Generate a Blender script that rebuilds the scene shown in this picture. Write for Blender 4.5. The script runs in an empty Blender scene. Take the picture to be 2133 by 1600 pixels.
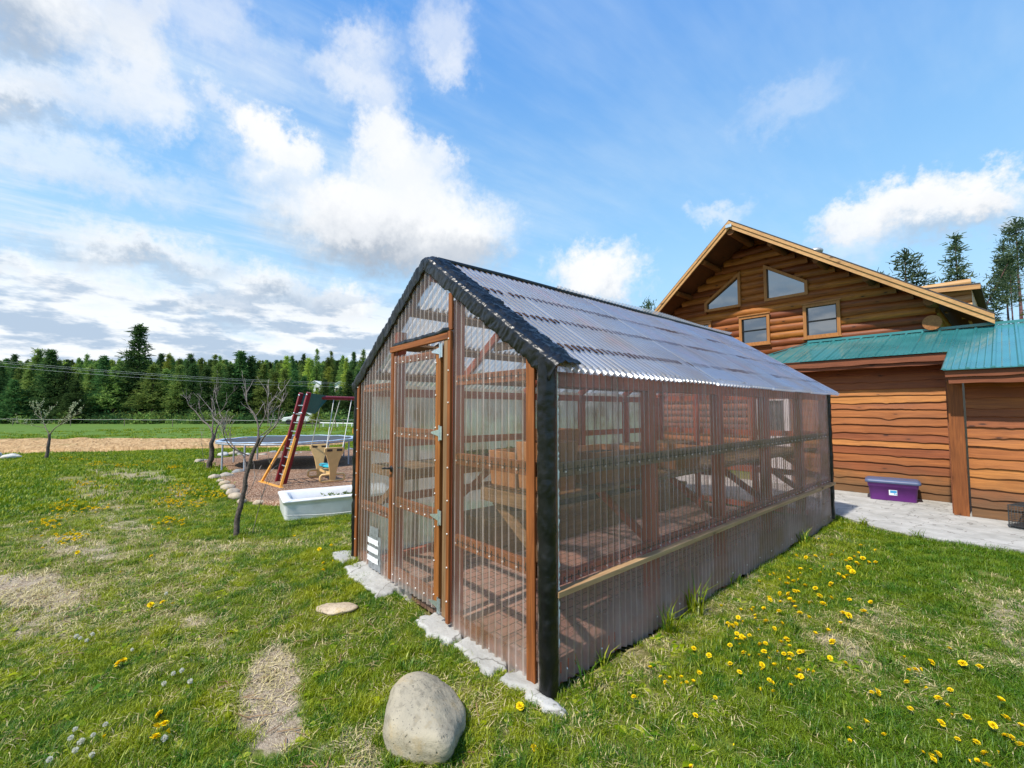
import bpy, math, random
import numpy as np
from mathutils import Vector, noise as mnoise
random.seed(7)
RNG = np.random.default_rng(11)
R = math.radians
scene = bpy.context.scene
col = scene.collection

# ------------------------------------------------------------------ camera
YAW, PITCH = 0.8474, 0.060
CAM = Vector((1.8219, -1.877, 1.6))
cam = bpy.data.cameras.new('camera')
cam.sensor_width = 36.0
cam.lens = 15.591
cam.clip_start = 0.05
cam.clip_end = 5000
cam_o = bpy.data.objects.new('camera', cam)
cam_o.location = CAM
cam_o.rotation_euler = (math.pi/2+PITCH, 0, YAW)
col.objects.link(cam_o)
scene.camera = cam_o

# ------------------------------------------------------------------ light
SUN_DIR = Vector((0.04, -0.60, 0.80)).normalized()
SUN_EL = math.asin(SUN_DIR.z)
SUN_AZ = math.atan2(SUN_DIR.x, SUN_DIR.y)
sun = bpy.data.lights.new('sun', 'SUN')
sun.energy = 3.6
sun.angle = R(1.2)
sun.color = (1.0, 0.94, 0.85)
sun_o = bpy.data.objects.new('sun', sun)
sun_o.rotation_euler = SUN_DIR.to_track_quat('Z', 'Y').to_euler()
sun_o.location = (-20, -30, 40)
col.objects.link(sun_o)
scene.view_settings.view_transform = 'Standard'
scene.view_settings.look = 'None'
scene.view_settings.exposure = 0.58
scene.view_settings.gamma = 1.0
scene.render.engine = 'CYCLES'
scene.cycles.transparent_max_bounces = 40
scene.cycles.max_bounces = 8
scene.cycles.diffuse_bounces = 3
scene.cycles.glossy_bounces = 3
scene.cycles.transmission_bounces = 4
scene.cycles.caustics_reflective = False
scene.cycles.caustics_refractive = False


# ------------------------------------------------------------------ node helper
class NT:
    def __init__(self, tree):
        self.t = tree
        self.n = tree.nodes
        self.l = tree.links
    def node(self, kind, **props):
        n = self.n.new(kind)
        for k, v in props.items():
            setattr(n, k, v)
        return n
    def put(self, sock, v):
        if isinstance(v, bpy.types.NodeSocket):
            self.l.new(v, sock)
        elif v is not None:
            if hasattr(sock, 'default_value'):
                try:
                    sock.default_value = v
                except Exception:
                    sock.default_value = tuple(v) + (1.0,)
    def m(self, op, a, b=None, c=None, clamp=False):
        n = self.node('ShaderNodeMath', operation=op, use_clamp=clamp)
        for i, v in enumerate((a, b, c)):
            if v is not None:
                self.put(n.inputs[i], v)
        return n.outputs[0]
    def vm(self, op, a, b=None, out=0, scale=None):
        n = self.node('ShaderNodeVectorMath', operation=op)
        self.put(n.inputs[0], a)
        if b is not None:
            self.put(n.inputs[1], b)
        if scale is not None:
            self.put(n.inputs['Scale'], scale)
        return n.outputs['Value'] if op in ('LENGTH', 'DOT_PRODUCT', 'DISTANCE') else n.outputs[0]
    def noise(self, vec=None, scale=5, detail=4, rough=0.55, dist=0.0, color=False):
        n = self.node('ShaderNodeTexNoise')
        if vec is not None:
            self.put(n.inputs['Vector'], vec)
        n.inputs['Scale'].default_value = scale
        n.inputs['Detail'].default_value = detail
        n.inputs['Roughness'].default_value = rough
        n.inputs['Distortion'].default_value = dist
        return n.outputs['Color'] if color else n.outputs[0]
    def voronoi(self, vec=None, scale=5, feature='F1', out='Distance', rand=1.0):
        n = self.node('ShaderNodeTexVoronoi', feature=feature)
        if vec is not None:
            self.put(n.inputs['Vector'], vec)
        n.inputs['Scale'].default_value = scale
        n.inputs['Randomness'].default_value = rand
        return n.outputs[out]
    def mapping(self, vec, scale=(1, 1, 1), rot=(0, 0, 0), loc=(0, 0, 0)):
        n = self.node('ShaderNodeMapping')
        self.put(n.inputs['Vector'], vec)
        n.inputs['Scale'].default_value = scale
        n.inputs['Rotation'].default_value = rot
        n.inputs['Location'].default_value = loc
        return n.outputs[0]
    def ramp(self, fac, stops, interp='LINEAR'):
        n = self.node('ShaderNodeValToRGB')
        n.color_ramp.interpolation = interp
        e = n.color_ramp.elements
        while len(e) < len(stops):
            e.new(0.5)
        for i, (p, c) in enumerate(stops):
            e[i].position = p
            if not hasattr(c, '__len__'):
                c = (c, c, c)
            e[i].color = tuple(c)[:3] + (1.0,)
        self.put(n.inputs[0], fac)
        return n.outputs[0]
    def smooth(self, v, a, b, lo=0.0, hi=1.0, interp='SMOOTHSTEP'):
        n = self.node('ShaderNodeMapRange', interpolation_type=interp)
        self.put(n.inputs[0], v)
        for i, x in enumerate((a, b, lo, hi)):
            self.put(n.inputs[i+1], x)
        return n.outputs[0]
    def mix(self, fac, a, b, blend='MIX'):
        n = self.node('ShaderNodeMix', data_type='RGBA', blend_type=blend)
        self.put(n.inputs[0], fac)
        self.put(n.inputs[6], a if isinstance(a, bpy.types.NodeSocket) else tuple(a)[:3]+(1.0,))
        self.put(n.inputs[7], b if isinstance(b, bpy.types.NodeSocket) else tuple(b)[:3]+(1.0,))
        return n.outputs[2]
    def hsv(self, c, h=0.5, s=1.0, v=1.0):
        n = self.node('ShaderNodeHueSaturation')
        self.put(n.inputs['Hue'], h); self.put(n.inputs['Saturation'], s); self.put(n.inputs['Value'], v)
        self.put(n.inputs['Color'], c)
        return n.outputs[0]
    def bump(self, h, strength=0.3, dist=0.01):
        n = self.node('ShaderNodeBump')
        n.inputs['Strength'].default_value = strength
        n.inputs['Distance'].default_value = dist
        self.put(n.inputs['Height'], h)
        return n.outputs[0]
    def principled(self, color, rough=0.6, metal=0.0, normal=None, spec=0.4, coat=0.0):
        n = self.node('ShaderNodeBsdfPrincipled')
        self.put(n.inputs['Base Color'], color if isinstance(color, bpy.types.NodeSocket) else tuple(color)[:3]+(1.0,))
        self.put(n.inputs['Roughness'], rough)
        self.put(n.inputs['Metallic'], metal)
        self.put(n.inputs['Specular IOR Level'], spec)
        n.inputs['Coat Weight'].default_value = coat
        if normal is not None:
            self.l.new(normal, n.inputs['Normal'])
        return n.outputs[0]
    def mixs(self, fac, a, b):
        n = self.node('ShaderNodeMixShader')
        self.put(n.inputs[0], fac)
        self.l.new(a, n.inputs[1]); self.l.new(b, n.inputs[2])
        return n.outputs[0]
    def out(self, s):
        o = self.node('ShaderNodeOutputMaterial')
        self.l.new(s, o.inputs[0])
    def obj(self):
        return self.node('ShaderNodeTexCoord').outputs['Object']
    def pos(self):
        return self.node('ShaderNodeNewGeometry').outputs['Position']
    def island(self):
        return self.node('ShaderNodeNewGeometry').outputs['Random Per Island']
    def orand(self):
        return self.node('ShaderNodeObjectInfo').outputs['Random']


def mat(name):
    m = bpy.data.materials.new(name)
    m.use_nodes = True
    m.node_tree.nodes.clear()
    return m, NT(m.node_tree)


# ------------------------------------------------------------------ sky
world = bpy.data.worlds.new('World')
scene.world = world
world.use_nodes = True
world.node_tree.nodes.clear()
W = NT(world.node_tree)
sky = W.node('ShaderNodeTexSky', sky_type='NISHITA', sun_disc=False)
sky.sun_elevation = SUN_EL
sky.sun_rotation = SUN_AZ
sky.air_density = 1.0
sky.dust_density = 0.6
sky.ozone_density = 2.5
sky.altitude = 600
dirv = W.node('ShaderNodeTexCoord').outputs['Generated']
dF = W.vm('DOT_PRODUCT', dirv, (-math.sin(YAW), math.cos(YAW), 0))
dR = W.vm('DOT_PRODUCT', dirv, (math.cos(YAW), math.sin(YAW), 0))
sepd = W.node('ShaderNodeSeparateXYZ')
W.put(sepd.inputs[0], dirv)
dz = sepd.outputs[2]
az = W.m('MULTIPLY', W.m('ARCTAN2', dR, dF), 57.29578)
el = W.m('MULTIPLY', W.m('ARCSINE', W.m('ABSOLUTE', dz)), 57.29578)
# turbulence in direction space moves the edges of every cloud
w1 = W.noise(dirv, 9, 4, 0.66, 0.0, color=True)
w2 = W.noise(dirv, 40, 4, 0.7, 0.0, color=True)
wv = W.vm('ADD', W.vm('MULTIPLY', W.vm('SUBTRACT', w1, (.5, .5, .5)), (9, 6.5, 0)),
          W.vm('MULTIPLY', W.vm('SUBTRACT', w2, (.5, .5, .5)), (4.6, 3.8, 0)))
comb = W.node('ShaderNodeCombineXYZ')
W.put(comb.inputs[0], az); W.put(comb.inputs[1], el)
azel = comb.outputs[0]
P = W.vm('ADD', azel, wv)
mid = W.noise(dirv, 14, 4, 0.62)
blue = W.hsv(sky.outputs[0], 0.503, 1.05, 1.6)
clear = W.mix(W.smooth(el, 8, 50), (3.0, 5.7, 8.0), (0.80, 2.75, 6.8))
blue = W.mix(0.8, blue, clear)
# thin veil of high cloud, thicker over the left and towards the horizon
proj = W.vm('DIVIDE', dirv, None)
zc = W.m('MAXIMUM', dz, 0.03)
cz = W.node('ShaderNodeCombineXYZ')
for i in range(3):
    W.put(cz.inputs[i], zc)
W.put(proj.node.inputs[1], cz.outputs[0])
veil = W.noise(W.mapping(proj, (0.9, 0.55, 0.0), (0, 0, 0.5)), 1.5, 5, 0.6, 0.0)
streak = W.noise(W.mapping(proj, (2.6, 0.5, 0.0), (0, 0, -0.75)), 1.4, 5, 0.62, 0.0)
leftw = W.smooth(az, 22, -46)
veilm = W.m('MULTIPLY', W.smooth(W.m('ADD', W.m('MULTIPLY', veil, 0.6), W.m('MULTIPLY', streak, 0.5)), 0.44, 0.80),
            W.m('ADD', W.m('MULTIPLY', leftw, 1.0), 0.26), clamp=True)
horz = W.smooth(el, 24, 2)
veilm = W.m('MAXIMUM', veilm, W.m('MULTIPLY', horz, W.m('ADD', W.m('MULTIPLY', leftw, 0.70), 0.32)))
c = W.mix(veilm, blue, (5.4, 6.4, 7.3))
# heaped clouds
CLOUDS= [(-14.7, 21.3, 11.8, 4.3, 1, 1), (-19.9, 23.4, 6.2, 3.1, 1, 0.2), (-8.6, 22.3, 6.8, 4.1, 1, 0.6), (-13.6, 26.7, 5.4, 3.1, 0.8, 0), (-16.6, 31.2, 3.2, 3.3, 0.9, 0), (-13.6, 29.7, 3.6, 2.4, 0.7, 0), (-30.4, 29.7, 2.9, 2.0, 1, 0), (-28.1, 28.3, 3.0, 2.0, 0.9, 0), (-29.5, 25.7, 3.8, 2.0, 0.6, 0.2), (-18.6, 38.7, 3.2, 2.4, 0.45, 0), (-20.0, 36.0, 4.0, 1.4, 0.6, 0), (-9.1, 41.0, 3.0, 3.1, 0.55, 0), (-8.4, 30.4, 1.8, 1.2, 0.7, 0), (-20.4, 39.7, 2.0, 1.1, 0.4, 0), (-8.8, 38.2, 1.9, 1.2, 0.5, 0), (10.5, 17.7, 4.6, 2.4, 1, 0.1), (12.0, 15.9, 3.9, 2.2, 0.9, 0.4), (42.5, 19.6, 3.8, 1.9, 1, 0.1), (47.0, 18.7, 2.5, 1.7, 1, 0.2), (38.3, 18.5, 3.1, 1.8, 0.9, 0.3), (44.7, 17.3, 4.8, 1.7, 0.7, 0.8), (38.2, 15.7, 2.3, 1.6, 0.4, 0.3), (25.2, 23.1, 2.3, 0.8, 0.5, 0), (32.9, 31.2, 3.6, 1.4, 0.25, 0), (-50.5, 32.5, 5.0, 3.0, .8, 0.95), (-46.0, 33.8, 3.0, 2.0, 0.7, 0.3), (-41.6, 35.8, 1.7, 4.0, 0.65, 0.3), (-50.6, 25.6, 4.6, 1.7, 0.8, 1.0), (-46.5, 27.6, 3.6, 1.3, 0.6, 0.3), (-41.5, 30.2, 2.2, 3.0, 0.7, 0.1), (-44.8, 21.8, 7.1, 1.7, 0.55, 0.2), (-38.6, 28.6, 1.5, 1.8, 0.6, 0), (-36.0, 37.5, 4.1, 2.0, 0.45, 0), (-32.7, 35.0, 7.4, 2.0, 0.22, 0), (-35.1, 30.8, 1.4, 1.0, 0.55, 0), (-40.0, 15.6, 5.5, 1.6, 0.8, .9), (-29.5, 13.6, 4.5, 1.7, .85, 1.0), (-46.5, 12.0, 5.0, 1.0, .7, .8), (-21.5, 12.4, 4.0, 1.9, .9, .8), (-33.0, 11.2, 6.5, 1.0, .85, 1.0), (-24.0, 9.2, 5.5, .8, .7, .8)]
acc_w = None
for ci, (a0, e0, ra, re, dens, grey) in enumerate(CLOUDS):
    if ci % 3 == 0:                                        # keeps the shader's working set small
        ma = W.node('ShaderNodeVectorMath', operation='MULTIPLY_ADD')
        W.put(ma.inputs[0], c); W.put(ma.inputs[1], (1e-7, 1e-7, 1e-7)); W.put(ma.inputs[2], P); Pi = ma.outputs[0]
    q = W.vm('MULTIPLY', W.vm('SUBTRACT', Pi, (a0, e0, 0)), (1.0/(ra*1.12), 1.0/(re*1.12), 0))
    dist = W.vm('LENGTH', q)
    mk = W.m('MULTIPLY', W.smooth(dist, 1.46 if dens > .85 else 1.75, 0.50 if dens > .85 else 0.25), dens)
    sq = W.node('ShaderNodeSeparateXYZ')
    W.put(sq.inputs[0], q)
    t = W.m('ADD', sq.outputs[1], W.m('MULTIPLY', W.m('SUBTRACT', mid, 0.5), 1.7))
    lit = W.smooth(t, -0.85, 0.45)
    cc = W.mix(lit, tuple(np.array((6.9, 7.1, 7.4))*(1-grey) + np.array((3.1, 3.6, 4.3))*grey), (7.3, 7.4, 7.5))
    c = W.mix(mk, c, cc)
# layered bank above the horizon
bank_n = W.noise(W.mapping(azel, (0.030, 0.105, 1), (0, 0, -0.10)), 2.2, 5, 0.60, 0.0)
bank_e = W.noise(W.mapping(azel, (0.06, 0.20, 1), (0, 0, -0.12), (3, 1, 0)), 2.0, 5, 0.60, 0.0)
bankm = W.m('MULTIPLY', W.m('MULTIPLY', W.smooth(el, 17, 9), W.smooth(az, 6, -12)), W.smooth(bank_n, 0.28, 0.50))
bankc = W.mix(W.smooth(bank_e, 0.44, 0.56), (7.4, 7.6, 7.8), (3.5, 4.4, 5.6))
c = W.mix(W.m('MULTIPLY', bankm, 0.9), c, bankc)
c = W.mix(W.m('MULTIPLY', W.smooth(el, 5, 0), 0.6), c, (7.2, 7.6, 8.0))
bg = W.node('ShaderNodeBackground')
bg.inputs['Strength'].default_value = 0.092
W.put(bg.inputs[0], c)
wo = W.node('ShaderNodeOutputWorld')
W.l.new(bg.outputs[0], wo.inputs[0])

# ------------------------------------------------------------------ mesh helpers
def empty(name, loc=(0, 0, 0), rz=0.0):
    o = bpy.data.objects.new(name, None)
    o.empty_display_size = 0.2
    o.location = loc
    o.rotation_euler = (0, 0, rz)
    col.objects.link(o)
    return o

def tag(o, label=None, cat=None, group=None, kind=None):
    if label: o['label'] = label
    if cat: o['category'] = cat
    if group: o['group'] = group
    if kind: o['kind'] = kind
    return o

def kids(o):
    return [c for c in bpy.data.objects if c.parent == o]

def copy_tree(o, children=None):
    c = o.copy(); col.objects.link(c)
    for ch in (children if children is not None else kids(o)):
        d = ch.copy(); col.objects.link(d); d.parent = c
        for g in kids(ch):
            e = g.copy(); col.objects.link(e); e.parent = d
    return c

def world_loc(o):
    v = Vector((0, 0, 0))
    while o is not None:
        v = v + o.location
        o = o.parent
    return v

class MB:
    """collects shapes, then links them as one mesh object"""
    def __init__(self):
        self.v = []; self.f = []; self.mi = []; self.sm = []
    def add(self, verts, faces, smooth=False, mi=0):
        b = len(self.v)
        self.v.extend([tuple(p) for p in verts])
        for f in faces:
            self.f.append(tuple(i+b for i in f)); self.sm.append(smooth); self.mi.append(mi)
    def box(self, x0, x1, y0, y1, z0, z1, mi=0):
        if x0 > x1: x0, x1 = x1, x0
        if y0 > y1: y0, y1 = y1, y0
        if z0 > z1: z0, z1 = z1, z0
        V = [(x0,y0,z0),(x1,y0,z0),(x1,y1,z0),(x0,y1,z0),(x0,y0,z1),(x1,y0,z1),(x1,y1,z1),(x0,y1,z1)]
        self.add(V, [(0,3,2,1),(4,5,6,7),(0,1,5,4),(1,2,6,5),(2,3,7,6),(3,0,4,7)], mi=mi)
    def bar(self, p, q, w, h, up=(0, 0, 1), mi=0):
        p = Vector(p); q = Vector(q); d = (q-p).normalized()
        u = Vector(up); s = d.cross(u)
        if s.length < 1e-5:
            s = d.cross(Vector((1, 0, 0)))
        s.normalize(); u = s.cross(d)
        V = []
        for e in (p, q):
            for a, b in ((-1,-1),(1,-1),(1,1),(-1,1)):
                V.append(e + s*(a*w/2) + u*(b*h/2))
        self.add(V, [(0,1,2,3),(7,6,5,4),(0,4,5,1),(1,5,6,2),(2,6,7,3),(3,7,4,0)], mi=mi)
    def tube(self, pts, rad, n=8, cap=True, smooth=True, mi=0, jit=0.0):
        pts = [Vector(p) for p in pts]
        if not hasattr(rad, '__len__'): rad = [rad]*len(pts)
        V = []; F = []
        prev = None
        for i, p in enumerate(pts):
            d = (pts[min(i+1, len(pts)-1)] - pts[max(i-1, 0)]).normalized()
            if prev is None:
                a = d.cross(Vector((0, 0, 1)))
                if a.length < 0.05: a = d.cross(Vector((1, 0, 0)))
            else:
                a = prev - d*prev.dot(d)
            a.normalize(); prev = a
            b = d.cross(a)
            for k in range(n):
                t = 2*math.pi*k/n
                r = rad[i]*(1+random.uniform(-jit, jit))
                V.append(p + a*(r*math.cos(t)) + b*(r*math.sin(t)))
        for i in range(len(pts)-1):
            for k in range(n):
                k2 = (k+1) % n
                F.append((i*n+k, i*n+k2, (i+1)*n+k2, (i+1)*n+k))
        self.add(V, F, smooth, mi)
        if cap:
            self.add(V[:n], [tuple(range(n))[::-1]], False, mi)
            self.add(V[-n:], [tuple(range(n))], False, mi)
    def prism(self, poly, y0, y1, mi=0):
        """poly in x,z; extruded along y"""
        n = len(poly)
        V = [(x, y0, z) for x, z in poly] + [(x, y1, z) for x, z in poly]
        F = [tuple(range(n)), tuple(range(2*n-1, n-1, -1))]
        F += [(i+n, (i+1) % n+n, (i+1) % n, i) for i in range(n)]
        self.add(V, F, mi=mi)
    def ell(self, c, r, nu=12, nv=8, smooth=True, fn=None, mi=0):
        V = []; F = []
        for j in range(nv+1):
            ph = math.pi*j/nv
            for i in range(nu):
                th = 2*math.pi*i/nu
                d = Vector((math.sin(ph)*math.cos(th), math.sin(ph)*math.sin(th), math.cos(ph)))
                k = fn(d) if fn else 1.0
                V.append((c[0]+d.x*r[0]*k, c[1]+d.y*r[1]*k, c[2]+d.z*r[2]*k))
        for j in range(nv):
            for i in range(nu):
                i2 = (i+1) % nu
                F.append((j*nu+i, (j+1)*nu+i, (j+1)*nu+i2, j*nu+i2))
        self.add(V, F, smooth, mi)
    def build(self, name, m, parent=None, world=True, bevel=0.0, recalc=True):
        off = world_loc(parent) if (parent is not None and world) else Vector((0, 0, 0))
        me = bpy.data.meshes.new(name)
        if off.length > 0:
            vv = [(a-off.x, b-off.y, cc-off.z) for a, b, cc in self.v]
        else:
            vv = self.v
        me.from_pydata(vv, [], self.f)
        for mm in (m if isinstance(m, (list, tuple)) else [m]):
            me.materials.append(mm)
        me.polygons.foreach_set('use_smooth', self.sm)
        me.polygons.foreach_set('material_index', self.mi)
        if recalc:
            import bmesh
            bm = bmesh.new(); bm.from_mesh(me)
            bmesh.ops.recalc_face_normals(bm, faces=bm.faces)
            bm.to_mesh(me); bm.free()
        me.update()
        o = bpy.data.objects.new(name, me)
        col.objects.link(o)
        if parent is not None: o.parent = parent
        if bevel > 0:
            b = o.modifiers.new('bevel', 'BEVEL'); b.width = bevel; b.segments = 2
            b.limit_method = 'ANGLE'; b.angle_limit = R(40)
        return o

def np_mesh(name, V, F, m, attr=None):
    """quads or triangles from numpy arrays"""
    me = bpy.data.meshes.new(name)
    V = np.asarray(V, np.float32); F = np.asarray(F, np.int32)
    k = F.shape[1]
    me.vertices.add(len(V)); me.vertices.foreach_set('co', V.ravel())
    me.loops.add(F.size); me.loops.foreach_set('vertex_index', F.ravel())
    me.polygons.add(len(F))
    me.polygons.foreach_set('loop_start', np.arange(0, F.size, k, dtype=np.int32))
    me.polygons.foreach_set('loop_total', np.full(len(F), k, np.int32))
    me.update(calc_edges=True)
    me.materials.append(m)
    if attr is not None:
        for an, av in attr.items():
            a = me.color_attributes.new(an, 'FLOAT_COLOR', 'POINT')
            a.data.foreach_set('color', np.asarray(av, np.float32).ravel())
    return me

def link(name, me, parent=None):
    o = bpy.data.objects.new(name, me); col.objects.link(o)
    if parent is not None: o.parent = parent
    return o

# ------------------------------------------------------------------ materials
def wood(name, base, dark, axis=0, scale=1.0, rough=0.55, vary=0.35, knots=True, bump=0.25, grime=None, kscale=1.6, hue=0.016):
    m, t = mat(name)
    v = t.obj()
    isl = t.island()
    off = t.vm('SCALE', (13.1, 7.7, 5.3), scale=t.m('MULTIPLY', isl, 9.0))
    v = t.vm('ADD', v, off)
    sc = [9.0, 9.0, 9.0]; sc[axis] = 0.55
    g = t.noise(t.mapping(v, tuple(s*scale for s in sc)), 3.0, 6, 0.62, 1.2)
    sc2 = [28.0, 28.0, 28.0]; sc2[axis] = 0.9
    g2 = t.noise(t.mapping(v, tuple(s*scale for s in sc2)), 5.0, 4, 0.6)
    f = t.m('ADD', t.m('MULTIPLY', g, 0.75), t.m('MULTIPLY', g2, 0.35))
    c = t.ramp(f, [(0.32, dark), (0.52, tuple(0.5*(a+b) for a, b in zip(base, dark))), (0.68, base), (0.9, tuple(min(1, a*1.25) for a in base))])
    if knots:
        ks = [3.4, 3.4, 3.4]; ks[axis] = 1.3
        kd = t.voronoi(t.mapping(v, tuple(s*scale for s in ks)), kscale)
        halo = t.smooth(kd, 0.10, 0.30)
        c = t.mix(t.m('MULTIPLY', t.m('SUBTRACT', 1.0, halo), 0.5), c, tuple(0.5*(a+b)*.8 for a, b in zip(base, dark)))
        kn = t.smooth(t.m('ADD', kd, t.m('MULTIPLY', t.m('SUBTRACT', g2, 0.5), 0.10)), 0.05, 0.13)
        c = t.mix(kn, tuple(a*0.30 for a in dark), c)
    val = t.m('ADD', 1.0-vary/2, t.m('MULTIPLY', isl, vary))
    c = t.hsv(c, t.m('ADD', 0.5-hue/2, t.m('MULTIPLY', isl, hue)), 1.0, val)
    big = t.noise(t.obj(), 0.9, 3, 0.6)
    c = t.mix(t.m('MULTIPLY', t.smooth(big, 0.45, 0.72), 0.35), c, tuple(a*0.7 for a in dark))
    if grime:
        z0, z1, gc = grime
        sx = t.node('ShaderNodeSeparateXYZ'); t.put(sx.inputs[0], t.pos())
        gg = t.smooth(t.m('ADD', sx.outputs[2], t.m('MULTIPLY', t.m('SUBTRACT', t.noise(t.pos(), 2.2, 4), 0.5), 0.55)), z1, z0)
        c = t.mix(t.m('MULTIPLY', gg, 0.8), c, gc)
    nb = t.bump(f, bump, 0.006)
    t.out(t.principled(c, t.m('ADD', rough-0.1, t.m('MULTIPLY', g, 0.25)), normal=nb, spec=0.35))
    return m

ORANGE = (0.36, 0.125, 0.030); ORANGE_D = (0.12, 0.036, 0.010)
M = {}
for ax, nm in enumerate('xyz'):
    M['stain_'+nm] = wood('stained_wood_'+nm, ORANGE, ORANGE_D, ax)
    M['red_'+nm] = wood('red_brown_wood_'+nm, (0.58, 0.165, 0.085), (0.36, 0.09, 0.045), ax, knots=False)
    M['old_'+nm] = wood('weathered_wood_'+nm, (0.36, 0.22, 0.11), (0.14, 0.08, 0.035), ax)
M['siding'] = wood('live_edge_siding', (0.40, 0.136, 0.034), (0.20, 0.060, 0.015), 0, 0.8, 0.5, 0.80, bump=.55, kscale=2.3, hue=.026, grime=(0.05, 0.75, (0.10, 0.062, 0.028)))
M['log'] = wood('log_wall_wood', (0.34, 0.100, 0.018), (0.105, 0.028, 0.007), 0, 0.9, 0.45, 0.9, bump=0.5, kscale=2.2, hue=.024)
M['log_y'] = wood('log_end_wood', (0.46, 0.21, 0.065), (0.21, 0.075, 0.018), 1, 0.9, 0.5, 0.3, knots=False)
M['fascia'] = wood('fascia_wood', (0.62, 0.36, 0.15), (0.40, 0.19, 0.07), 0, 0.8, 0.5, 0.15)
M['fascia_r'] = wood('reddish_fascia_wood', (0.29, 0.10, 0.042), (0.13, 0.04, 0.016), 0, 0.9, 0.6, 0.25)
M['log_d'] = wood('purlin_log_wood', (0.22, 0.075, 0.018), (0.10, 0.03, 0.008), 1, 0.9, 0.6, 0.3)  # darkened copy of the log wood, shade under the overhang put into the colour
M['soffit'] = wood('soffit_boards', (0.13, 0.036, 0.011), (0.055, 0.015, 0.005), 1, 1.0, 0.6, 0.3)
M['trim'] = wood('window_trim_wood', (0.46, 0.20, 0.06), (0.26, 0.095, 0.025), 2, 1.0, 0.5, 0.2, knots=False)
M['terra'] = wood('terracotta_planter', (0.50, 0.22, 0.09), (0.36, 0.14, 0.055), 1, 0.6, 0.7, 0.2, knots=False)

def simple(name, color, rough=0.5, metal=0.0, nscale=20, nvar=0.12, bump=0.1, spec=0.4, coat=0.0, dirt=None):
    m, t = mat(name)
    n = t.noise(t.obj(), nscale, 5, 0.6)
    lo = tuple(c*(1-nvar) for c in color); hi = tuple(min(1, c*(1+nvar)) for c in color)
    c = t.mix(t.smooth(n, 0.3, 0.7), lo, hi)
    if dirt:
        dn = t.noise(t.obj(), nscale*0.3, 6, 0.65)
        c = t.mix(t.m('MULTIPLY', t.smooth(dn, 0.48, 0.68), dirt[1]), c, dirt[0])
    t.out(t.principled(c, rough, metal, t.bump(n, bump, 0.004) if bump else None, spec, coat))
    return m

# crumpled black plastic sheet
m, t = mat('black_plastic_sheet')
wr = t.noise(t.mapping(t.obj(), (1, 1, 0.6)), 26, 6, 0.65, 1.6)
wr2 = t.noise(t.obj(), 75, 4, 0.6, 0.6)
hgt = t.m('ADD', t.m('ABSOLUTE', t.m('SUBTRACT', wr, 0.5)), t.m('MULTIPLY', wr2, 0.16))
dn = t.noise(t.obj(), 7, 5, 0.6)
cc = t.mix(t.smooth(dn, 0.45, 0.75), (0.004, 0.0045, 0.006), (0.014, 0.014, 0.016))
t.out(t.principled(cc, t.m('ADD', 0.22, t.m('MULTIPLY', dn, 0.16)), normal=t.bump(hgt, 0.42, 0.008), spec=0.46))
M['wrap'] = m

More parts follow.
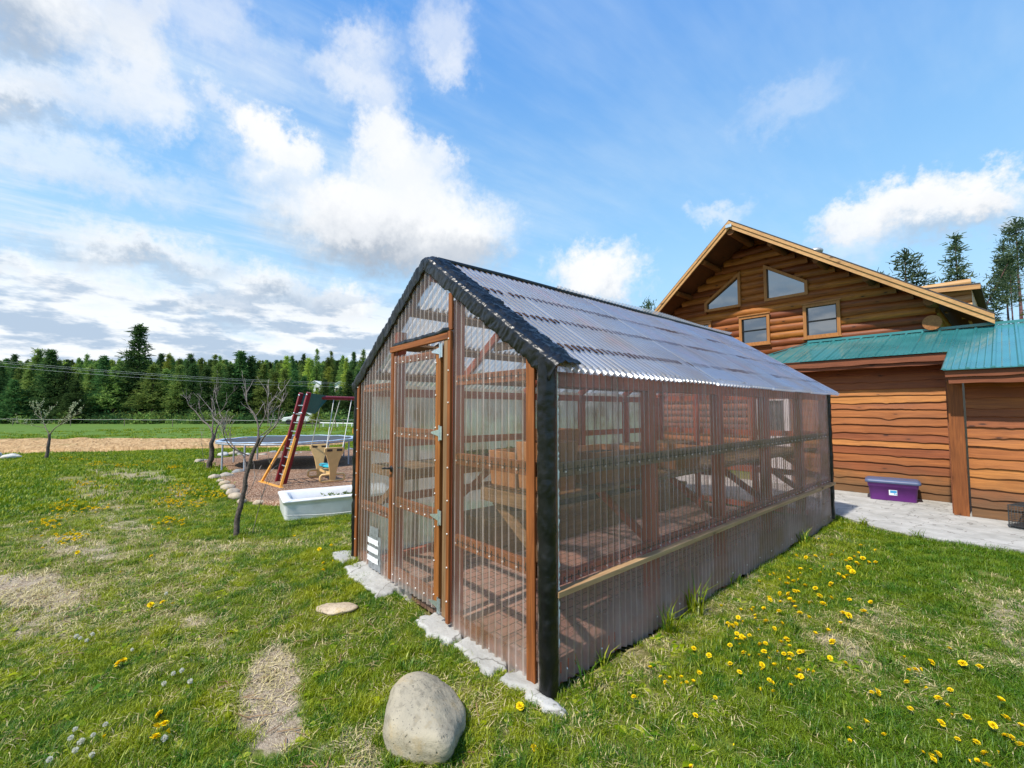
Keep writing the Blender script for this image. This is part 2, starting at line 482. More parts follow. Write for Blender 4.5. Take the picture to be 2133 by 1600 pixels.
# corrugated clear plastic: see-through, dusty, pale highlight lines painted on crests, darker valleys, from a rib vertex attribute
def plastic(name, tint, dust, dust_amt, gloss, rough=0.14, bottom=0.0, streak_axis=2, trans=0.5, stain=0.25, through=None, crest=0.25, valley=0.5, grime=(0.46, 0.34, 0.24), spk_a=.12):
    m, t = mat(name)
    lw = t.node('ShaderNodeLayerWeight'); lw.inputs['Blend'].default_value = 0.5
    fac = lw.outputs['Facing']
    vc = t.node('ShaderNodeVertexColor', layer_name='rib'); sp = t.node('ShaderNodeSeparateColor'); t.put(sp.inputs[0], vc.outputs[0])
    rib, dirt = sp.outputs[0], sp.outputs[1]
    ob = t.obj()
    sc = [14.0, 14.0, 14.0]; sc[streak_axis] = 0.9
    st = t.noise(t.mapping(ob, tuple(sc)), 1.6, 5, 0.6)
    bl = t.noise(ob, 2.1, 5, 0.62)
    spk = t.noise(ob, 45, 3, 0.7)
    rnd = t.orand()
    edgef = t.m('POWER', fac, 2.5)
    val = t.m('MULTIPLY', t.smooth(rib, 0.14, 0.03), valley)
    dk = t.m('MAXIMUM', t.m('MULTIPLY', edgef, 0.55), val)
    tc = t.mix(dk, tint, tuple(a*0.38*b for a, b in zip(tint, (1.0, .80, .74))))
    tr = t.node('ShaderNodeBsdfTransparent'); t.put(tr.inputs[0], tc)
    di = t.node('ShaderNodeBsdfDiffuse'); tl = t.node('ShaderNodeBsdfTranslucent')
    gm = t.m('MAXIMUM', t.smooth(t.m('ADD', bl, t.m('MULTIPLY', st, 0.4)), 0.60, 0.90), dirt)
    dcol = t.mix(gm, dust, grime)
    t.put(di.inputs[0], dcol); t.put(tl.inputs[0], through if through else dcol)
    dd = t.mixs(trans, di.outputs[0], tl.outputs[0])
    amt = t.m('ADD', dust_amt, t.m('MULTIPLY', t.smooth(bl, 0.40, 0.75), stain))
    amt = t.m('ADD', amt, t.m('MULTIPLY', t.smooth(st, 0.50, 0.75), stain*0.7))
    amt = t.m('ADD', amt, t.m('MULTIPLY', t.smooth(spk, 0.62, 0.75), spk_a))
    amt = t.m('ADD', amt, t.m('MULTIPLY', rnd, 0.06))
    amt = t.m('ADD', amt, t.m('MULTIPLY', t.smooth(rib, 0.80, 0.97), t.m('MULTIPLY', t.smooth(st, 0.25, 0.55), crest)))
    amt = t.m('ADD', amt, t.m('MULTIPLY', dirt, 0.35))
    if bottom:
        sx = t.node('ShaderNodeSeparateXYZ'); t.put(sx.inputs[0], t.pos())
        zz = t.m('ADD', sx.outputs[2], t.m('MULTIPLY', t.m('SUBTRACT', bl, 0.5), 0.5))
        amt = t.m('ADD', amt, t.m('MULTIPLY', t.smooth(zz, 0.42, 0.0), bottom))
    s = t.mixs(t.m('MINIMUM', amt, 0.92), tr.outputs[0], dd)
    gl = t.node('ShaderNodeBsdfGlossy')
    gl.inputs['Roughness'].default_value = rough
    t.put(gl.inputs[0], (0.92, 0.94, 0.97, 1))
    gf = t.m('ADD', 0.045*gloss, t.m('MULTIPLY', t.m('POWER', fac, 3.0), 0.5*gloss), clamp=True)
    s = t.mixs(gf, s, gl.outputs[0])
    t.out(s)
    return m
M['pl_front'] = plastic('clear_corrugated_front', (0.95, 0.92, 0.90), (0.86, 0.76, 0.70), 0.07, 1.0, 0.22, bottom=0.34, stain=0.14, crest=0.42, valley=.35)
M['pl_side'] = plastic('clear_corrugated_side', (0.94, 0.85, 0.85), (0.96, 0.80, 0.80), 0.10, 1.0, 0.20, bottom=0.2, stain=0.16, crest=0.20, valley=.75)  # pinkish dust colour also carries the haze of reflections
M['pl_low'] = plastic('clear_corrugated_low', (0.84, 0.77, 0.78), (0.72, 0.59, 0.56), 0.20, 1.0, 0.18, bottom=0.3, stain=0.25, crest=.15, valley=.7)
M['pl_roof'] = plastic('clear_corrugated_roof', (0.84, 0.89, 1.0), (0.70, 0.77, 0.97), 0.44, 3.2, 0.20, streak_axis=0, trans=0.80, through=(0.95, 0.86, 0.72, 1), stain=0.16, crest=.10, valley=.3, grime=(0.56, 0.42, 0.31))  # blue of the reflected sky is put into the tint and dust colour
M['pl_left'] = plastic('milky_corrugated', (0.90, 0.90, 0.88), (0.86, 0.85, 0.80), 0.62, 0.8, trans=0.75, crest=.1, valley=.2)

# foliage for the conifers
def foliage(name, a, b, tip):
    m, t = mat(name)
    isl = t.island(); ob = t.orand()
    n = t.noise(t.obj(), 0.9, 3, 0.6)
    c = t.mix(t.smooth(n, 0.35, 0.65), a, b)
    c = t.mix(t.m('MULTIPLY', t.smooth(isl, 0.6, 1.0), 0.7), c, tip)
    c = t.hsv(c, t.m('ADD', 0.478, t.m('MULTIPLY', ob, 0.036)), 1.0, t.m('ADD', 0.66, t.m('MULTIPLY', ob, 0.95)))
    di = t.node('ShaderNodeBsdfDiffuse'); tl = t.node('ShaderNodeBsdfTranslucent')
    t.put(di.inputs[0], c); t.put(tl.inputs[0], c)
    t.out(t.mixs(0.42, di.outputs[0], tl.outputs[0]))
    return m
M['fol_dark'] = foliage('dark_needles', (0.034, 0.085, 0.030), (0.070, 0.140, 0.042), (0.12, 0.20, 0.06))
M['fol_mid'] = foliage('green_needles', (0.105, 0.175, 0.042), (0.175, 0.245, 0.060), (0.25, 0.32, 0.085))
M['fol_lite'] = foliage('spring_needles', (0.22, 0.30, 0.045), (0.32, 0.40, 0.07), (0.40, 0.47, 0.11))
M['fol_pine'] = foliage('grey_green_needles', (0.050, 0.085, 0.045), (0.09, 0.125, 0.065), (0.16, 0.19, 0.10))
M['bark'] = simple('conifer_bark', (0.10, 0.065, 0.05), 0.9, nscale=9, nvar=0.5, bump=0.6)
M['bark_p'] = simple('pine_bark', (0.17, 0.085, 0.085), 0.9, nscale=9, nvar=0.4, bump=0.6)
M['branch_f'] = simple('fruit_branch_bark', (0.15, 0.12, 0.105), 0.85, nscale=40, nvar=0.4, bump=0.3)
M['batten'] = wood('batten_wood', (0.52, 0.34, 0.17), (0.30, 0.17, 0.075), 1)  # brighter copy of the weathered wood, its lit look put into the colour
M['bark_f'] = simple('fruit_tree_bark', (0.095, 0.075, 0.064), 0.85, nscale=40, nvar=0.5, bump=0.7)
M['twig'] = simple('grey_twigs', (0.33, 0.28, 0.26), 0.8, nscale=30, nvar=0.3, bump=0)
M['twig_y'] = simple('budding_twigs', (0.19, 0.16, 0.11), 0.8, nscale=30, nvar=0.3, bump=0)
M['bud'] = simple('pale_buds', (0.42, 0.46, 0.26), 0.7, nscale=30, bump=0)

def rockmat(name, a, b, sp):
    m, t = mat(name)
    o = t.obj(); r = t.orand()
    n = t.noise(o, 4, 6, 0.65); s = t.noise(o, 85, 3, 0.7); q = t.noise(o, 22, 4, 0.6)
    c = t.mix(t.smooth(n, 0.35, 0.65), a, b)
    c = t.mix(t.m('MULTIPLY', t.smooth(q, 0.50, 0.66), 0.55), c, tuple(x*0.58 for x in a))
    pit = t.voronoi(t.vm('ADD', o, t.vm('SCALE', t.noise(o, 9, 3, 0.6, color=True), scale=0.08)), 26)
    c = t.mix(t.m('MULTIPLY', t.m('MULTIPLY', t.smooth(pit, 0.20, 0.08), t.smooth(n, 0.42, 0.58)), 0.7), c, tuple(x*0.45 for x in a))
    c = t.mix(t.m('MULTIPLY', t.smooth(s, 0.58, 0.68), 0.75), c, sp)
    c = t.mix(t.m('MULTIPLY', t.smooth(t.noise(o, 5.5, 6, 0.7), 0.52, 0.66), 0.55), c, (0.52, 0.40, 0.22))
    c = t.hsv(c, 0.5, t.m('ADD', 0.7, t.m('MULTIPLY', r, 0.6)), t.m('ADD', 0.80, t.m('MULTIPLY', r, 0.35)))
    t.out(t.principled(c, 0.85, normal=t.bump(t.m('ADD', t.m('ADD', q, t.smooth(pit, 0.0, 0.2)), t.m('MULTIPLY', s, 0.35)), 0.55, 0.010), spec=0.25))
    return m
M['boulder'] = rockmat('granite_boulder', (0.33, 0.295, 0.225), (0.42, 0.37, 0.27), (0.09, 0.085, 0.08))
M['rock_t'] = rockmat('tan_rock', (0.40, 0.33, 0.25), (0.50, 0.43, 0.34), (0.22, 0.19, 0.15))
M['rock_g'] = rockmat('grey_rock', (0.20, 0.21, 0.22), (0.33, 0.34, 0.34), (0.10, 0.10, 0.10))
M['rock_w'] = rockmat('pale_rock', (0.50, 0.50, 0.47), (0.62, 0.60, 0.56), (0.30, 0.30, 0.28))

m, t = mat('old_concrete')
o_ = t.pos()
n = t.noise(o_, 3.0, 7, 0.65); s = t.noise(o_, 55, 4, 0.7)
c_ = t.mix(t.smooth(n, 0.3, 0.7), (0.34, 0.335, 0.31), (0.50, 0.49, 0.46))
c_ = t.mix(t.m('MULTIPLY', t.smooth(s, 0.55, 0.72), 0.35), c_, (0.28, 0.26, 0.23))
st_ = t.noise(t.mapping(o_, (1.0, 7.0, 1.0), (0, 0, 0.5)), 3.2, 6, 0.7)
c_ = t.mix(t.m('MULTIPLY', t.smooth(st_, 0.60, 0.72), 0.65), c_, (0.20, 0.175, 0.15))
ck = t.voronoi(t.vm('ADD', o_, t.vm('SCALE', t.noise(o_, 4, 3, 0.6, color=True), scale=0.25)), 1.5, 'DISTANCE_TO_EDGE')
c_ = t.mix(t.m('MULTIPLY', t.smooth(ck, 0.012, 0.0), 0.8), c_, (0.14, 0.13, 0.11))
t.out(t.principled(c_, 0.88, normal=t.bump(t.m('ADD', s, t.m('MULTIPLY', n, 2.0)), 0.6, 0.010), spec=0.2))
M['concrete'] = m

m, t = mat('brick_pavers')
o_ = t.pos()
bk = t.node('ShaderNodeTexBrick'); t.put(bk.inputs['Vector'], t.mapping(o_, (1, 1, 1), (0, 0, R(90))))
bk.inputs['Scale'].default_value = 1.0; bk.inputs['Brick Width'].default_value = 0.21; bk.inputs['Row Height'].default_value = 0.105
bk.inputs['Mortar Size'].default_value = 0.006; bk.inputs['Color1'].default_value = (0.34, 0.19, 0.14, 1)
bk.inputs['Color2'].default_value = (0.42, 0.26, 0.20, 1); bk.inputs['Mortar'].default_value = (0.13, 0.10, 0.08, 1)
c_ = t.mix(t.m('MULTIPLY', t.smooth(t.noise(o_, 6, 6, 0.65), 0.45, 0.7), 0.5), bk.outputs[0], (0.24, 0.18, 0.14))
t.out(t.principled(c_, 0.9, normal=t.bump(bk.outputs[1], -0.4, 0.006), spec=0.2))
M['brick'] = m

m, t = mat('wood_chips')
o_ = t.pos()
vw = t.voronoi(t.mapping(o_, (1, 2.2, 1), (0, 0, 0.6)), 34, out='Color')
vd = t.voronoi(t.mapping(o_, (1, 2.2, 1), (0, 0, 0.6)), 34)
sx = t.node('ShaderNodeSeparateColor'); t.put(sx.inputs[0], vw)
c_ = t.ramp(sx.outputs[0], [(0.0, (0.13, 0.065, 0.035)), (0.4, (0.27, 0.145, 0.085)), (0.75, (0.38, 0.23, 0.15)), (1.0, (0.56, 0.42, 0.30))])
c_ = t.mix(t.smooth(t.noise(o_, 1.3, 4), 0.35, 0.7), c_, t.hsv(c_, 0.5, 0.9, 0.7))
t.out(t.principled(c_, 0.95, normal=t.bump(vd, 0.8, 0.02), spec=0.1))
M['chips'] = m

m, t = mat('straw_mulch')
o_ = t.pos()
g1 = t.noise(t.mapping(o_, (0.5, 2.6, 1), (0, 0, 0.25)), 3.2, 7, 0.7, 0.8)
c_ = t.ramp(g1, [(0.30, (0.15, 0.085, 0.04)), (0.45, (0.40, 0.245, 0.115)), (0.58, (0.56, 0.37, 0.19)), (0.75, (0.66, 0.47, 0.27))])
c_ = t.mix(t.m('MULTIPLY', t.smooth(t.noise(o_, 0.7, 4), 0.56, 0.68), 0.6), c_, (0.22, 0.19, 0.07))
t.out(t.principled(c_, 0.95, normal=t.bump(g1, 0.9, 0.08), spec=0.1))
M['straw'] = m

M['white_tub'] = simple('white_enamel', (0.80, 0.81, 0.82), 0.28, nscale=6, nvar=0.04, bump=0, dirt=((0.45, 0.40, 0.33), 0.35))
M['soil'] = simple('dark_soil', (0.060, 0.042, 0.030), 0.95, nscale=30, nvar=0.5, bump=0.9)
M['red_paint'] = simple('dark_red_paint', (0.20, 0.012, 0.022), 0.35, nscale=30, nvar=0.15, bump=0)
M['yellow_paint'] = simple('amber_paint', (0.72, 0.33, 0.05), 0.45, nscale=20, nvar=0.12, bump=0)
M['green_plate'] = simple('teal_green_plate', (0.012, 0.11, 0.105), 0.4, nscale=20, nvar=0.1, bump=0)
M['tan_plastic'] = simple('tan_plastic', (0.72, 0.47, 0.20), 0.45, nscale=12, nvar=0.06, bump=0)
M['teal_plastic'] = simple('turquoise_plastic', (0.02, 0.36, 0.45), 0.4, nscale=12, nvar=0.06, bump=0)
M['rope'] = simple('white_rope', (0.62, 0.62, 0.58), 0.8, nscale=50, bump=0)
M['steel'] = simple('galvanised_steel', (0.40, 0.45, 0.52), 0.5, 0.4, nscale=30, nvar=0.15, bump=0.05)
M['zinc'] = simple('bright_zinc', (0.62, 0.70, 0.74), 0.35, 0.8, nscale=60, nvar=0.15, bump=0.05)
M['tramp_mat'] = simple('black_trampoline_mat', (0.05, 0.055, 0.065), 0.75, nscale=40, nvar=0.15, bump=0)
M['tramp_pad'] = simple('pale_blue_pad', (0.30, 0.40, 0.52), 0.5, nscale=8, nvar=0.2, bump=0)
M['screw'] = simple('white_screw_heads', (0.82, 0.80, 0.76), 0.3, 0.3, nscale=90, bump=0)
M['slot'] = simple('shaded_dirty_gap', (0.055, 0.026, 0.014), 0.9, nscale=40, nvar=0.3, bump=0)
M['black_metal'] = simple('black_metal', (0.02, 0.02, 0.022), 0.4, 0.4, nscale=40, bump=0)
M['tape'] = simple('grey_duct_tape', (0.30, 0.32, 0.34), 0.38, 0.35, nscale=30, nvar=0.25, bump=0.3)
M['tape_w'] = simple('white_tape', (0.78, 0.80, 0.80), 0.45, nscale=30, nvar=0.08, bump=0.15)
M['torn'] = simple('torn_white_film', (0.75, 0.74, 0.70), 0.5, nscale=40, bump=0)
M['shingle'] = simple('dark_shingles', (0.055, 0.05, 0.048), 0.9, nscale=30, nvar=0.4, bump=0.4)
M['vent'] = simple('galvanised_vent', (0.45, 0.46, 0.47), 0.5, 0.6, nscale=20, bump=0)
M['white_door'] = simple('white_door_paint', (0.74, 0.74, 0.74), 0.5, nscale=8, nvar=0.05, bump=0.05)
M['tote_body'] = simple('purple_plastic', (0.150, 0.028, 0.220), 0.38, nscale=10, nvar=0.08, bump=0)
M['tote_lid'] = simple('slate_blue_lid', (0.085, 0.115, 0.215), 0.42, nscale=10, nvar=0.08, bump=0)
M['sticker'] = simple('white_sticker', (0.74, 0.78, 0.80), 0.5, nscale=10, nvar=0.03, bump=0)
M['sticker_b'] = simple('blue_sticker_print', (0.05, 0.28, 0.55), 0.5, nscale=10, nvar=0.1, bump=0)
M['crate'] = simple('dark_crate_wire', (0.07, 0.08, 0.085), 0.45, 0.5, nscale=30, bump=0)
M['wire'] = simple('pale_cable', (0.42, 0.46, 0.46), 0.5, 0.3, nscale=20, bump=0)
M['post_w'] = simple('grey_fence_post', (0.20, 0.16, 0.12), 0.9, nscale=20, nvar=0.3, bump=0.3)
M['white_paint'] = simple('white_house_paint', (0.78, 0.78, 0.76), 0.6, nscale=4, nvar=0.05, bump=0)
M['grey_roof'] = simple('pale_green_roof', (0.52, 0.62, 0.56), 0.5, nscale=4, nvar=0.08, bump=0)
M['dark_trays'] = simple('black_plant_trays', (0.025, 0.027, 0.03), 0.5, nscale=20, bump=0)

# green standing-seam metal
m, t = mat('green_metal_roof')
n = t.noise(t.pos(), 2.0, 5, 0.6); s = t.noise(t.mapping(t.pos(), (14, 0.8, 1)), 2, 5, 0.6)
c_ = t.mix(t.smooth(n, 0.3, 0.7), (0.034, 0.205, 0.215), (0.048, 0.255, 0.265))
c_ = t.mix(t.m('MULTIPLY', t.smooth(s, 0.55, 0.8), 0.25), c_, (0.10, 0.28, 0.26))
t.out(t.principled(c_, t.m('ADD', 0.22, t.m('MULTIPLY', n, 0.14)), 0.15, t.bump(n, 0.06, 0.02), 0.7, 0.3))
M['green_metal'] = m

# window glass: dark room behind a polished pane
m, t = mat('window_glass')
n = t.noise(t.obj(), 1.5, 2, 0.5)
gl_ = t.node('ShaderNodeBsdfGlossy'); gl_.inputs['Roughness'].default_value = 0.02; t.put(gl_.inputs[0], (.8, .85, .9, 1)); t.l.new(t.bump(n, 0.05, 0.02), gl_.inputs['Normal'])
t.out(t.mixs(0.25, t.principled((0.012, 0.014, 0.016), 0.03, 0.0, None, 0.8, 0.5), gl_.outputs[0]))
M['glass'] = m

# ------------------------------------------------------------------ where things stand
GW, GL, GE, GR = 2.722, 5.910, 1.929, 2.860        # greenhouse: width, length, eave, ridge
SL = (GR-GE)/(GW/2)
def bearing(px, d):
    """a place d metres ahead of the camera's ground point, off to one side"""
    k = (px-1066.5)/923.77
    return (CAM.x + d*(-math.sin(YAW)+math.cos(YAW)*k), CAM.y + d*(math.cos(YAW)+math.sin(YAW)*k))

CHIPS = [(-16.9,2.4),(-15.2,-.05),(-13.2,.25),(-11.4,.35),(-10.6,-.10),(-9.8,-.12),(-9.2,-.14),(-8.2,-.16),(-7.5,-.18),(-7.0,-.05),(-6.6,.1),(-6.0,.6),(-5.2,1.6),(-4.4,3.0),(-4.2,6.5),(-6,9.0),(-10,8.8),(-15.5,6.2)]
SLAB = [(-6.2,8.95),(-6.2,6.62),(-2.8,6.50),(-.05,6.37),(.36,5.97),(.62,5.82),(.89,5.69),(1.32,5.71),(1.82,5.80),(3.2,5.95),(6.0,6.05),(6.0,8.95)]
STRAW = [(-44,-13.0),(-38,-8.2),(-34.1,-6.6),(-30.5,-2.6),(-27.3,1.1),(-25.0,4.0),(-23.0,6.6),(-19.0,6.2),(-18.6,3.6),(-20.3,.4),(-21.5,-2.3),(-23.3,-5.2),(-25.5,-8.6),(-30,-15)]
def in_poly(X, Y, poly):
    inside = np.zeros(X.shape, bool)
    n = len(poly)
    for i in range(n):
        x0, y0 = poly[i]; x1, y1 = poly[(i+1) % n]
        cnd = ((y0 > Y) != (y1 > Y)) & (X < (x1-x0)*(Y-y0)/((y1-y0)+1e-12)+x0)
        inside ^= cnd
    return inside
def ell_d(X, Y, cx, cy, rx, ry, a=0.0):
    ca, sa = math.cos(a), math.sin(a)
    u = ((X-cx)*ca+(Y-cy)*sa)/rx; v = (-(X-cx)*sa+(Y-cy)*ca)/ry
    return np.sqrt(u*u+v*v)
def vnoise(X, Y, s, seed=0):
    """cheap smooth value noise"""
    x = X/s+seed*17.3; y = Y/s-seed*9.1
    xi = np.floor(x); yi = np.floor(y); fx = x-xi; fy = y-yi
    fx = fx*fx*(3-2*fx); fy = fy*fy*(3-2*fy)
    def h(a, b):
        q = np.sin(a*127.1+b*311.7+seed*74.7)*43758.5453
        return q-np.floor(q)
    return (h(xi,yi)*(1-fx)+h(xi+1,yi)*fx)*(1-fy)+(h(xi,yi+1)*(1-fx)+h(xi+1,yi+1)*fx)*fy
def fbm(X, Y, s, seed=0, o=4):
    r = 0; a = 0.5; tot = 0
    for i in range(o):
        r = r+a*vnoise(X, Y, s/(2.03**i), seed+i*3); tot += a; a *= 0.55
    return r/tot
# bare soil, from the photograph: centre, radii, turn, strength
BARE = [(-1.05,-1.16,.50,.15,-.25,1.15),(-.66,-1.22,.16,.13,.2,.9),(-4.0,-2.45,1.0,.32,.5,1.0),(-3.2,-2.35,.6,.25,.4,.6),(-5.6,-2.2,1.0,.25,.3,.6),(-2.3,-1.35,.25,.12,.3,.55),
        (-1.85,-1.3,.25,.1,.3,.5),(-7.6,-1.9,2.0,.3,.15,.42),(-10.6,-2.2,2.6,.4,.2,.42),(-12.5,-1.4,2.4,.5,.25,.5),(-15,-2.4,3.5,.3,.2,.42),(-8.8,-1.0,.5,.12,.1,.8),(-4.4,-1.0,.3,.15,.2,.5),(-6.4,-1.7,1.2,.25,.2,.5),
        (.02,1.62,.22,.10,.8,.55),(.05,2.75,.25,.09,1.2,.5),(.22,4.9,.3,.15,1.1,.4),(.98,1.8,.22,.35,.2,.55),(1.0,2.6,.25,.3,.1,.45),(.04,.62,.2,.08,1.2,.45),(-.2,-.95,.35,.22,.2,.6),(1.9,3.2,.5,1.0,.0,.6)]
DRY = [(-5,-1.9,4.5,1.0,.25,.95),(-10,-1.8,5,.9,.2,.9),(-3,-1.7,2.2,.6,.4,.8),(1.1,2.1,.6,1.1,0,.6),(.3,4.4,.5,.9,0,.5),(-1.6,-.55,.8,.3,.3,.6),(.1,.9,.3,.9,0,.7)]
GLEAN = ((-3.5,.12),)
def lawn_masks(X, Y):
    b = np.zeros(X.shape)
    wob = fbm(X, Y, 0.35, 5)-0.5
    for (cx, cy, rx, ry, a, s) in BARE:
        d = ell_d(X, Y, cx, cy, rx, ry, a)+wob*0.9
        b = np.maximum(b, s*np.clip((1.30-d)/0.75, 0, 1))
    dr = np.zeros(X.shape)
    for (cx, cy, rx, ry, a, s) in DRY:
        d = ell_d(X, Y, cx, cy, rx, ry, a)+wob*1.2
        dr = np.maximum(dr, s*np.clip((1.2-d)/0.7, 0, 1))
    dr = np.clip(dr*(0.35+fbm(X, Y, 0.8, 9)*1.1)+np.clip((fbm(X, Y, 1.7, 21)-.47)*3.2, 0, .75), 0, 1)
    return b, dr
def gz(x, y):
    """height of the lawn"""
    x = np.asarray(x, float); y = np.asarray(y, float)
    r = np.sqrt((x-CAM.x)**2+(y-CAM.y)**2)
    near = np.exp(-(r/45.0)**2)
    h = 0.10*np.exp(-((x+2.9)/1.3)**2-((y+.1)/1.2)**2)
    h = h+(fbm(x, y, 1.3, 3)-0.5)*0.05*np.clip(1-np.exp(-((x+1.3)/2.2)**2-((y-3)/3.5)**2)*1.0, .1, 1)*near
    h = h+(fbm(x, y, 7, 8)-0.5)*0.10*np.clip((r-9)/10, 0, 1)
    # rise towards the wooded hills on the left
    fx = -math.sin(YAW)*(x-CAM.x)+math.cos(YAW)*(y-CAM.y)
    rx = math.cos(YAW)*(x-CAM.x)+math.sin(YAW)*(y-CAM.y)
    left = np.clip((-rx/np.maximum(fx, 1)+0.15)/0.35, 0, 1)
    h = h+left*np.clip((fx-68)/230, 0, 1)**1.1*25
    h = h-0.10*in_poly(x, y, [(-2.74,-.02),(.02,-.02),(.02,5.93),(-2.74,5.93)])-0.06*in_poly(x, y, SLAB)-0.03*in_poly(x, y, CHIPS)
    return h

def axis_grid(lo, hi, c0, c1, fine, grow=1.16):
    a = list(np.arange(c0, c1+fine/2, fine))
    s = fine; x = a[-1]
    while x < hi:
        s *= grow; x += s; a.append(x)
    s = fine; x = a[0]; pre = []
    while x > lo:
        s *= grow; x -= s; pre.append(x)
    return np.array(pre[::-1]+a)
gx = axis_grid(-900, 700, -13.0, 4.2, 0.055)
gy = axis_grid(-500, 900, -4.0, 7.0, 0.055)
GX, GY = np.meshgrid(gx, gy)
GZ = gz(GX, GY)
b_, d_ = lawn_masks(GX, GY)
rr = np.sqrt((GX-CAM.x)**2+(GY-CAM.y)**2)
far_ = np.clip((rr-17)/10, 0, 1)
nx, ny = len(gx), len(gy)
V = np.stack([GX.ravel(), GY.ravel(), GZ.ravel()], 1)
I = np.arange(nx*ny).reshape(ny, nx)
F = np.stack([I[:-1,:-1].ravel(), I[:-1,1:].ravel(), I[1:,1:].ravel(), I[1:,:-1].ravel()], 1)
m, t = mat('lawn_soil')
at = t.node('ShaderNodeVertexColor', layer_name='mask')
sp = t.node('ShaderNodeSeparateColor'); t.put(sp.inputs[0], at.outputs[0])
bare, dry, far = sp.outputs[0], sp.outputs[1], sp.outputs[2]
p_ = t.pos()
n1 = t.noise(p_, 1.6, 6, 0.65); n2 = t.noise(p_, 16, 6, 0.7); n3 = t.noise(p_, 90, 4, 0.7)
n4 = t.noise(p_, 0.35, 5, 0.6)
fib = t.noise(t.mapping(p_, (1, 4, 1), (0, 0, 0.5)), 38, 4, 0.7, 1.5)
green = t.mix(t.smooth(n2, 0.35, 0.65), (0.095, 0.145, 0.014), (0.190, 0.245, 0.030))
green = t.mix(t.m('MULTIPLY', dry, 0.6), green, (0.28, 0.235, 0.085))
thatch = t.mix(t.smooth(fib, 0.42, 0.62), (0.115, 0.085, 0.05), (0.36, 0.28, 0.17))
green = t.mix(t.m('MULTIPLY', t.smooth(t.m('ADD', n1, t.m('MULTIPLY', dry, 0.15)), 0.50, 0.72), 0.45), green, thatch)
fgreen = t.mix(t.smooth(n4, 0.40, 0.62), (0.17, 0.29, 0.04), (0.30, 0.39, 0.09))
fgreen = t.mix(t.m('MULTIPLY', t.smooth(t.noise(t.mapping(p_, (1, 0.3, 1), (0, 0, 0.7)), 0.8, 6, 0.7), 0.42, 0.62), 0.55), fgreen, (0.11, 0.20, 0.032))
fgreen = t.mix(t.m('MULTIPLY', t.smooth(t.noise(p_, 3.2, 5, 0.7), 0.35, 0.70), 0.3), (0.09, 0.16, 0.03), fgreen)
c_ = t.mix(far, green, fgreen)
earth = t.mix(t.smooth(n2, 0.35, 0.62), (0.21, 0.155, 0.105), (0.40, 0.32, 0.24))
earth = t.mix(t.m('MULTIPLY', t.smooth(fib, 0.46, 0.60), 0.85), earth, (0.58, 0.49, 0.36))
earth = t.mix(t.m('MULTIPLY', t.smooth(n3, 0.60, 0.70), 0.6), earth, (0.11, 0.08, 0.06))
c_ = t.mix(t.smooth(t.m('ADD', bare, t.m('MULTIPLY', t.m('SUBTRACT', n2, 0.5), 1.3)), 0.25, 0.75), c_, earth)
hh = t.m('ADD', t.m('MULTIPLY', n2, 1.0), t.m('ADD', t.m('MULTIPLY', n3, 0.35), t.m('MULTIPLY', fib, 0.4)))
t.out(t.principled(c_, 0.95, normal=t.bump(hh, 0.8, 0.025), spec=0.1))
ca = np.stack([b_.ravel(), d_.ravel(), far_.ravel(), np.ones(nx*ny)], 1)
me = np_mesh('ground', V, F, m, {'mask': ca})
me.polygons.foreach_set('use_smooth', np.ones(len(F), bool))
tag(link('ground', me), kind='structure')

def sheet(name, poly, z, m, res=0.25, wob=0.15, rise=0.0, seed=1, thick=None):
    """flat patch with an uneven edge, laid just above the ground"""
    X0 = min(p[0] for p in poly)-.5; X1 = max(p[0] for p in poly)+.5
    Y0 = min(p[1] for p in poly)-.5; Y1 = max(p[1] for p in poly)+.5
    xs = np.arange(X0, X1, res); ys = np.arange(Y0, Y1, res)
    X, Y = np.meshgrid(xs, ys)
    wx = (fbm(X, Y, 0.9, seed)-.5)*2*wob; wy = (fbm(X, Y, 0.9, seed+7)-.5)*2*wob
    ins = in_poly(X+wx, Y+wy, poly)
    Z = z+rise*(fbm(X, Y, 0.8, seed+2)-0.3)
    Z = np.where(ins, Z, -0.15)
    I = np.arange(X.size).reshape(X.shape)
    keep = ins[:-1,:-1] | ins[:-1,1:] | ins[1:,1:] | ins[1:,:-1]
    F = np.stack([I[:-1,:-1][keep], I[:-1,1:][keep], I[1:,1:][keep], I[1:,:-1][keep]], 1)
    me = np_mesh(name, np.stack([X.ravel(), Y.ravel(), Z.ravel()], 1), F, m)
    me.polygons.foreach_set('use_smooth', np.ones(len(F), bool))
    return tag(link(name, me), kind='structure')

sheet('wood_chip_bed', CHIPS, 0.045, M['chips'], 0.12, 0.12, 0.06, 3)
sheet('tilled_straw_strip', STRAW, 0.10, M['straw'], 0.3, 0.5, 0.22, 5)
mb = MB()
n = len(SLAB)
mb.add([(x, y, .028) for x, y in SLAB]+[(x, y, -.12) for x, y in SLAB], [tuple(range(n))[::-1]]+[(i, (i+1) % n, (i+1) % n+n, i+n) for i in range(n)])
tag(mb.build('concrete_slab', M['concrete']), kind='structure')

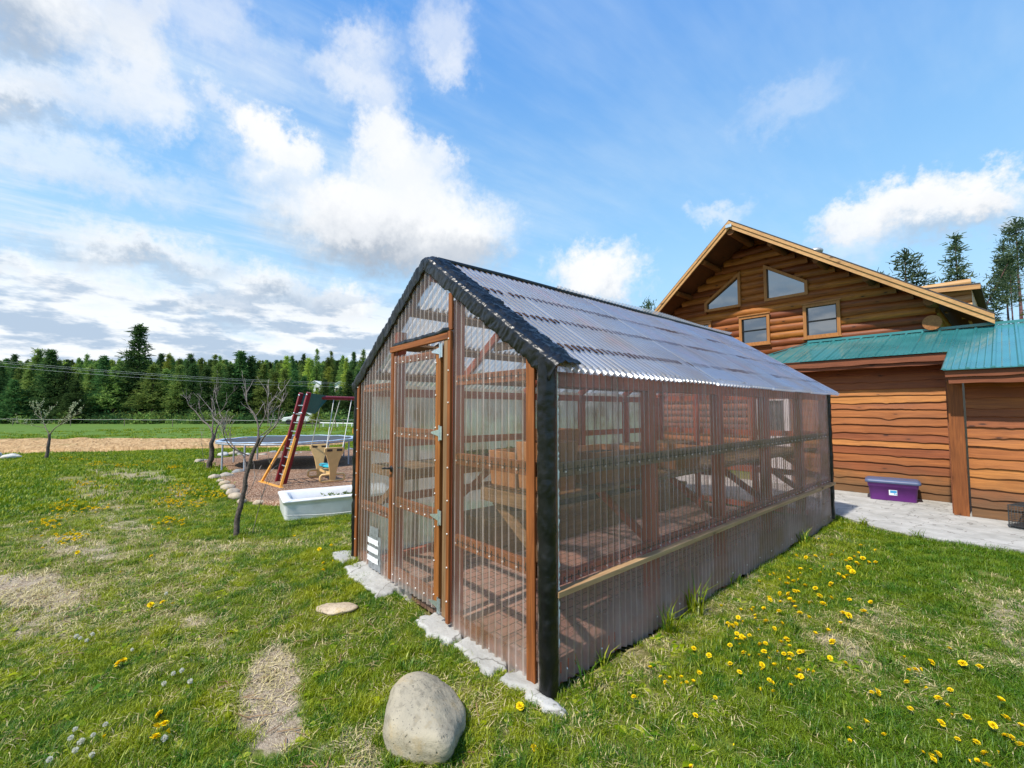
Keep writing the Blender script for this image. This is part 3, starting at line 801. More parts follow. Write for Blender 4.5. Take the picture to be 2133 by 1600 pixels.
# broken concrete footing along the front of the greenhouse
xs = np.arange(-3.05, 0.30, 0.012); ys = np.linspace(-0.34, 0.10, 37)
X, Y = np.meshgrid(xs, ys)
top = 0.014+0.022*fbm(X, Y, 0.35, 31)+0.010*fbm(X, Y, 0.05, 33)+0.09*np.exp(-((X+2.9)/1.2)**2)
SEG = ((-3.0, -2.62, -.19), (-2.56, -1.74, -.24), (-1.22, -.80, -.17), (-.76, -.34, -.15), (-.26, .20, -.118))
def foot_mask(X, Y):
    w = np.zeros(X.shape)
    wx = (fbm(X, Y, .10, 61)-.5)*.16; wy = (fbm(X, Y, .09, 67)-.5)*.12
    for a_, b2_, e_ in SEG:
        dd_ = np.minimum(np.minimum(X+wx-a_, b2_-X-wx), Y+wy-e_)
        if b2_ > 0: dd_ = np.minimum(dd_, np.where(X > -.03, -.035-Y+wy*.5, 1))
        w = np.maximum(w, np.clip(dd_/.02, 0, 1))
    return w
keepz = foot_mask(X, Y)
Z = np.where(keepz > 0.05, top*np.sqrt(keepz), -0.08)
I = np.arange(X.size).reshape(X.shape)
F = np.stack([I[:-1,:-1].ravel(), I[:-1,1:].ravel(), I[1:,1:].ravel(), I[1:,:-1].ravel()], 1)
me = np_mesh('concrete_footing', np.stack([X.ravel(), Y.ravel(), Z.ravel()], 1), F, M['concrete'])
tag(link('concrete_footing', me), kind='structure')
FOOT = (X.ravel(), Y.ravel(), keepz.ravel())

# ------------------------------------------------------------------ the greenhouse
gh = tag(empty('greenhouse', (-GW/2, 0, 0)), 'greenhouse of corrugated clear plastic on an orange-brown frame, black plastic wrapped along its gable', 'greenhouse')
def roof_z(x):
    return GR-SL*abs(x+GW/2)

def corr_sheet(name, m, O, U, V, N, u0, u1, lo, hi, amp=0.0105, pitch=0.066, rows=1, lift=0.0, parent=gh, sub=8, sag=0.0, dirt=None):
    O, U, V, N = Vector(O), Vector(U), Vector(V), Vector(N)
    k = max(2, int(round((u1-u0)/(pitch/sub))))
    us = [u0+(u1-u0)*i/k for i in range(k+1)]
    vs = []; at_ = []
    ph = random.uniform(0, 6.28)
    for j in range(rows+1):
        for u in us:
            a, b = lo(u), hi(u)
            v = a+(b-a)*j/rows
            w = amp*math.sin(2*math.pi*u/pitch)+lift+sag*math.sin(v*4.1+ph)*0.6+sag*math.sin(u*7+ph)
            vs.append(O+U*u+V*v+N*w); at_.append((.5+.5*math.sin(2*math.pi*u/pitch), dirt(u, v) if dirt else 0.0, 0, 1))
    n = len(us)
    fs = [(j*n+i, j*n+i+1, (j+1)*n+i+1, (j+1)*n+i) for j in range(rows) for i in range(n-1)]
    mb = MB(); mb.add(vs, fs, True)
    o = mb.build(name, m, parent, recalc=False)
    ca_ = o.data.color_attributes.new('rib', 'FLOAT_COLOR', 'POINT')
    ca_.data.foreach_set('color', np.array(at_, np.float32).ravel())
    return o

# --- frame
def board(name, p, q, w, h, m, up=(0, 0, 1), parent=gh, bevel=0.003):
    mb = MB(); mb.bar(p, q, w, h, up)
    return mb.build(name, m, parent, bevel=bevel)

for x in (-0.045, -GW+0.045):                                # corner posts
    board('corner_post', (x, 0.055, 0.0), (x, 0.055, GE-0.03), 0.09, 0.09, M['stain_z'], (0, 1, 0))
    board('corner_post', (x, GL-0.055, 0.0), (x, GL-0.055, GE-0.03), 0.09, 0.09, M['red_z'], (0, 1, 0))
bay = GL/5
for i in range(1, 5):                                        # wall studs and rafters
    y = i*bay
    for sx in (-0.05, -GW+0.05):
        board('wall_post', (sx, y, -0.02), (sx, y, GE-0.09), 0.085, 0.09, M['red_z'], (0, 1, 0))
for i in range(0, 6):
    y = min(max(i*bay, 0.055), GL-0.055)
    for s in (-1, 1):
        xe = -GW/2+s*(GW/2-0.02)
        rh = 0.045 if i == 0 else 0.085
        board('rafter', (-GW/2+s*0.01, y, GR-0.057-rh/2), (xe, y, GE-0.032-rh/2), 0.04, rh, M['stain_x'] if i == 0 else M['red_x'], (0, 0, 1))
    if 0 < i < 5:
        board('collar_tie', (-GW/2-0.62, y+0.045, 2.30), (-GW/2+0.62, y+0.045, 2.30), 0.04, 0.09, M['old_x'])
for s in (-1, 1):
    for dx in (0.46, 0.85, 1.25):
        x = -GW/2+s*dx
        board('purlin', (x, 0.02, roof_z(x)-0.042), (x, GL-0.02, roof_z(x)-0.042), 0.09, 0.030, M['old_y'], (SL*s, 0, 1))
    xp = -0.055 if s > 0 else -GW+0.055
    board('top_plate', (xp, 0.11, GE-0.135), (xp, GL-0.11, GE-0.135), 0.075, 0.09, M['red_y'])
    board('sill_plate', (xp, 0.11, 0.04), (xp, GL-0.11, 0.04), 0.08, 0.08, M['red_y'])
board('ridge_beam', (-GW/2, 0.02, GR-0.12), (-GW/2, GL-0.02, GR-0.12), 0.04, 0.12, M['red_y'])

# --- rails with dark strips for their shaded gaps and white screws that hold the sheets on
sc0 = MB(); sc0.ell((0, 0, 0), (0.0065, 0.0065, 0.0065), 8, 5)
sc0 = sc0.build('screw', M['screw']); SCREW = sc0.data; bpy.data.objects.remove(sc0)
N_SCREW = [0]; REST = MB()
def screw(c, parent):
    if N_SCREW[0] < 98:
        N_SCREW[0] += 1
        o = link('screw', SCREW, parent); o.location = Vector(c)-world_loc(parent)
    else:
        REST.ell(c, (0.0065, 0.0065, 0.0065), 8, 5)
class Strip:
    """a dark strip for shaded gaps: one ribbon whose height steps up at each gap"""
    def __init__(self): self.v = []; self.f = []
    def ribbon(self, p, q, hh, up=(0, 0, 1)):
        p, q, up = Vector(p), Vector(q), Vector(up)
        b = len(self.v)
        self.v += [p-up*hh, p+up*hh, q+up*hh, q-up*hh]
        if b: self.f.append((b-2, b+1, b, b-1))
        self.f.append((b, b+1, b+2, b+3))
    def build(self, name, m, parent):
        mb = MB(); mb.add(self.v, self.f); return mb.build(name, m, parent)
def rail(z, h, axis, a, b, at, out, m, slots=True, zs=None, skip=2):
    mb = MB()
    if axis == 'x': mb.bar((a, at, z), (b, at, z), 0.034, h)
    else: mb.bar((at, a, z), (at, b, z), 0.034, h)
    r = mb.build('rail', m, gh, bevel=0.003)
    k = int(abs(b-a)/0.066)
    sb = Strip()
    s0 = math.ceil(min(a, b)/0.066)
    for j in range(k):
        u = (s0+j+0.25)*0.066
        if u > max(a, b)-0.015: break
        if slots and random.random() < 0.93:
            zz = z+random.uniform(-.004, .012)
            hh = h*random.uniform(.20, .30)
            if axis == 'x': sb.ribbon((u-.0065, at-out*.0195, zz), (u+.0065, at-out*.0195, zz), hh)
            else: sb.ribbon((at-out*.0195, u-.0065, zz), (at-out*.0195, u+.0065, zz), hh)
        if j % skip == 0:
            c = (u, at-out*0.036, z-h*.12) if axis == 'x' else (at-out*0.036, u, z-h*.12)
            screw(c, r)
        if slots:
            u2 = u+.066-.0065
            if axis == 'x': sb.ribbon((u+.0065, at-out*.0195, z), (u2, at-out*.0195, z), .003)
            else: sb.ribbon((at-out*.0195, u+.0065, z), (at-out*.0195, u2, z), .003)
    if slots and sb.v: sb.build('shaded_gap_strip', M['slot'], r)
    return r
for z, h in ((1.825, 0.075), (1.245, 0.085), (0.652, 0.085)):
    rail(z, h, 'x', -0.945, -0.095, 0.022, 1, M['stain_x'])
    rail(z, h, 'x', -GW+0.095, -1.955, 0.022, 1, M['stain_x'])
rail(0.07, 0.09, 'x', -0.945, -0.095, 0.022, 1, M['stain_x'], slots=False)
rail(0.14, 0.09, 'x', -GW+0.095, -1.955, 0.022, 1, M['stain_x'], slots=False)
rail(1.243, 0.085, 'y', 0.10, GL-0.10, 0.0-0.020, -1, M['old_y'], skip=2)
rail(0.600, 0.065, 'y', 0.10, GL-0.10, 0.0-0.020, -1, M['red_y'], skip=2)
rail(0.10, 0.065, 'y', 0.10, GL-0.10, 0.0-0.020, -1, M['red_y'], slots=False, skip=5)
for z in (1.245, 0.652):
    mb = MB(); mb.bar((-GW+0.02, 0.1, z), (-GW+0.02, GL-0.1, z), 0.034, 0.085); mb.build('rail', M['red_y'], gh)
for z in (1.825, 1.245, 0.652, 0.07):
    mb = MB(); mb.bar((-GW+0.1, GL-0.02, z), (-0.1, GL-0.02, z), 0.034, 0.085); mb.build('rail', M['red_x'], gh)
for x in (-1.95, -1.0):
    board('wall_post', (x, GL-0.055, 0), (x, GL-0.055, roof_z(x)-0.14), 0.085, 0.06, M['red_z'], (0, 1, 0))

# --- door jambs, header, outside battens
for x in (-1.915, -0.985):
    board('door_jamb', (x, 0.05, 0.05), (x, 0.05, roof_z(x)-0.16), 0.06, 0.085, M['red_z'], (0, 1, 0))
board('jamb_batten', (-1.018, -0.030, 0.09), (-1.018, -0.030, 2.16), 0.052, 0.022, M['old_z'], (0, 1, 0))
board('jamb_batten', (-0.968, -0.034, 0.06), (-0.968, -0.034, 2.20), 0.036, 0.024, M['stain_z'], (0, 1, 0))
board('jamb_batten', (-0.975, -0.024, 2.21), (-0.975, -0.024, roof_z(-0.975)-0.10), 0.05, 0.016, M['stain_z'], (0, 1, 0))
board('jamb_batten', (-1.900, -0.030, 0.12), (-1.900, -0.030, 2.13), 0.045, 0.022, M['stain_z'], (0, 1, 0))
board('corner_batten', (-0.104, -0.026, 0.01), (-0.104, -0.026, GE-0.01), 0.070, 0.016, M['stain_z'], (0, 1, 0))
board('corner_batten', (-GW+0.045, -0.024, 0.12), (-GW+0.045, -0.024, GE-0.03), 0.050, 0.016, M['stain_z'], (0, 1, 0))
board('door_header', (-1.935, -0.034, 2.150), (-0.985, -0.034, 2.165), 0.030, 0.050, M['stain_x'])
for i in range(9):
    screw((-0.966, -0.049, 0.22+i*0.24), gh)
    if i < 8: screw((-GW+0.045, -0.034, 0.3+i*0.22), gh)

# --- the door
door = MB()
door.bar((-1.853, -0.022, 0.13), (-1.853, -0.022, 2.09), 0.045, 0.028, (0, 1, 0))
door.bar((-1.112, -0.030, 0.13), (-1.112, -0.030, 2.09), 0.068, 0.036, (0, 1, 0))
dr_ = door.build('door', M['stain_z'], gh, bevel=0.003)
def drail(z, h, slots=True):
    mb = MB(); mb.bar((-1.828, -0.012, z), (-1.148, -0.012, z), 0.03, h)
    r = mb.build('door_rail', M['stain_x'], dr_, bevel=0.003)
    return r
for z, h in ((2.045, .06), (1.41, .085), (.80, .085), (.19, .09)):
    drail(z, h)
for z in (2.035, 1.41, 0.80, 0.20):
    sb = Strip()
    for j in range(10):
        u = -1.80+j*0.066
        if u > -1.16: break
        sb.ribbon((u-.0065, -0.0285, z+.004), (u+.0065, -0.0285, z+.004), .021)
        sb.ribbon((u+.0065, -0.0285, z+.004), (u+.0595, -0.0285, z+.004), .0015)
        if j % 2 == 0: screw((u, -0.054, z-.012), dr_)
    if z in (1.41, 0.80): sb.build('shaded_gap_strip', M['slot'], dr_)
for i in range(8):
    screw((-1.136, -0.051, 0.22+i*0.25), dr_)
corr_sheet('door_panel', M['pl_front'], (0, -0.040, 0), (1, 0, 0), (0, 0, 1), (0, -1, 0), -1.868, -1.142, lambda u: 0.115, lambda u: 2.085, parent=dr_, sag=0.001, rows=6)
for z in (2.06, 1.43, 0.80, 0.16):
    h = MB()
    h.box(-1.074, -1.044, -0.055, -0.050, z-0.052, z+0.052)
    h.tube([(-1.076, -0.056, z-0.06), (-1.076, -0.056, z+0.06)], 0.006, 8)
    h.add([(-1.080, -0.0525, z-0.028), (-1.080, -0.0525, z+0.028), (-1.20, -0.0525, z+0.006), (-1.20, -0.0525, z-0.006)], [(0, 1, 2, 3)])
    hg = h.build('hinge', M['zinc'], dr_)
h = MB()
h.ell((-1.862, -0.052, 1.085), (0.022, 0.012, 0.03), 10, 8)
h.tube([(-1.862, -0.055, 1.09), (-1.864, -0.085, 1.092), (-1.90, -0.098, 1.090), (-1.945, -0.098, 1.083)], [.009, .009, .009, .006], 8)
h.tube([(-1.862, 0.01, 1.09), (-1.84, 0.05, 1.09), (-1.74, 0.055, 1.085)], .009, 8)
h.build('door_handle', M['black_metal'], dr_)

# --- plastic sheets
PF = M['pl_front']
top_of = lambda u: roof_z(u)-0.03
for a, b, lo, li in ((-0.625, -0.008, -0.01, 0.0), (-0.960, -0.565, -0.005, 0.003)):
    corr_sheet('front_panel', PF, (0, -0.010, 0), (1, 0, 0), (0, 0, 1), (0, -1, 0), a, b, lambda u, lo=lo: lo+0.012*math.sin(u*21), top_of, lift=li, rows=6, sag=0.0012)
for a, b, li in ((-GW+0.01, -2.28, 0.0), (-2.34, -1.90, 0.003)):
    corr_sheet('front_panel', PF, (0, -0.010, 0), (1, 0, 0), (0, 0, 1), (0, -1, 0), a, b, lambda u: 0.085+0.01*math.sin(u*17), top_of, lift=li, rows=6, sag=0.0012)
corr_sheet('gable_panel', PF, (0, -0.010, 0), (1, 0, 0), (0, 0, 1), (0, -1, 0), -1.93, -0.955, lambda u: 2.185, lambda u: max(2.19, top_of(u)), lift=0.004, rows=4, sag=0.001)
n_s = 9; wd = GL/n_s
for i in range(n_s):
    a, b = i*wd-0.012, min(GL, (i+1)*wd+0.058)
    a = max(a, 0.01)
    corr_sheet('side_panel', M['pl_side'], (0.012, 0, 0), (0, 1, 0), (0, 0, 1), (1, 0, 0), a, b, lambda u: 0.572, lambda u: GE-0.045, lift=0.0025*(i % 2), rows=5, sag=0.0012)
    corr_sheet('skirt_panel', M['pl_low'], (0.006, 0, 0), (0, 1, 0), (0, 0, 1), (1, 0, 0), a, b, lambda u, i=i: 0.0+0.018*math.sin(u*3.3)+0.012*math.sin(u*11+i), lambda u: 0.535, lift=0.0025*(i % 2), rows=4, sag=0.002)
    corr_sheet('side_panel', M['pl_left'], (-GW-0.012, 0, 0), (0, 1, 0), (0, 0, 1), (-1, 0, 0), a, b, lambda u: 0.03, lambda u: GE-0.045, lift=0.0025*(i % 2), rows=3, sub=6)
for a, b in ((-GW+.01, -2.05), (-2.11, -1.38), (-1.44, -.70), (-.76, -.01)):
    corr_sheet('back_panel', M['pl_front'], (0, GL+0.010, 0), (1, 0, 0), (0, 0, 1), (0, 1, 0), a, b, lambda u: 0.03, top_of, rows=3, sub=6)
cs = math.hypot(1, SL)
LEN = (GW/2+0.115)*cs
def roof_dirt(a, b):
    def f(u, v):
        d = 0.0
        for dx in (0.0, 0.46, 0.85, 1.25):                   # silt gathers above each purlin
            e = dx*cs-v
            if e > -.05: d = max(d, .95*math.exp(-max(0, e)/(.07+.10*abs(mnoise.noise(Vector((u*5, dx*9, a)))))) if e < .4 else 0)
        d = max(d, .85*math.exp(-((u-b)/.05)**2), .55*math.exp(-((u-a)/.04)**2))
        return d*(.35+.65*min(1, max(0, .5+1.3*mnoise.noise(Vector((u*9, v*1.6, 3))))))
    return f
for s in (-1, 1):
    Vd = (s/cs, 0, -SL/cs); Nd = (s*SL/cs, 0, 1/cs)
    for i in range(n_s):
        a, b = i*wd-0.03, (i+1)*wd+0.045
        a = max(a, 0.03)
        if i == n_s-1: b = GL+0.06
        rg = random.uniform(-.012, .02)
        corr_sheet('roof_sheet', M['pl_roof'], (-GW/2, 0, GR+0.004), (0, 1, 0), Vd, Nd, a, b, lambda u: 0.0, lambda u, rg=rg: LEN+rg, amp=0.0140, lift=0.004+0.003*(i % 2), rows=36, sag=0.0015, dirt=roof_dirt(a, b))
    # dark strips over each purlin stand in for shadowed, dirty gaps in the sheets
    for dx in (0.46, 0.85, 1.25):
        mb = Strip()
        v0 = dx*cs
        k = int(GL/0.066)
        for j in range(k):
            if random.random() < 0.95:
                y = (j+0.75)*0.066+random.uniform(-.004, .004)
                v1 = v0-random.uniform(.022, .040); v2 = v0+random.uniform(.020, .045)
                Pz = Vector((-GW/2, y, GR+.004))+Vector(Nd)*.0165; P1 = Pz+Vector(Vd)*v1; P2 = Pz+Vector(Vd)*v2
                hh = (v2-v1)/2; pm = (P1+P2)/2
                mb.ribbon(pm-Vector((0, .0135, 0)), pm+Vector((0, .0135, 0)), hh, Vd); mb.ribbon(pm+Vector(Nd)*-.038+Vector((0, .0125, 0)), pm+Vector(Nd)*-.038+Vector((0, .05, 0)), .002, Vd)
        mb.build('shaded_gap_strip', M['slot'], gh)
# overlapping short sheets at the eave
for s in (1,):
    Vd = (s/cs, 0, -SL/cs); Nd = (s*SL/cs, 0, 1/cs)
    for i in range(n_s):
        a, b = max(0.05, i*wd), (i+1)*wd+0.05
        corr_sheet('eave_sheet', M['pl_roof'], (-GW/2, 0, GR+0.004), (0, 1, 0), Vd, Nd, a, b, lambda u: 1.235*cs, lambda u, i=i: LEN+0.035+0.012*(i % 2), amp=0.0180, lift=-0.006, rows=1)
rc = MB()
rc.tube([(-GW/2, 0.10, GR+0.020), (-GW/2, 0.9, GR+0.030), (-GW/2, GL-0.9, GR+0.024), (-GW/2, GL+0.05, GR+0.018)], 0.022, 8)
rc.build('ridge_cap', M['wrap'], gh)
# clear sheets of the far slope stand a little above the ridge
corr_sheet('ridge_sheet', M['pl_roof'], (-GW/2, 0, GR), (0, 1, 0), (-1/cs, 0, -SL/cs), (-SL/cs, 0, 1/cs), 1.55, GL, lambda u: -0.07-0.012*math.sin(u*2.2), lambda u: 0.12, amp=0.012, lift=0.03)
board('batten', (0.036, 0.03, 0.5525), (0.036, GL-0.01, 0.5525), 0.056, 0.034, M['batten'])

# --- black plastic wrapped over the gable edge and the near corner post
def sleeve(name, pts, half_a, half_b, A_of, nring=20, crump=0.018, step=0.022, seed=0.0, squash=False):
    path = []
    for p, q in zip(pts[:-1], pts[1:]):
        p, q = Vector(p), Vector(q); k = max(2, int((q-p).length/step))
        for i in range(k): path.append(p.lerp(q, i/k))
    path.append(Vector(pts[-1]))
    for _ in range(5):                                     # round the bends
        path = [path[0]]+[(path[i-1]+path[i]*2+path[i+1])/4 for i in range(1, len(path)-1)]+[path[-1]]
    V = []; F = []
    for i, p in enumerate(path):
        d = (path[min(i+1, len(path)-1)]-path[max(i-1, 0)]).normalized()
        a = A_of; a = Vector(a); b = d.cross(a).normalized()
        for k in range(nring):
            th = 2*math.pi*k/nring
            ct, st = math.cos(th), math.sin(th)
            sq = 0.72
            ca = math.copysign(abs(ct)**sq, ct)*half_a; cb = math.copysign(abs(st)**sq, st)*half_b
            q = p+a*ca+b*cb
            nv = Vector((q.x*13+seed, q.y*13, q.z*13))
            w_ = Vector((mnoise.noise(nv*.8), mnoise.noise(nv*.8+Vector((5, 2, 1))), mnoise.noise(nv*.8+Vector((1, 7, 3)))))*.9
            r = .8*mnoise.noise(nv*.7)+1.1*(.5-abs(mnoise.noise(nv*1.5+w_)))*1.2+.8*(.35-abs(mnoise.noise(nv*3.4+w_*2)))+.35*(.3-abs(mnoise.noise(nv*8)))
            q = q+(a*ct+b*st)*(crump*(r-0.3))
            V.append(q)
    n = nring
    for i in range(len(path)-1):
        for k in range(n):
            F.append((i*n+k, i*n+(k+1) % n, (i+1)*n+(k+1) % n, (i+1)*n+k))
    mb = MB(); mb.add(V, F, True)
    mb.add(V[:n], [tuple(range(n))]); mb.add(V[-n:], [tuple(range(n))])
    return mb.build(name, M['wrap'], gh)
zo = 0.012
def drape(name):
    """black sheet folded over the gable edge: one flap lies on the roof, the other hangs down the front"""
    prof = [(.165, .020), (.13, .027), (.09, .030), (.05, .032), (.01, .033), (-.025, .028), (-.043, .012), (-.046, -.012), (-.043, -.040), (-.040, -.066), (-.036, -.090)]
    pts = [Vector((-GW-0.10, 0, GE-0.075)), Vector((-GW-0.02, 0, GE-0.02)), Vector((-GW/2, 0, GR)), Vector((0.02, 0, GE-0.02)), Vector((0.115, 0, GE-0.085))]
    path = []
    for p, q in zip(pts[:-1], pts[1:]):
        k = max(2, int((q-p).length/.007))
        path += [p.lerp(q, i/k) for i in range(k)]
    path.append(pts[-1])
    for _ in range(60): path = [path[0]]+[(path[i-1]+path[i]*2+path[i+1])/4 for i in range(1, len(path)-1)]+[path[-1]]
    fine = []
    for (a0, b0), (a1, b1) in zip(prof[:-1], prof[1:]):
        for i in range(3): fine.append((a0+(a1-a0)*i/3, b0+(b1-b0)*i/3))
    fine.append(prof[-1])
    n = len(fine); V = []; F = []
    s_ = 0.0
    for i, p in enumerate(path):
        if i: s_ += (path[i]-path[i-1]).length
        d = (path[min(i+1, len(path)-1)]-path[max(i-1, 0)]).normalized()
        up = Vector((-d.z, 0, d.x))
        ragt = 1+.16*mnoise.noise(Vector((s_*7, 1.1, 0)))+.10*mnoise.noise(Vector((s_*21, 4.1, 0)))
        ragf = 1+.22*mnoise.noise(Vector((s_*9, 8.1, 0)))+.10*mnoise.noise(Vector((s_*31, 2.1, 0)))
        for j, (y, nn) in enumerate(fine):
            f_ = j/(n-1)
            yy = y*ragt if y > 0 else y
            nq = nn*ragf if nn < 0 else nn
            # folds run across the band, a little slanted, gathered like cloth
            sl = s_+.10*(f_-.5)+.03*mnoise.noise(Vector((s_*6, f_*2, 5)))
            w = .55*mnoise.noise(Vector((sl*16, f_*1.3, 0)))
            w += 1.0*(.32-abs(mnoise.noise(Vector((sl*23, f_*2.1, 7)))))
            w += .60*(.30-abs(mnoise.noise(Vector((sl*47+2*f_, f_*4.5, 3)))))
            w += .20*mnoise.noise(Vector((sl*90, f_*12, 1)))
            if y > .0: q = Vector((0, yy, 0))+up*(max(nq+.010+.026*w, .017))
            else: q = Vector((0, yy-max(.0095*w, -.008), 0))+up*(nq+.008*w)
            V.append(p+q)
    for i in range(len(path)-1):
        for j in range(n-1): F.append((i*n+j, i*n+j+1, (i+1)*n+j+1, (i+1)*n+j))
    mb = MB(); mb.add(V, F, True)
    o = mb.build(name, M['wrap'], gh)
    sd = o.modifiers.new('thickness', 'SOLIDIFY'); sd.thickness = .003; sd.offset = -1
    return o
drape('gable_wrap')
sleeve('post_wrap', [(0.018, -0.005, 0.0), (0.012, -0.010, 0.6), (0.008, -0.008, 1.3), (0.010, -0.005, GE-0.02)], 0.052, 0.045, (0, 1, 0), crump=0.0055, seed=5, nring=32, step=0.014)
sleeve('post_wrap', [(-GW-0.012, -0.008, 0.10), (-GW-0.020, -0.008, 0.9), (-GW-0.016, -0.008, GE-0.04)], 0.035, 0.028, (0, 1, 0), crump=0.010, seed=9, nring=12)
sleeve('post_wrap', [(0.008, GL-0.02, 0.05), (0.012, GL-0.01, GE-0.06)], 0.035, 0.032, (0, 1, 0), crump=0.010, seed=12, nring=12)
tn = MB()
z = 0.25
while z < GE-0.10:
    l = random.uniform(.01, .05); w = random.uniform(.003, .012)
    y0 = 0.052
    if random.random() < .4: w = .0015
    b_ = len(tn.v)
    tn.v += [(.040, y0, z), (.041+w*.3, y0+w, z)]
    if b_: tn.f.append((b_-2, b_-1, b_+1, b_)); tn.sm.append(False); tn.mi.append(0)
    z += l*.6
tn.build('torn_film', M['torn'], gh)
sleeve('header_wrap', [(-1.90, -0.020, 2.188), (-1.4, -0.022, 2.196), (-0.985, -0.020, 2.212)], 0.018, 0.020, (0, 1, 0), crump=0.014, seed=21, nring=10)
# duct-tape patch on the left panel
tp = MB()
def strip(mb, x0, x1, z0, z1, y, wob=.008):
    k = 8
    V = []
    for j in range(5):
        for i in range(k+1):
            x = x0+(x1-x0)*i/k; zz = z0+(z1-z0)*j/4
            V.append((x+random.uniform(-1, 1)*wob*.5, y-abs(math.sin(x*48))*.008-random.uniform(0, .002), zz+random.uniform(-1, 1)*wob*.4))
    mb.add(V, [(j*(k+1)+i, j*(k+1)+i+1, (j+1)*(k+1)+i+1, (j+1)*(k+1)+i) for j in range(4) for i in range(k)], True)
strip(tp, -2.36, -2.10, 0.11, 0.43, -0.023)
strip(tp, -2.33, -2.15, 0.41, 0.50, -0.024)
tpo = tp.build('tape_patch', M['tape'], gh, recalc=False)
tw = MB()
for z in (0.20, 0.285, 0.365):
    tw = MB(); strip(tw, -2.37, -2.13, z-0.026, z+0.026, -0.028, .006); tw.build('tape_strip', M['tape_w'], tpo, recalc=False)

rest = REST.build('screw_heads', M['screw'], gh); rest['kind'] = 'stuff'

# ------------------------------------------------------------------ inside the greenhouse
mb = MB(); mb.box(-GW+0.09, -0.09, 0.09, GL-0.09, -0.04, 0.012)
tag(mb.build('brick_floor', M['brick']), kind='structure')
def bench(x_in, x_out, label, zt):
    s = 1 if x_out > x_in else -1
    b = tag(empty('potting_bench', ((x_in+x_out)/2, GL/2, 0)), label, 'bench', 'potting benches along the greenhouse walls')
    mb = MB()
    k = 5
    for i in range(k):
        a = x_in+(x_out-x_in)*i/k; c = x_in+(x_out-x_in)*(i+.88)/k
        mb.box(a, c, 0.13, GL-0.13, zt-0.022, zt)
    mb.build('bench_top', M['old_y'], b)
    board('bench_fascia', (x_in-s*0.014, 0.13, zt-0.05), (x_in-s*0.014, GL-0.13, zt-0.05), 0.026, 0.09, M['stain_y'], parent=b)
    board('bench_end', (x_in, 0.115, zt-0.05), (x_out, 0.115, zt-0.05), 0.026, 0.09, M['old_x'], parent=b)
    for i in range(0, 6):
        y = min(max(i*bay, 0.16), GL-0.16)+(0.06 if i else 0.0)
        board('bench_brace', (x_in+s*0.10, y, zt-0.09), (x_out-s*0.01, y, 0.60), 0.035, 0.065, M['old_x'] if i == 0 else M['red_x'], parent=b)
        board('bench_bearer', (x_in, y, zt-0.05), (x_out, y, zt-0.05), 0.035, 0.055, M['red_x'], parent=b)
bench(-0.76, -0.105, 'potting bench with slatted top along the wall behind the black corner post', 1.055)
bench(-1.95, -GW+0.105, 'potting bench along the milky far wall of the greenhouse', 1.055)
def planter(x0, x1, y0, y1, z0, h, label, fill=True, name='terracotta_planter'):
    p = MB()
    tp_ = 0.012
    def ring(e, z): return [(x0+e, y0+e, z), (x1-e, y0+e, z), (x1-e, y1-e, z), (x0+e, y1-e, z)]
    V = ring(0.018, z0)+ring(0, z0+h)+ring(0.014, z0+h)+ring(0.026, z0+h-0.05)
    F = [(0, 3, 2, 1)]
    for a in (0, 4, 8):
        F += [(a+i, a+(i+1) % 4, a+4+(i+1) % 4, a+4+i) for i in range(4)]
    p.add(V, F)
    o = p.build(name, M['terra'], bevel=0.004)
    tag(o, label, 'planter', 'terracotta planters on the benches')
    s = MB(); s.box(x0+0.020, x1-0.020, y0+0.020, y1-0.020, z0+h-0.06, z0+h-0.048)
    s.build('potting_soil', M['soil'], o)
    return o
zt = 1.057
planter(-0.80, -0.50, 0.20, 0.62, zt, 0.25, 'low terracotta planter at the front end of the bench, beside the taller one')
planter(-0.47, -0.22, 0.18, 0.55, zt, 0.33, 'tallest terracotta planter on the bench behind the black post')
planter(-0.70, -0.20, 0.70, 1.45, zt, 0.24, 'long terracotta planter in the middle of the near bench')
planter(-0.68, -0.25, 1.95, 2.45, zt, 0.20, 'terracotta planter farthest along the near bench')
planter(-2.50, -2.05, 2.2, 2.75, zt, 0.30, 'terracotta planter on the far bench seen through the door')
for x, y, w, lab in ((-2.5, 1.0, .5, 'shallow black tray of seedlings at the front of the far bench'), (-2.5, 1.65, .45, 'shallow black tray beside the seedlings on the far bench')):
    tr = MB(); V = []
    for e, z in ((.02, zt), (0, zt+.07), (.01, zt+.07), (.02, zt+.03)):
        V += [(x+e, y+e, z), (x+.42-e, y+e, z), (x+.42-e, y+w-e, z), (x+e, y+w-e, z)]
    F = [(0, 3, 2, 1), (12, 13, 14, 15)]
    for a in (0, 4, 8): F += [(a+i, a+(i+1) % 4, a+4+(i+1) % 4, a+4+i) for i in range(4)]
    tr.add(V, F)
    o = tag(tr.build('plant_tray', M['dark_trays']), lab, 'tray', 'plant trays on the far bench')
    sd = MB()
    for i in range(120):
        px, py = x+random.uniform(.03, .39), y+random.uniform(.03, w-.03)
        a = random.uniform(0, 6.28); l = random.uniform(.02, .07)
        sd.add([(px, py, zt+.03), (px+.012*math.cos(a), py+.012*math.sin(a), zt+.03+l), (px+.03*math.cos(a+1), py+.03*math.sin(a+1), zt+.03+l*.8)], [(0, 1, 2)])
    sd.build('foliage', M['fol_mid'], o)
# raised soil bed on the ground along the far wall
rb = MB(); rb.box(-GW+.12, -1.95, 1.2, 5.4, .0, .34); rb.box(-GW+.10, -1.93, 1.18, 5.42, .34, .40)
o = tag(rb.build('raised_bed', M['old_y'], bevel=.01), 'long low wooden raised bed on the brick floor under the far bench', 'raised bed')
s_ = MB(); s_.ell((-2.32, 3.3, .36), (.34, 1.9, .12), 14, 8); s_.build('bed_soil', M['soil'], o)

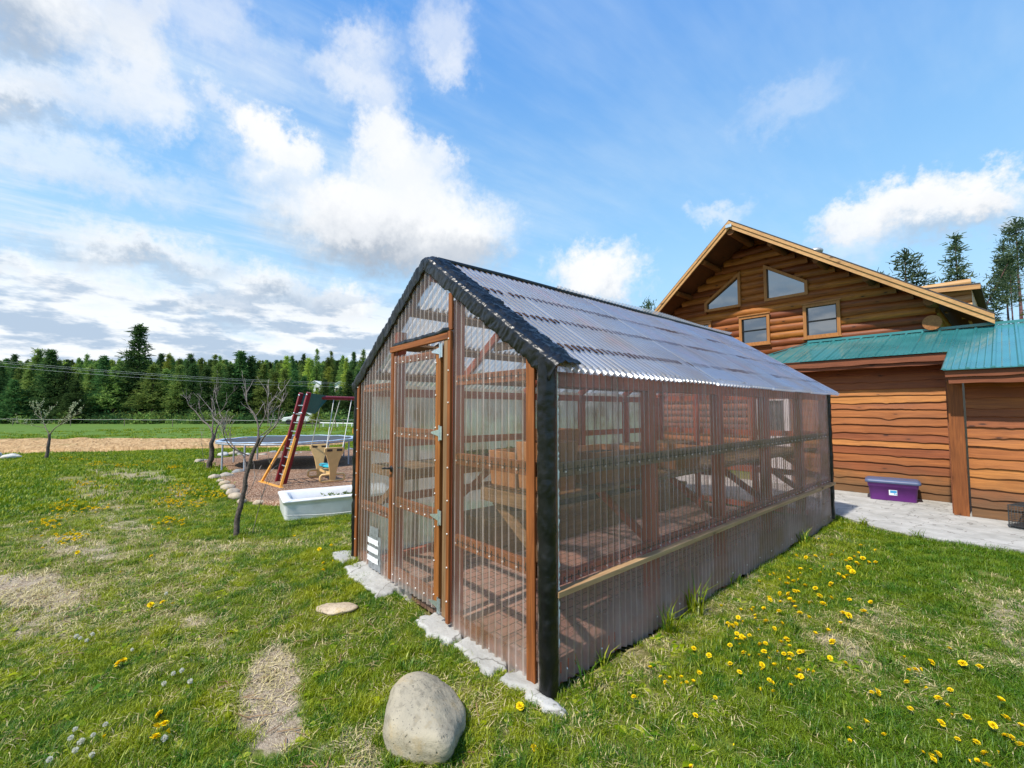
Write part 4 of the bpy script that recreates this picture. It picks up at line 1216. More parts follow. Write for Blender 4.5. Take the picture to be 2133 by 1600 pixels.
# ------------------------------------------------------------------ the log house
HY = 10.40; HX = -2.60; HW = 3.45; HA = 6.26
HSL, HS = 0.73, 0.672
def hs(s): return HS if s > 0 else HSL
def rz(x): return HA-(HS if x > HX else HSL)*abs(x-HX)
house = tag(empty('log_house', (HX, HY, 0)), 'orange log house with a wide gable, two sloping upper windows and a dark shingled roof', 'house')
def soff(x): return rz(x)-0.20
WIN = [dict(poly=[(-2.23, 4.43), (-1.385, 4.43), (-1.385, 4.68), (-2.23, 5.23)], kind='slope'),
       dict(poly=[(-2.915, 4.41), (-3.775, 4.41), (-3.775, 4.59), (-2.915, 5.19)], kind='slope'),
       dict(poly=[(-2.865, 3.35), (-2.24, 3.35), (-2.24, 4.01), (-2.865, 4.01)], kind='sash'),
       dict(poly=[(-1.395, 3.37), (-0.77, 3.37), (-0.77, 4.07), (-1.395, 4.07)], kind='sash'),
       dict(poly=[(-4.35, 3.36), (-3.72, 3.36), (-3.72, 4.02), (-4.35, 4.02)], kind='sash')]
def win_span(w, z):
    xs = []
    P = w['poly']
    for i in range(4):
        (x0, z0), (x1, z1) = P[i], P[(i+1) % 4]
        if (z0 > z) != (z1 > z): xs.append(x0+(x1-x0)*(z-z0)/(z1-z0))
    return (min(xs)-.03, max(xs)+.03) if len(xs) >= 2 else None
mb = MB()
DOORX = (-2.13, -1.33)
z = 0.09; dzl = 0.178
row = 0
while z < HA-0.3:
    spans = [(HX-min(HW, (HA-0.15-z)/HSL), HX+min(HW, (HA-0.15-z)/HS))]
    for w in WIN:
        for zz in (z-.05, z, z+.05):
            sp_ = win_span(w, zz)
            if sp_:
                ns = []
                for a, b in spans:
                    if sp_[1] <= a or sp_[0] >= b: ns.append((a, b)); continue
                    if sp_[0]-a > .02: ns.append((a, sp_[0]))
                    if b-sp_[1] > .02: ns.append((sp_[1], b))
                spans = ns
    for a, b in spans:
        k = max(2, int((b-a)/.16))
        r0 = dzl*.70*random.uniform(.96, 1.05)
        tl = random.uniform(-.008, .008)
        pts, rad = [], []
        for i in range(k+1):
            x = a+(b-a)*i/k
            pts.append((x, HY+.090, z+tl*math.sin(x*.9)+.006*math.sin(x*2.7+row)))
            rad.append(r0*(1+.06*mnoise.noise(Vector((x*2.3, row*5.1, 0)))+(.13 if random.random() < .07 else 0)))
        mb.tube(pts, rad, 10)
    z += dzl; row += 1
mb.prism([(HX-HW, 0), (HX+HW, 0), (HX+HW, soff(HX+HW)+.1), (HX, HA-.12), (HX-HW, soff(HX-HW)+.1)], HY+.060, HY+.12)
wall = mb.build('wall', M['log'], house)
# side walls and back, plain log courses
mb = MB()
for sx in (HX+HW-.05, HX-HW+.05):
    z = .09
    while z < soff(HX+HW)-.02:
        mb.tube([(sx, HY+.14, z), (sx, HY+11, z)], dzl*.55, 10); z += dzl
mb.box(HX-HW, HX+HW, HY+10.9, HY+11, 0, 3.4)
mb.build('wall', M['log_y'], house)
# roof: two slopes whose front edge comes forward towards the ridge
def rake_y(dx): return 9.10+(dx/4.25)*1.0
EX = 4.25
for s in (-1, 1):
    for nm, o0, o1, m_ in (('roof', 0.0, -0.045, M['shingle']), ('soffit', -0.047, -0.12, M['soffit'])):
        mb = MB()
        V = []
        for zo_ in (o0, o1):
            for dx in (0, EX):
                V.append((HX+s*dx, rake_y(dx)+.02*(nm == 'soffit'), HA-hs(s)*dx+zo_))
            for dx in (EX, 0):
                V.append((HX+s*dx, HY+11.6, HA-hs(s)*dx+zo_))
        mb.add(V, [(0, 1, 2, 3), (7, 6, 5, 4), (0, 4, 5, 1), (1, 5, 6, 2), (2, 6, 7, 3), (3, 7, 4, 0)])
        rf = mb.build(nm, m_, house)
        if nm == 'roof' and s == 1: ROOF = rf
    # barge boards along the rake: two stepped boards
    for off, zz, hh, th in ((0.0, -0.075, 0.075, .05), (0.022, -0.160, 0.105, .035)):
        mb = MB()
        a = Vector((HX, rake_y(0)-.03+off, HA+zz)); b = Vector((HX+s*EX, rake_y(EX)-.03+off, HA-hs(s)*EX+zz))
        V = []
        for p in (a, b):
            for dy in (0, th):
                for dz_ in (-hh/2, hh/2): V.append((p.x, p.y+dy, p.z+dz_))
        mb.add(V, [(0, 1, 3, 2), (4, 6, 7, 5), (0, 2, 6, 4), (1, 5, 7, 3), (0, 4, 5, 1), (2, 3, 7, 6)])
        mb.build('barge_board', M['fascia'], house)
    for dx in (0.80, 1.64, 2.47, 3.40):
        rr_ = .068 if dx < 3 else .095
        mb = MB(); mb.tube([(HX+s*dx, rake_y(dx)+.10, HA-hs(s)*dx-.21), (HX+s*dx, HY+.2, HA-hs(s)*dx-.21)], [rr_, rr_*1.08], 12)
        mb.build('purlin_log', M['log_d'], house)
mb = MB(); mb.tube([(HX, 9.16, HA-.27), (HX, HY+.2, HA-.27)], .095, 12); mb.build('ridge_log', M['log_d'], house)
mb = MB(); mb.box(HX-.07, HX+.07, 9.055, 9.068, HA-.20, HA-.13); mb.build('ridge_bracket', M['zinc'], house)
mb = MB(); mb.tube([(HX+HW-.05, HY-.16, 3.36), (HX+HW-.05, HY+.3, 3.36)], .15, 16); mb.build('corner_log', M['log_y'], house)
mb = MB(); mb.tube([(-1.35, 11.2, HA-HS*1.23-.1), (-1.35, 11.2, HA-HS*1.23+.18)], .12, 12); mb.ell((-1.35, 11.2, HA-HS*1.23+.20), (.17, .17, .09), 12, 6)
mb.build('roof_vent', M['vent'], ROOF)
# shed dormer on the right slope
dm = MB()
dx0, dx1, dy0, dy1 = 3.05, 3.92, 11.7, 15.5
zt0, zt1 = HA-HS*dx0+.10, HA-HS*dx0+.06
k = 5
for i in range(k):
    zz = HA-HS*dx1+.05+i*.17
    x_in = HX+max(dx0-.25, (HA-zz)/HS)-.1
    dm.tube([(x_in, dy0+.09, zz), (HX+dx1, dy0+.09, zz)], .092, 10)
dm.box(HX+dx1-.08, HX+dx1, dy0+.1, dy1, HA-HS*dx1-.1, zt1-.05)
dmo = dm.build('dormer', M['fascia'], house)
d2 = MB()
V = [(HX+dx0-.55, dy0-.12, zt0+.10), (HX+dx1+.14, dy0-.12, zt1+.02), (HX+dx1+.14, dy1, zt1+.02), (HX+dx0-.55, dy1, zt0+.10)]
d2.add(V+[(a, b, c-.06) for a, b, c in V], [(0, 1, 2, 3), (7, 6, 5, 4), (0, 4, 5, 1), (1, 5, 6, 2), (2, 6, 7, 3), (3, 7, 4, 0)])
d2.build('dormer_roof', M['shingle'], dmo)
d3 = MB(); d3.bar((HX+dx0-.5, dy0-.135, zt0+.0), (HX+dx1+.14, dy0-.135, zt1-.07), .03, .09); d3.build('dormer_board', M['fascia'], dmo)
# windows
for w in WIN:
    P = w['poly']
    c0 = sum(p[0] for p in P)/4; c1 = sum(p[1] for p in P)/4
    fr = MB()
    inner = []
    for x, z in P:
        inner.append((x, z))
    n = 4
    # frame boards outside the opening, mitred
    def offs(d):
        out = []
        for i in range(4):
            p0, p1, p2 = Vector(P[i-1]), Vector(P[i]), Vector(P[(i+1) % 4])
            e1 = (p1-p0).normalized(); e2 = (p2-p1).normalized()
            n1 = Vector((e1.y, -e1.x)); n2 = Vector((e2.y, -e2.x))
            cc_ = Vector((c0, c1))
            if (p1-cc_).dot(n1) < 0: n1 = -n1
            if (p1-cc_).dot(n2) < 0: n2 = -n2
            b_ = (n1+n2); out.append(p1+b_*(d/(1+n1.dot(n2))))
        return out
    O_, I_ = offs(.055), offs(-.012)
    y0, y1 = HY-.075, HY+.06
    V = [(p.x, y0, p.y) for p in O_]+[(p.x, y0, p.y) for p in I_]+[(p.x, y1, p.y) for p in O_]+[(p.x, y1, p.y) for p in I_]
    F = []
    for i in range(4):
        j = (i+1) % 4
        F += [(i, j, 4+j, 4+i), (8+i, 12+i, 12+j, 8+j), (i, 8+i, 8+j, j), (4+i, 4+j, 12+j, 12+i)]
    fr.add(V, F)
    f = fr.build('window', M['trim'], house)
    if w['kind'] == 'sash':
        s2 = MB()
        zm = (P[0][1]+P[2][1])/2
        x0_, x1_ = min(p[0] for p in P), max(p[0] for p in P)
        z0_, z1_ = P[0][1], P[2][1]
        s2.box(x0_+.012, x1_-.012, HY-.04, HY-.012, zm-.014, zm+.014)
        s2.box(x0_+.012, x0_+.035, HY-.03, HY-.005, z0_, z1_); s2.box(x1_-.035, x1_-.012, HY-.03, HY-.005, z0_, z1_)
        s2.build('sash', M['black_metal'], f)
        s3_ = MB(); s3_.box(x0_-.085, x1_+.085, HY-.115, HY-.077, z0_-.085, z0_-.056); s3_.box(x0_-.085, x1_+.085, HY-.10, HY-.077, z1_+.056, z1_+.085)
        s3_.build('sill', M['trim'], f)
    pn = MB(); pn.add([(p.x, HY+.0, p.y) for p in offs(-.01)], [(0, 1, 2, 3)])
    pn.build('pane', M['glass'], f)

# ------------------------------------------------------------------ lean-to annex with live-edge siding and a green metal roof
AY = 8.88; RS = 0.315
annex = tag(empty('annex', (-.4, AY, 0)), 'low annex with wavy live-edge board siding under a green metal roof', 'shed')
def ar(y): return 2.60+RS*(y-8.45)
def siding(x0, x1, y, z0, z1, rows, seed, name='siding', depth=.038):
    mb = MB(); rnd = random.Random(seed)
    hgt = (z1-z0)/rows
    nseg = max(6, int((x1-x0)/.035))
    zs = [z0]
    for r_ in range(rows): zs.append(zs[-1]+hgt*rnd.uniform(.82, 1.18))
    sc_ = (z1-z0)/(zs[-1]-z0); zs = [z0+(a-z0)*sc_ for a in zs]
    for r_ in range(rows):
        zb, zt_ = zs[r_], min(z1, zs[r_+1]+.045)
        ph = [rnd.uniform(0, 6.28) for _ in range(4)]; am = rnd.uniform(.006, .013)
        V = []; F = []
        bumpx = [(rnd.uniform(x0, x1), rnd.uniform(.006, .020), rnd.uniform(.04, .12)) for _ in range(max(1, int((x1-x0)*1.3)))]
        for i in range(nseg+1):
            x = x0+(x1-x0)*i/nseg
            wz = am*.45*math.sin(x*3.1+ph[0])+am*.3*math.sin(x*7.3+ph[1])+am*.8*mnoise.noise(Vector((x*6, r_*3.3, seed)))+am*.6*mnoise.noise(Vector((x*17, r_*3.3, seed)))
            for bx, bh, bw in bumpx: wz -= bh*math.exp(-((x-bx)/bw)**2)
            wz = wz if r_ > 0 else 0
            cup = .004*math.sin(x*2.1+ph[3])
            V += [(x, y-.004, zt_), (x, y-depth+cup, zb+wz), (x, y-depth+.030+cup, zb+wz-.003), (x, y+.01, zb+wz+.004)]
        for i in range(nseg):
            a, b = i*4, (i+1)*4
            F += [(a, a+1, b+1, b), (a+1, a+2, b+2, b+1), (a+2, a+3, b+3, b+2)]
        F += [(0, 1, 2, 3), (nseg*4+3, nseg*4+2, nseg*4+1, nseg*4)]
        mb.add(V, F)
    mb.box(x0, x1, y+.012, y+.06, z0, z1)
    return mb.build(name, M['siding'], annex)
siding(-1.30, 1.10, AY, 0.03, 2.52, 18, 5)
BY = 7.72
siding(1.33, 3.9, BY, 0.03, 2.10, 14, 9)
mb = MB(); mb.box(1.12, 1.30, BY+.03, AY+.04, 0.03, 2.30); mb.build('siding', M['fascia_r'], annex)
mb = MB(); mb.box(-2.24, -2.20, AY+.065, HY-.08, 0.03, 2.6); mb.build('siding', M['fascia_r'], annex)
# corner post: a broad board leaning a touch, with a narrower board behind it
board('corner_post', (1.225, BY-.05, 0.0), (1.225, BY-.05, 2.06), 0.165, 0.055, M['stain_z'], (0, 1, 0), parent=annex)
board('corner_board', (1.125, BY+.30, 0.03), (1.125, BY+.30, 2.32), 0.022, 0.12, M['fascia_r'], (0, 1, 0), parent=annex)
board('corner_board', (1.075, AY-.045, 0.03), (1.075, AY-.045, 2.42), 0.05, 0.03, M['stain_z'], (0, 1, 0), parent=annex)
# fascia and soffit
def fboard(x0, x1, y, z, h, th=.035, m_=None):
    mb = MB(); k = int((x1-x0)/.06); V = []
    ph = random.uniform(0, 6)
    for i in range(k+1):
        x = x0+(x1-x0)*i/k; w = .006*math.sin(x*4+ph)+.004*math.sin(x*11+ph)
        V += [(x, y, z+h/2), (x, y, z-h/2+w), (x, y+th, z-h/2+w), (x, y+th, z+h/2)]
    F = [(0, 1, 2, 3), (k*4+3, k*4+2, k*4+1, k*4)]
    for i in range(k):
        a, b = i*4, i*4+4
        F += [(a, a+1, b+1, b), (a+1, a+2, b+2, b+1), (a+2, a+3, b+3, b+2), (a+3, a, b, b+3)]
    mb.add(V, F); mb.build('fascia_board', m_ or M['fascia_r'], annex, bevel=.003)
fboard(-2.1, 1.13, 8.475, 2.512, .125)
fboard(-2.1, 1.13, 8.515, 2.418, .06)
fboard(1.16, 4.2, 7.24, 2.145, .10)
fboard(1.19, 4.2, 7.275, 2.045, .095)
mb = MB(); mb.box(-1.9, 1.12, 8.56, AY-.03, 2.40, 2.42); mb.box(1.2, 4.1, 7.32, BY-.03, 2.02, 2.04); mb.build('soffit', M['fascia_r'], annex)
# metal roof with raised ribs
def metal(poly_xy, name='metal_roof'):
    mb = MB()
    V = [(x, y, ar(y)) for x, y in poly_xy]
    n = len(V)
    mb.add(V+[(a, b, c-.012) for a, b, c in V], [tuple(range(n)), tuple(range(2*n-1, n-1, -1))]+[(i, i+n, (i+1) % n+n, (i+1) % n) for i in range(n)])
    return mb
TY = HY-.06
mr = metal([(-2.35, 8.44), (1.145, 8.44), (1.145, 7.19), (4.3, 7.19), (4.3, TY), (-1.37, TY)])
x = -2.1
ribs = MB()
while x < 4.3:
    y0 = 8.435 if x < 1.15 else 7.185
    y1 = TY-.01
    if x < -1.37: y1 = 8.44+(x+2.35)/.98*(TY-8.44)
    if y1-y0 > .1:
        V = []
        for y in (y0, y1):
            z = ar(y)
            V += [(x-.028, y, z+.001), (x-.012, y, z+.022), (x+.012, y, z+.022), (x+.028, y, z+.001)]
        mr.add(V, [(0, 1, 5, 4), (1, 2, 6, 5), (2, 3, 7, 6), (0, 3, 2, 1), (4, 5, 6, 7)])
    for mx in (.085, .165):                                  # low ribs between
        if x+mx < 4.25 and y1-y0 > .2 and x+mx > -1.35:
            yy0 = 8.437 if x+mx < 1.13 else 7.187
            V = []
            for y in (yy0, TY-.02):
                z = ar(y); V += [(x+mx-.012, y, z+.001), (x+mx, y, z+.006), (x+mx+.012, y, z+.001)]
            mr.add(V, [(0, 1, 4, 3), (1, 2, 5, 4)])
    x += .25
mro = mr.build('metal_roof', M['green_metal'], annex)
fl = MB(); fl.bar((-1.37, TY-.015, ar(TY)+.035), (4.3, TY-.015, ar(TY)+.035), .03, .05)
fl.bar((-2.36, 8.43, ar(8.43)+.02), (-1.37, TY, ar(TY)+.02), .07, .012); fl.build('flashing', M['green_metal'], mro)
# wooden door painted white, behind the greenhouse
pw = MB(); pw.box(-2.20, -1.32, AY+.02, AY+.06, .03, 2.35)
pwo = pw.build('porch_wall', M['fascia_r'], annex)
dd = MB(); dd.box(-2.12, -1.37, AY-.03, AY+.018, .03, 1.98)
do_ = dd.build('white_door', M['white_door'], annex, bevel=.005)
g_ = MB(); g_.box(-2.0, -1.49, AY-.042, AY-.032, 1.15, 1.82); g_.build('pane', M['glass'], do_)
k_ = MB(); k_.ell((-1.44, AY-.06, 1.0), (.03, .03, .03), 10, 8); k_.build('door_knob', M['zinc'], do_)

# ------------------------------------------------------------------ purple storage tote on the slab
tt = tag(empty('storage_tote', (.32, 8.45, .03), R(9)), 'purple plastic storage tote with a slate blue lid standing on the concrete by the siding', 'storage tote')
def rrect(hx, hy, r, k=5):
    pts = []
    for cx, cy, a0 in ((hx-r, hy-r, 0), (-hx+r, hy-r, 90), (-hx+r, -hy+r, 180), (hx-r, -hy+r, 270)):
        for i in range(k+1):
            a = R(a0+90*i/k); pts.append((cx+r*math.cos(a), cy+r*math.sin(a)))
    return pts
def loft(mb, rings, cap0=True, cap1=True, smooth=True):
    n = len(rings[0]); V = [p for r_ in rings for p in r_]
    F = []
    for j in range(len(rings)-1):
        F += [(j*n+i, j*n+(i+1) % n, (j+1)*n+(i+1) % n, (j+1)*n+i) for i in range(n)]
    mb.add(V, F, smooth)
    if cap0: mb.add(rings[0], [tuple(range(n))[::-1]])
    if cap1: mb.add(rings[-1], [tuple(range(n))])
mb = MB()
loft(mb, [[(x, y, z) for x, y in rrect(hx, hy, .03)] for hx, hy, z in ((.262, .150, 0), (.268, .155, .01), (.282, .166, .20), (.292, .176, .202), (.298, .182, .275))])
bo = mb.build('tote_body', M['tote_body'], tt, world=False)
mb = MB(); mb.box(-.06, .07, -.1665, -.1655, .205, .212); mb.build('tote_ridge', M['tote_body'], bo, world=False)
mb = MB()
loft(mb, [[(x, y, z) for x, y in rrect(hx, hy, .045)] for hx, hy, z in ((.318, .202, .262), (.325, .208, .268), (.322, .206, .300), (.305, .19, .306), (.298, .183, .318), (.28, .165, .320))])
mb.build('tote_lid', M['tote_lid'], tt, world=False)
def on_front(x0, x1, z0, z1, e):
    yf = lambda z: -(.155+.011*(z-.01)/.19)-e
    return [(x0, yf(z0), z0), (x1, yf(z0), z0), (x1, yf(z1), z1), (x0, yf(z1), z1)]
mb = MB(); mb.add(on_front(-.045, .05, .085, .165, .002), [(0, 1, 2, 3)]); st = mb.build('sticker', M['sticker'], tt, world=False)
mb = MB()
mb.add(on_front(-.03, .045, .12, .158, .0032), [(0, 1, 2, 3)]); mb.add(on_front(.012, .026, .10, .115, .0032), [(0, 1, 2, 3)]); mb.add(on_front(.03, .046, .094, .108, .0032), [(0, 1, 2, 3)])
mb.build('sticker_print', M['sticker_b'], st, world=False)
tt.scale = (1.16, 1.08, 1.14)

# folded wire crate leaning by the right wall
cr = tag(empty('wire_crate', (1.70, 7.18, .03), R(-20)), 'dark wire pet crate lying by the right-hand siding wall', 'crate')
mb = MB()
cw, cd, ch = .72, .42, .30
for z in (0, ch):
    for a, b in (((0, 0), (cw, 0)), ((cw, 0), (cw, cd)), ((cw, cd), (0, cd)), ((0, cd), (0, 0))): mb.tube([(a[0], a[1], z), (b[0], b[1], z)], .006, 6)
for x, y in ((0, 0), (cw, 0), (cw, cd), (0, cd)): mb.tube([(x, y, 0), (x, y, ch)], .006, 6)
mb.build('crate_frame', M['crate'], cr, world=False)
mb = MB()
for i in range(1, 24):
    x = cw*i/24
    mb.tube([(x, 0, 0), (x, 0, ch), (x, cd, ch), (x, cd, 0)], .0022, 4, False)
for j in range(1, 10):
    z = ch*j/10; mb.tube([(0, 0, z), (cw, 0, z)], .0022, 4, False); mb.tube([(0, 0, z), (0, cd, z)], .0022, 4, False)
for j in range(1, 14):
    y = cd*j/14; mb.tube([(0, y, 0), (0, y, ch), (cw, y, ch)], .0022, 4, False)
mb.build('crate_mesh', M['crate'], cr, world=False)
mb = MB(); mb.box(.01, cw-.01, .01, cd-.01, .005, .035); mb.build('crate_tray', M['dark_trays'], cr, world=False, bevel=.006)

# ------------------------------------------------------------------ stones
def gzf(x, y): return float(gz(np.array([x]), np.array([y]))[0])
def stone(name, x, y, r, m, label, cat, group=None, seed=0, sink=.3, flat=1.0, rz=0.0, nu=24, nv=16, rough=.10):
    r = Vector(r)
    off = Vector((seed*3.7, seed*1.3, seed*2.1))
    def fn(d):
        a = 1+.30*mnoise.noise(d*1.1+off)+rough*mnoise.noise(d*2.6+off)+.03*mnoise.noise(d*7+off)
        return a
    mb = MB(); mb.ell((0, 0, r.z*(1-sink)), r, nu, nv, True, fn)
    o = mb.build(name, m, recalc=True)
    o.location = (x, y, gzf(x, y)); o.rotation_euler = (0, 0, rz)
    return tag(o, label, cat, group)
# the big boulder: blunt top to the left, shoulder falling to the right as seen from the path
mb = MB()
Rv = Vector((math.cos(YAW), math.sin(YAW), 0)); Fv = Vector((-math.sin(YAW), math.cos(YAW), 0))
CUT = ((Rv*.66+Vector((0, 0, .75))).normalized(), .66), ((Fv*-.5+Vector((0, 0, .86))).normalized(), .93), ((Rv*.95-Fv*.3+Vector((0, 0, -.1))).normalized(), .92)
def bfn(d):
    a, b_, c_ = abs(d.dot(Rv)), abs(d.dot(Fv)), abs(d.z)
    k = (a**3.1+b_**3.1+c_**3.1)**(-1/3.1)
    for nv, lim in CUT:
        v = d.dot(nv)
        if v > .05:
            h_ = lim/v; e_ = .10
            k = -math.log(math.exp(-k/e_)+math.exp(-h_/e_))*e_+.02
    if d.z < 0: k *= 1-.10*(-d.z)*max(0, -d.dot(Fv))
    return k*(1+.045*mnoise.noise(d*1.6+Vector((4, 1, 0)))+.028*mnoise.noise(d*3.1)+.012*mnoise.noise(d*7)+.005*mnoise.noise(d*19))
mb.ell((0, 0, .098), (.226, .178, .146), 72, 52, True, bfn)
bo = mb.build('boulder', M['boulder'])
bo.location = (-.165, -.685, -.012)
tag(bo, 'large smooth grey granite boulder in the grass before the greenhouse corner', 'boulder')
stone('flat_stone', -1.75, -.54, (.15, .09, .035), M['rock_t'], 'flat pale stone in the grass between the boulder and the footing', 'stone', seed=31, sink=.55, rz=.9)
ROCKS= [[-10.57, -0.16, 0.24], [-10.75, 0.09, 0.27], [-11.1, 0.29, 0.17], [-11.29, 0.45, 0.29], [-9.91, -0.13, 0.15], [-9.41, -0.14, 0.2], [-8.69, -0.19, 0.23], [-8.1, -0.2, 0.24], [-7.57, -0.23, 0.24], [-7.17, -0.22, 0.15], [-6.84, -0.02, 0.16], [-14.7, 0.0, 0.23], [-15.02, 0.22, 0.21], [-16.18, 0.84, 0.33], [-16.51, 1.21, 0.3], [-16.36, 1.37, 0.2], [-16.21, 1.54, 0.24], [-15.82, 1.98, 0.24], [-16.54, 2.49, 0.28], [-16.39, 2.66, 0.18], [-15.65, 2.69, 0.21], [-15.44, 2.93, 0.21], [-15.88, 3.24, 0.18], [-15.03, 3.39, 0.21], [-15.18, 4.03, 0.18], [-15.59, 4.44, 0.22], [-15.81, 4.8, 0.23], [-16.04, 5.18, 0.23]]
for i, (x, y, w) in enumerate(ROCKS):
    near = i < 11
    mt = M['rock_t'] if (near and i not in (3, 2)) else (M['rock_g'] if i % 3 == 0 or i == 3 else M['rock_w'] if i % 3 == 1 else M['rock_t'])
    if near:
        lab = 'rounded tan rock edging the near side of the wood-chip bed'; g = 'tan rocks edging the near side of the bed'
        if i == 3: lab, g = 'large blue-grey rock among tan rocks at the corner of the wood-chip bed', None
        elif i == 0: lab, g = 'tan rock at the outer corner of the wood-chip bed, nearest the middle fruit tree', None
        elif i == 10: lab, g = 'flat half-buried tan rock beside the white bathtub', None
    else:
        lab = 'pale rock in the row behind the trampoline legs'; g = 'rocks in the row behind the trampoline'
        if i == 11 or i == 12: lab, g = ('flat tan rock at the far end of the near edging, by the middle fruit tree', 'flat rocks by the middle fruit tree')
    fl = .8 if near else .75
    stone('border_rock', x, y, (w*.62, w*.50, w*.42*fl), mt, lab, 'rock', g, seed=i+1, sink=.42, rz=i*1.7, nu=16, nv=10)
stone('field_stone', -20.6, -4.9, (.14, .16, .14), M['rock_w'], 'pale stone at the far left by the straw strip', 'stone', seed=51, sink=.3)
stone('field_stone', -20.1, -4.5, (.14, .24, .10), M['rock_w'], 'grey flat stone at the far left beside a pale one', 'stone', seed=53, sink=.3)

# ------------------------------------------------------------------ white bathtub planter
A = Vector((-5.29, .0, 0)); B = Vector((-6.40, .06, 0))
L_ = Vector((-4.99, .85, 0))-A
ld = Vector((.17, .985, 0)).normalized(); wd_ = Vector((-.985, .17, 0))
tub = tag(empty('bathtub', tuple(A+ld*.8+wd_*.42), math.atan2(ld.y, ld.x)), 'old white enamel bathtub standing on the lawn, filled with soil as a planter', 'bathtub')
TL, TW = .85, .50
mb = MB()
def rr2(hx, hy, r, z): return [(x, y, z) for x, y in rrect(hx, hy, r, 4)]
loft(mb, [rr2(TL-.05, TW-.05, .06, -.12), rr2(TL-.02, TW-.02, .05, .20), rr2(TL-.01, TW-.01, .05, .255), rr2(TL, TW, .05, .262), rr2(TL, TW, .05, .285),
          rr2(TL-.015, TW-.015, .05, .292), rr2(TL-.11, TW-.12, .10, .290), rr2(TL-.125, TW-.135, .12, .28), rr2(TL-.17, TW-.18, .14, .10), rr2(TL-.20, TW-.2, .14, .02)], True, True)
mb.build('tub_shell', M['white_tub'], tub, world=False)
mb = MB(); mb.ell((.18, 0, .115), (TL-.30, TW-.19, .09), 26, 14, True, lambda d: 1+.22*mnoise.noise(d*4)); mb.ell((-.2, 0, .08), (TL-.38, TW-.2, .05), 20, 10)
mb.build('tub_soil', M['soil'], tub, world=False)
mb = MB()
for i in range(420):
    a = random.uniform(0, 6.28); x = .25+random.gauss(0, .22); y = random.gauss(0, .13)
    l = random.uniform(.02, .06); z = .17+random.uniform(0, .03)
    b_a = random.uniform(0, 6.28)
    mb.add([(x, y, z), (x+.02*math.cos(b_a), y+.02*math.sin(b_a), z+l*.4), (x+l*.6*math.cos(a), y+l*.6*math.sin(a), z+l)], [(0, 1, 2)])
mb.build('foliage', M['fol_mid'], tub, world=False, recalc=False)
pts = []
for i in range(20):
    f_ = i/19; p = A+ld*(-.02+1.5*f_)-wd_*(.135)+Vector((0, 0, .10-.05*math.sin(f_*3)+.06*max(0, f_-.75)*3))
    pts.append(p)
mb = MB(); mb.tube(pts, .007, 6)
tag(mb.build('garden_rope', M['rope']), 'thin white rope running along the near side of the bathtub', 'rope')

# ------------------------------------------------------------------ swing set
sw = tag(empty('swing_set', (-8.6, .75, .03)), 'play swing set with a dark red ladder frame, amber braces and a teal bracket plate', 'swing set')
b1, b2 = Vector((-9.01, .78, .03)), Vector((-8.50, .79, .03))
t1, t2 = Vector((-8.61, 1.12, 1.99)), Vector((-8.14, 1.14, 1.99))
for b, t in ((b1, t1), (b2, t2)):
    mb = MB(); mb.bar(b, t, .085, .085, (0, 1, 0)); mb.build('frame_post', M['red_paint'], sw, bevel=.012)
for i in range(1, 10):
    f_ = i/10.5
    mb = MB(); mb.tube([b1.lerp(t1, f_), b2.lerp(t2, f_)], .014, 8); mb.build('rung', M['zinc'], sw)
y1, y2 = Vector((-9.12, .50, .04)), Vector((-8.08, .62, .04))
mb = MB(); mb.bar(y1+Vector((-.1, 0, 0)), y2+Vector((.12, 0, 0)), .09, .05); mb.build('base_bar', M['yellow_paint'], sw, bevel=.006)
for b, t, f_ in ((y1, (b1, t1), .52), (y2, (b2, t2), .52)):
    mb = MB(); mb.bar(b, t[0].lerp(t[1], f_)+Vector((0, -.03, 0)), .06, .045, (0, 1, 0)); mb.build('brace', M['yellow_paint'], sw, bevel=.006)
bard = Vector((-.32, 1.0, 0)).normalized()
mid_t = (t1+t2)/2+Vector((0, .02, -.10))
bend = mid_t+bard*3.0
mb = MB(); mb.tube([mid_t+bard*.12, bend], .045, 12); mb.build('top_beam', M['red_paint'], sw)
# bracket: flat plates that join the posts to the beam
nd = Vector((0, 0, 1)).cross(bard)
for sgn in (-1, 1):
    base = (t1 if sgn < 0 else t2)
    c_ = mid_t+nd*(-sgn*.05)
    P_ = [base+Vector((0, 0, -.02)), mid_t+bard*.48+Vector((0, 0, .06)), mid_t+bard*.52+Vector((0, 0, -.05)), mid_t+bard*.22+Vector((0, 0, -.36)), base.lerp((b1 if sgn < 0 else b2), .21)]
    mb = MB()
    nrm = Vector((0, 0, 0))
    off = nd*.012*sgn
    mb.add([p-off for p in P_]+[p+off for p in P_], [(4, 3, 2, 1, 0), (5, 6, 7, 8, 9)]+[(i, (i+1) % 5, (i+1) % 5+5, i+5) for i in range(5)])
    mb.build('bracket_plate', M['green_plate'], sw)
    for p in (P_[0], P_[4], P_[1]):
        mb = MB(); mb.ell(tuple(p+Vector((.02, -.05, -.03))), (.02, .02, .02), 8, 6); mb.build('bolt', M['zinc'], sw)
e1, e2 = bend+Vector((-.45, .30, -1.93)), bend+Vector((.45, .30, -1.93))
for e in (e1, e2):
    mb = MB(); mb.bar((e.x, e.y, .03), bend+Vector((0, 0, .0)), .085, .085, (0, 1, 0)); mb.build('frame_post', M['red_paint'], sw, bevel=.012)
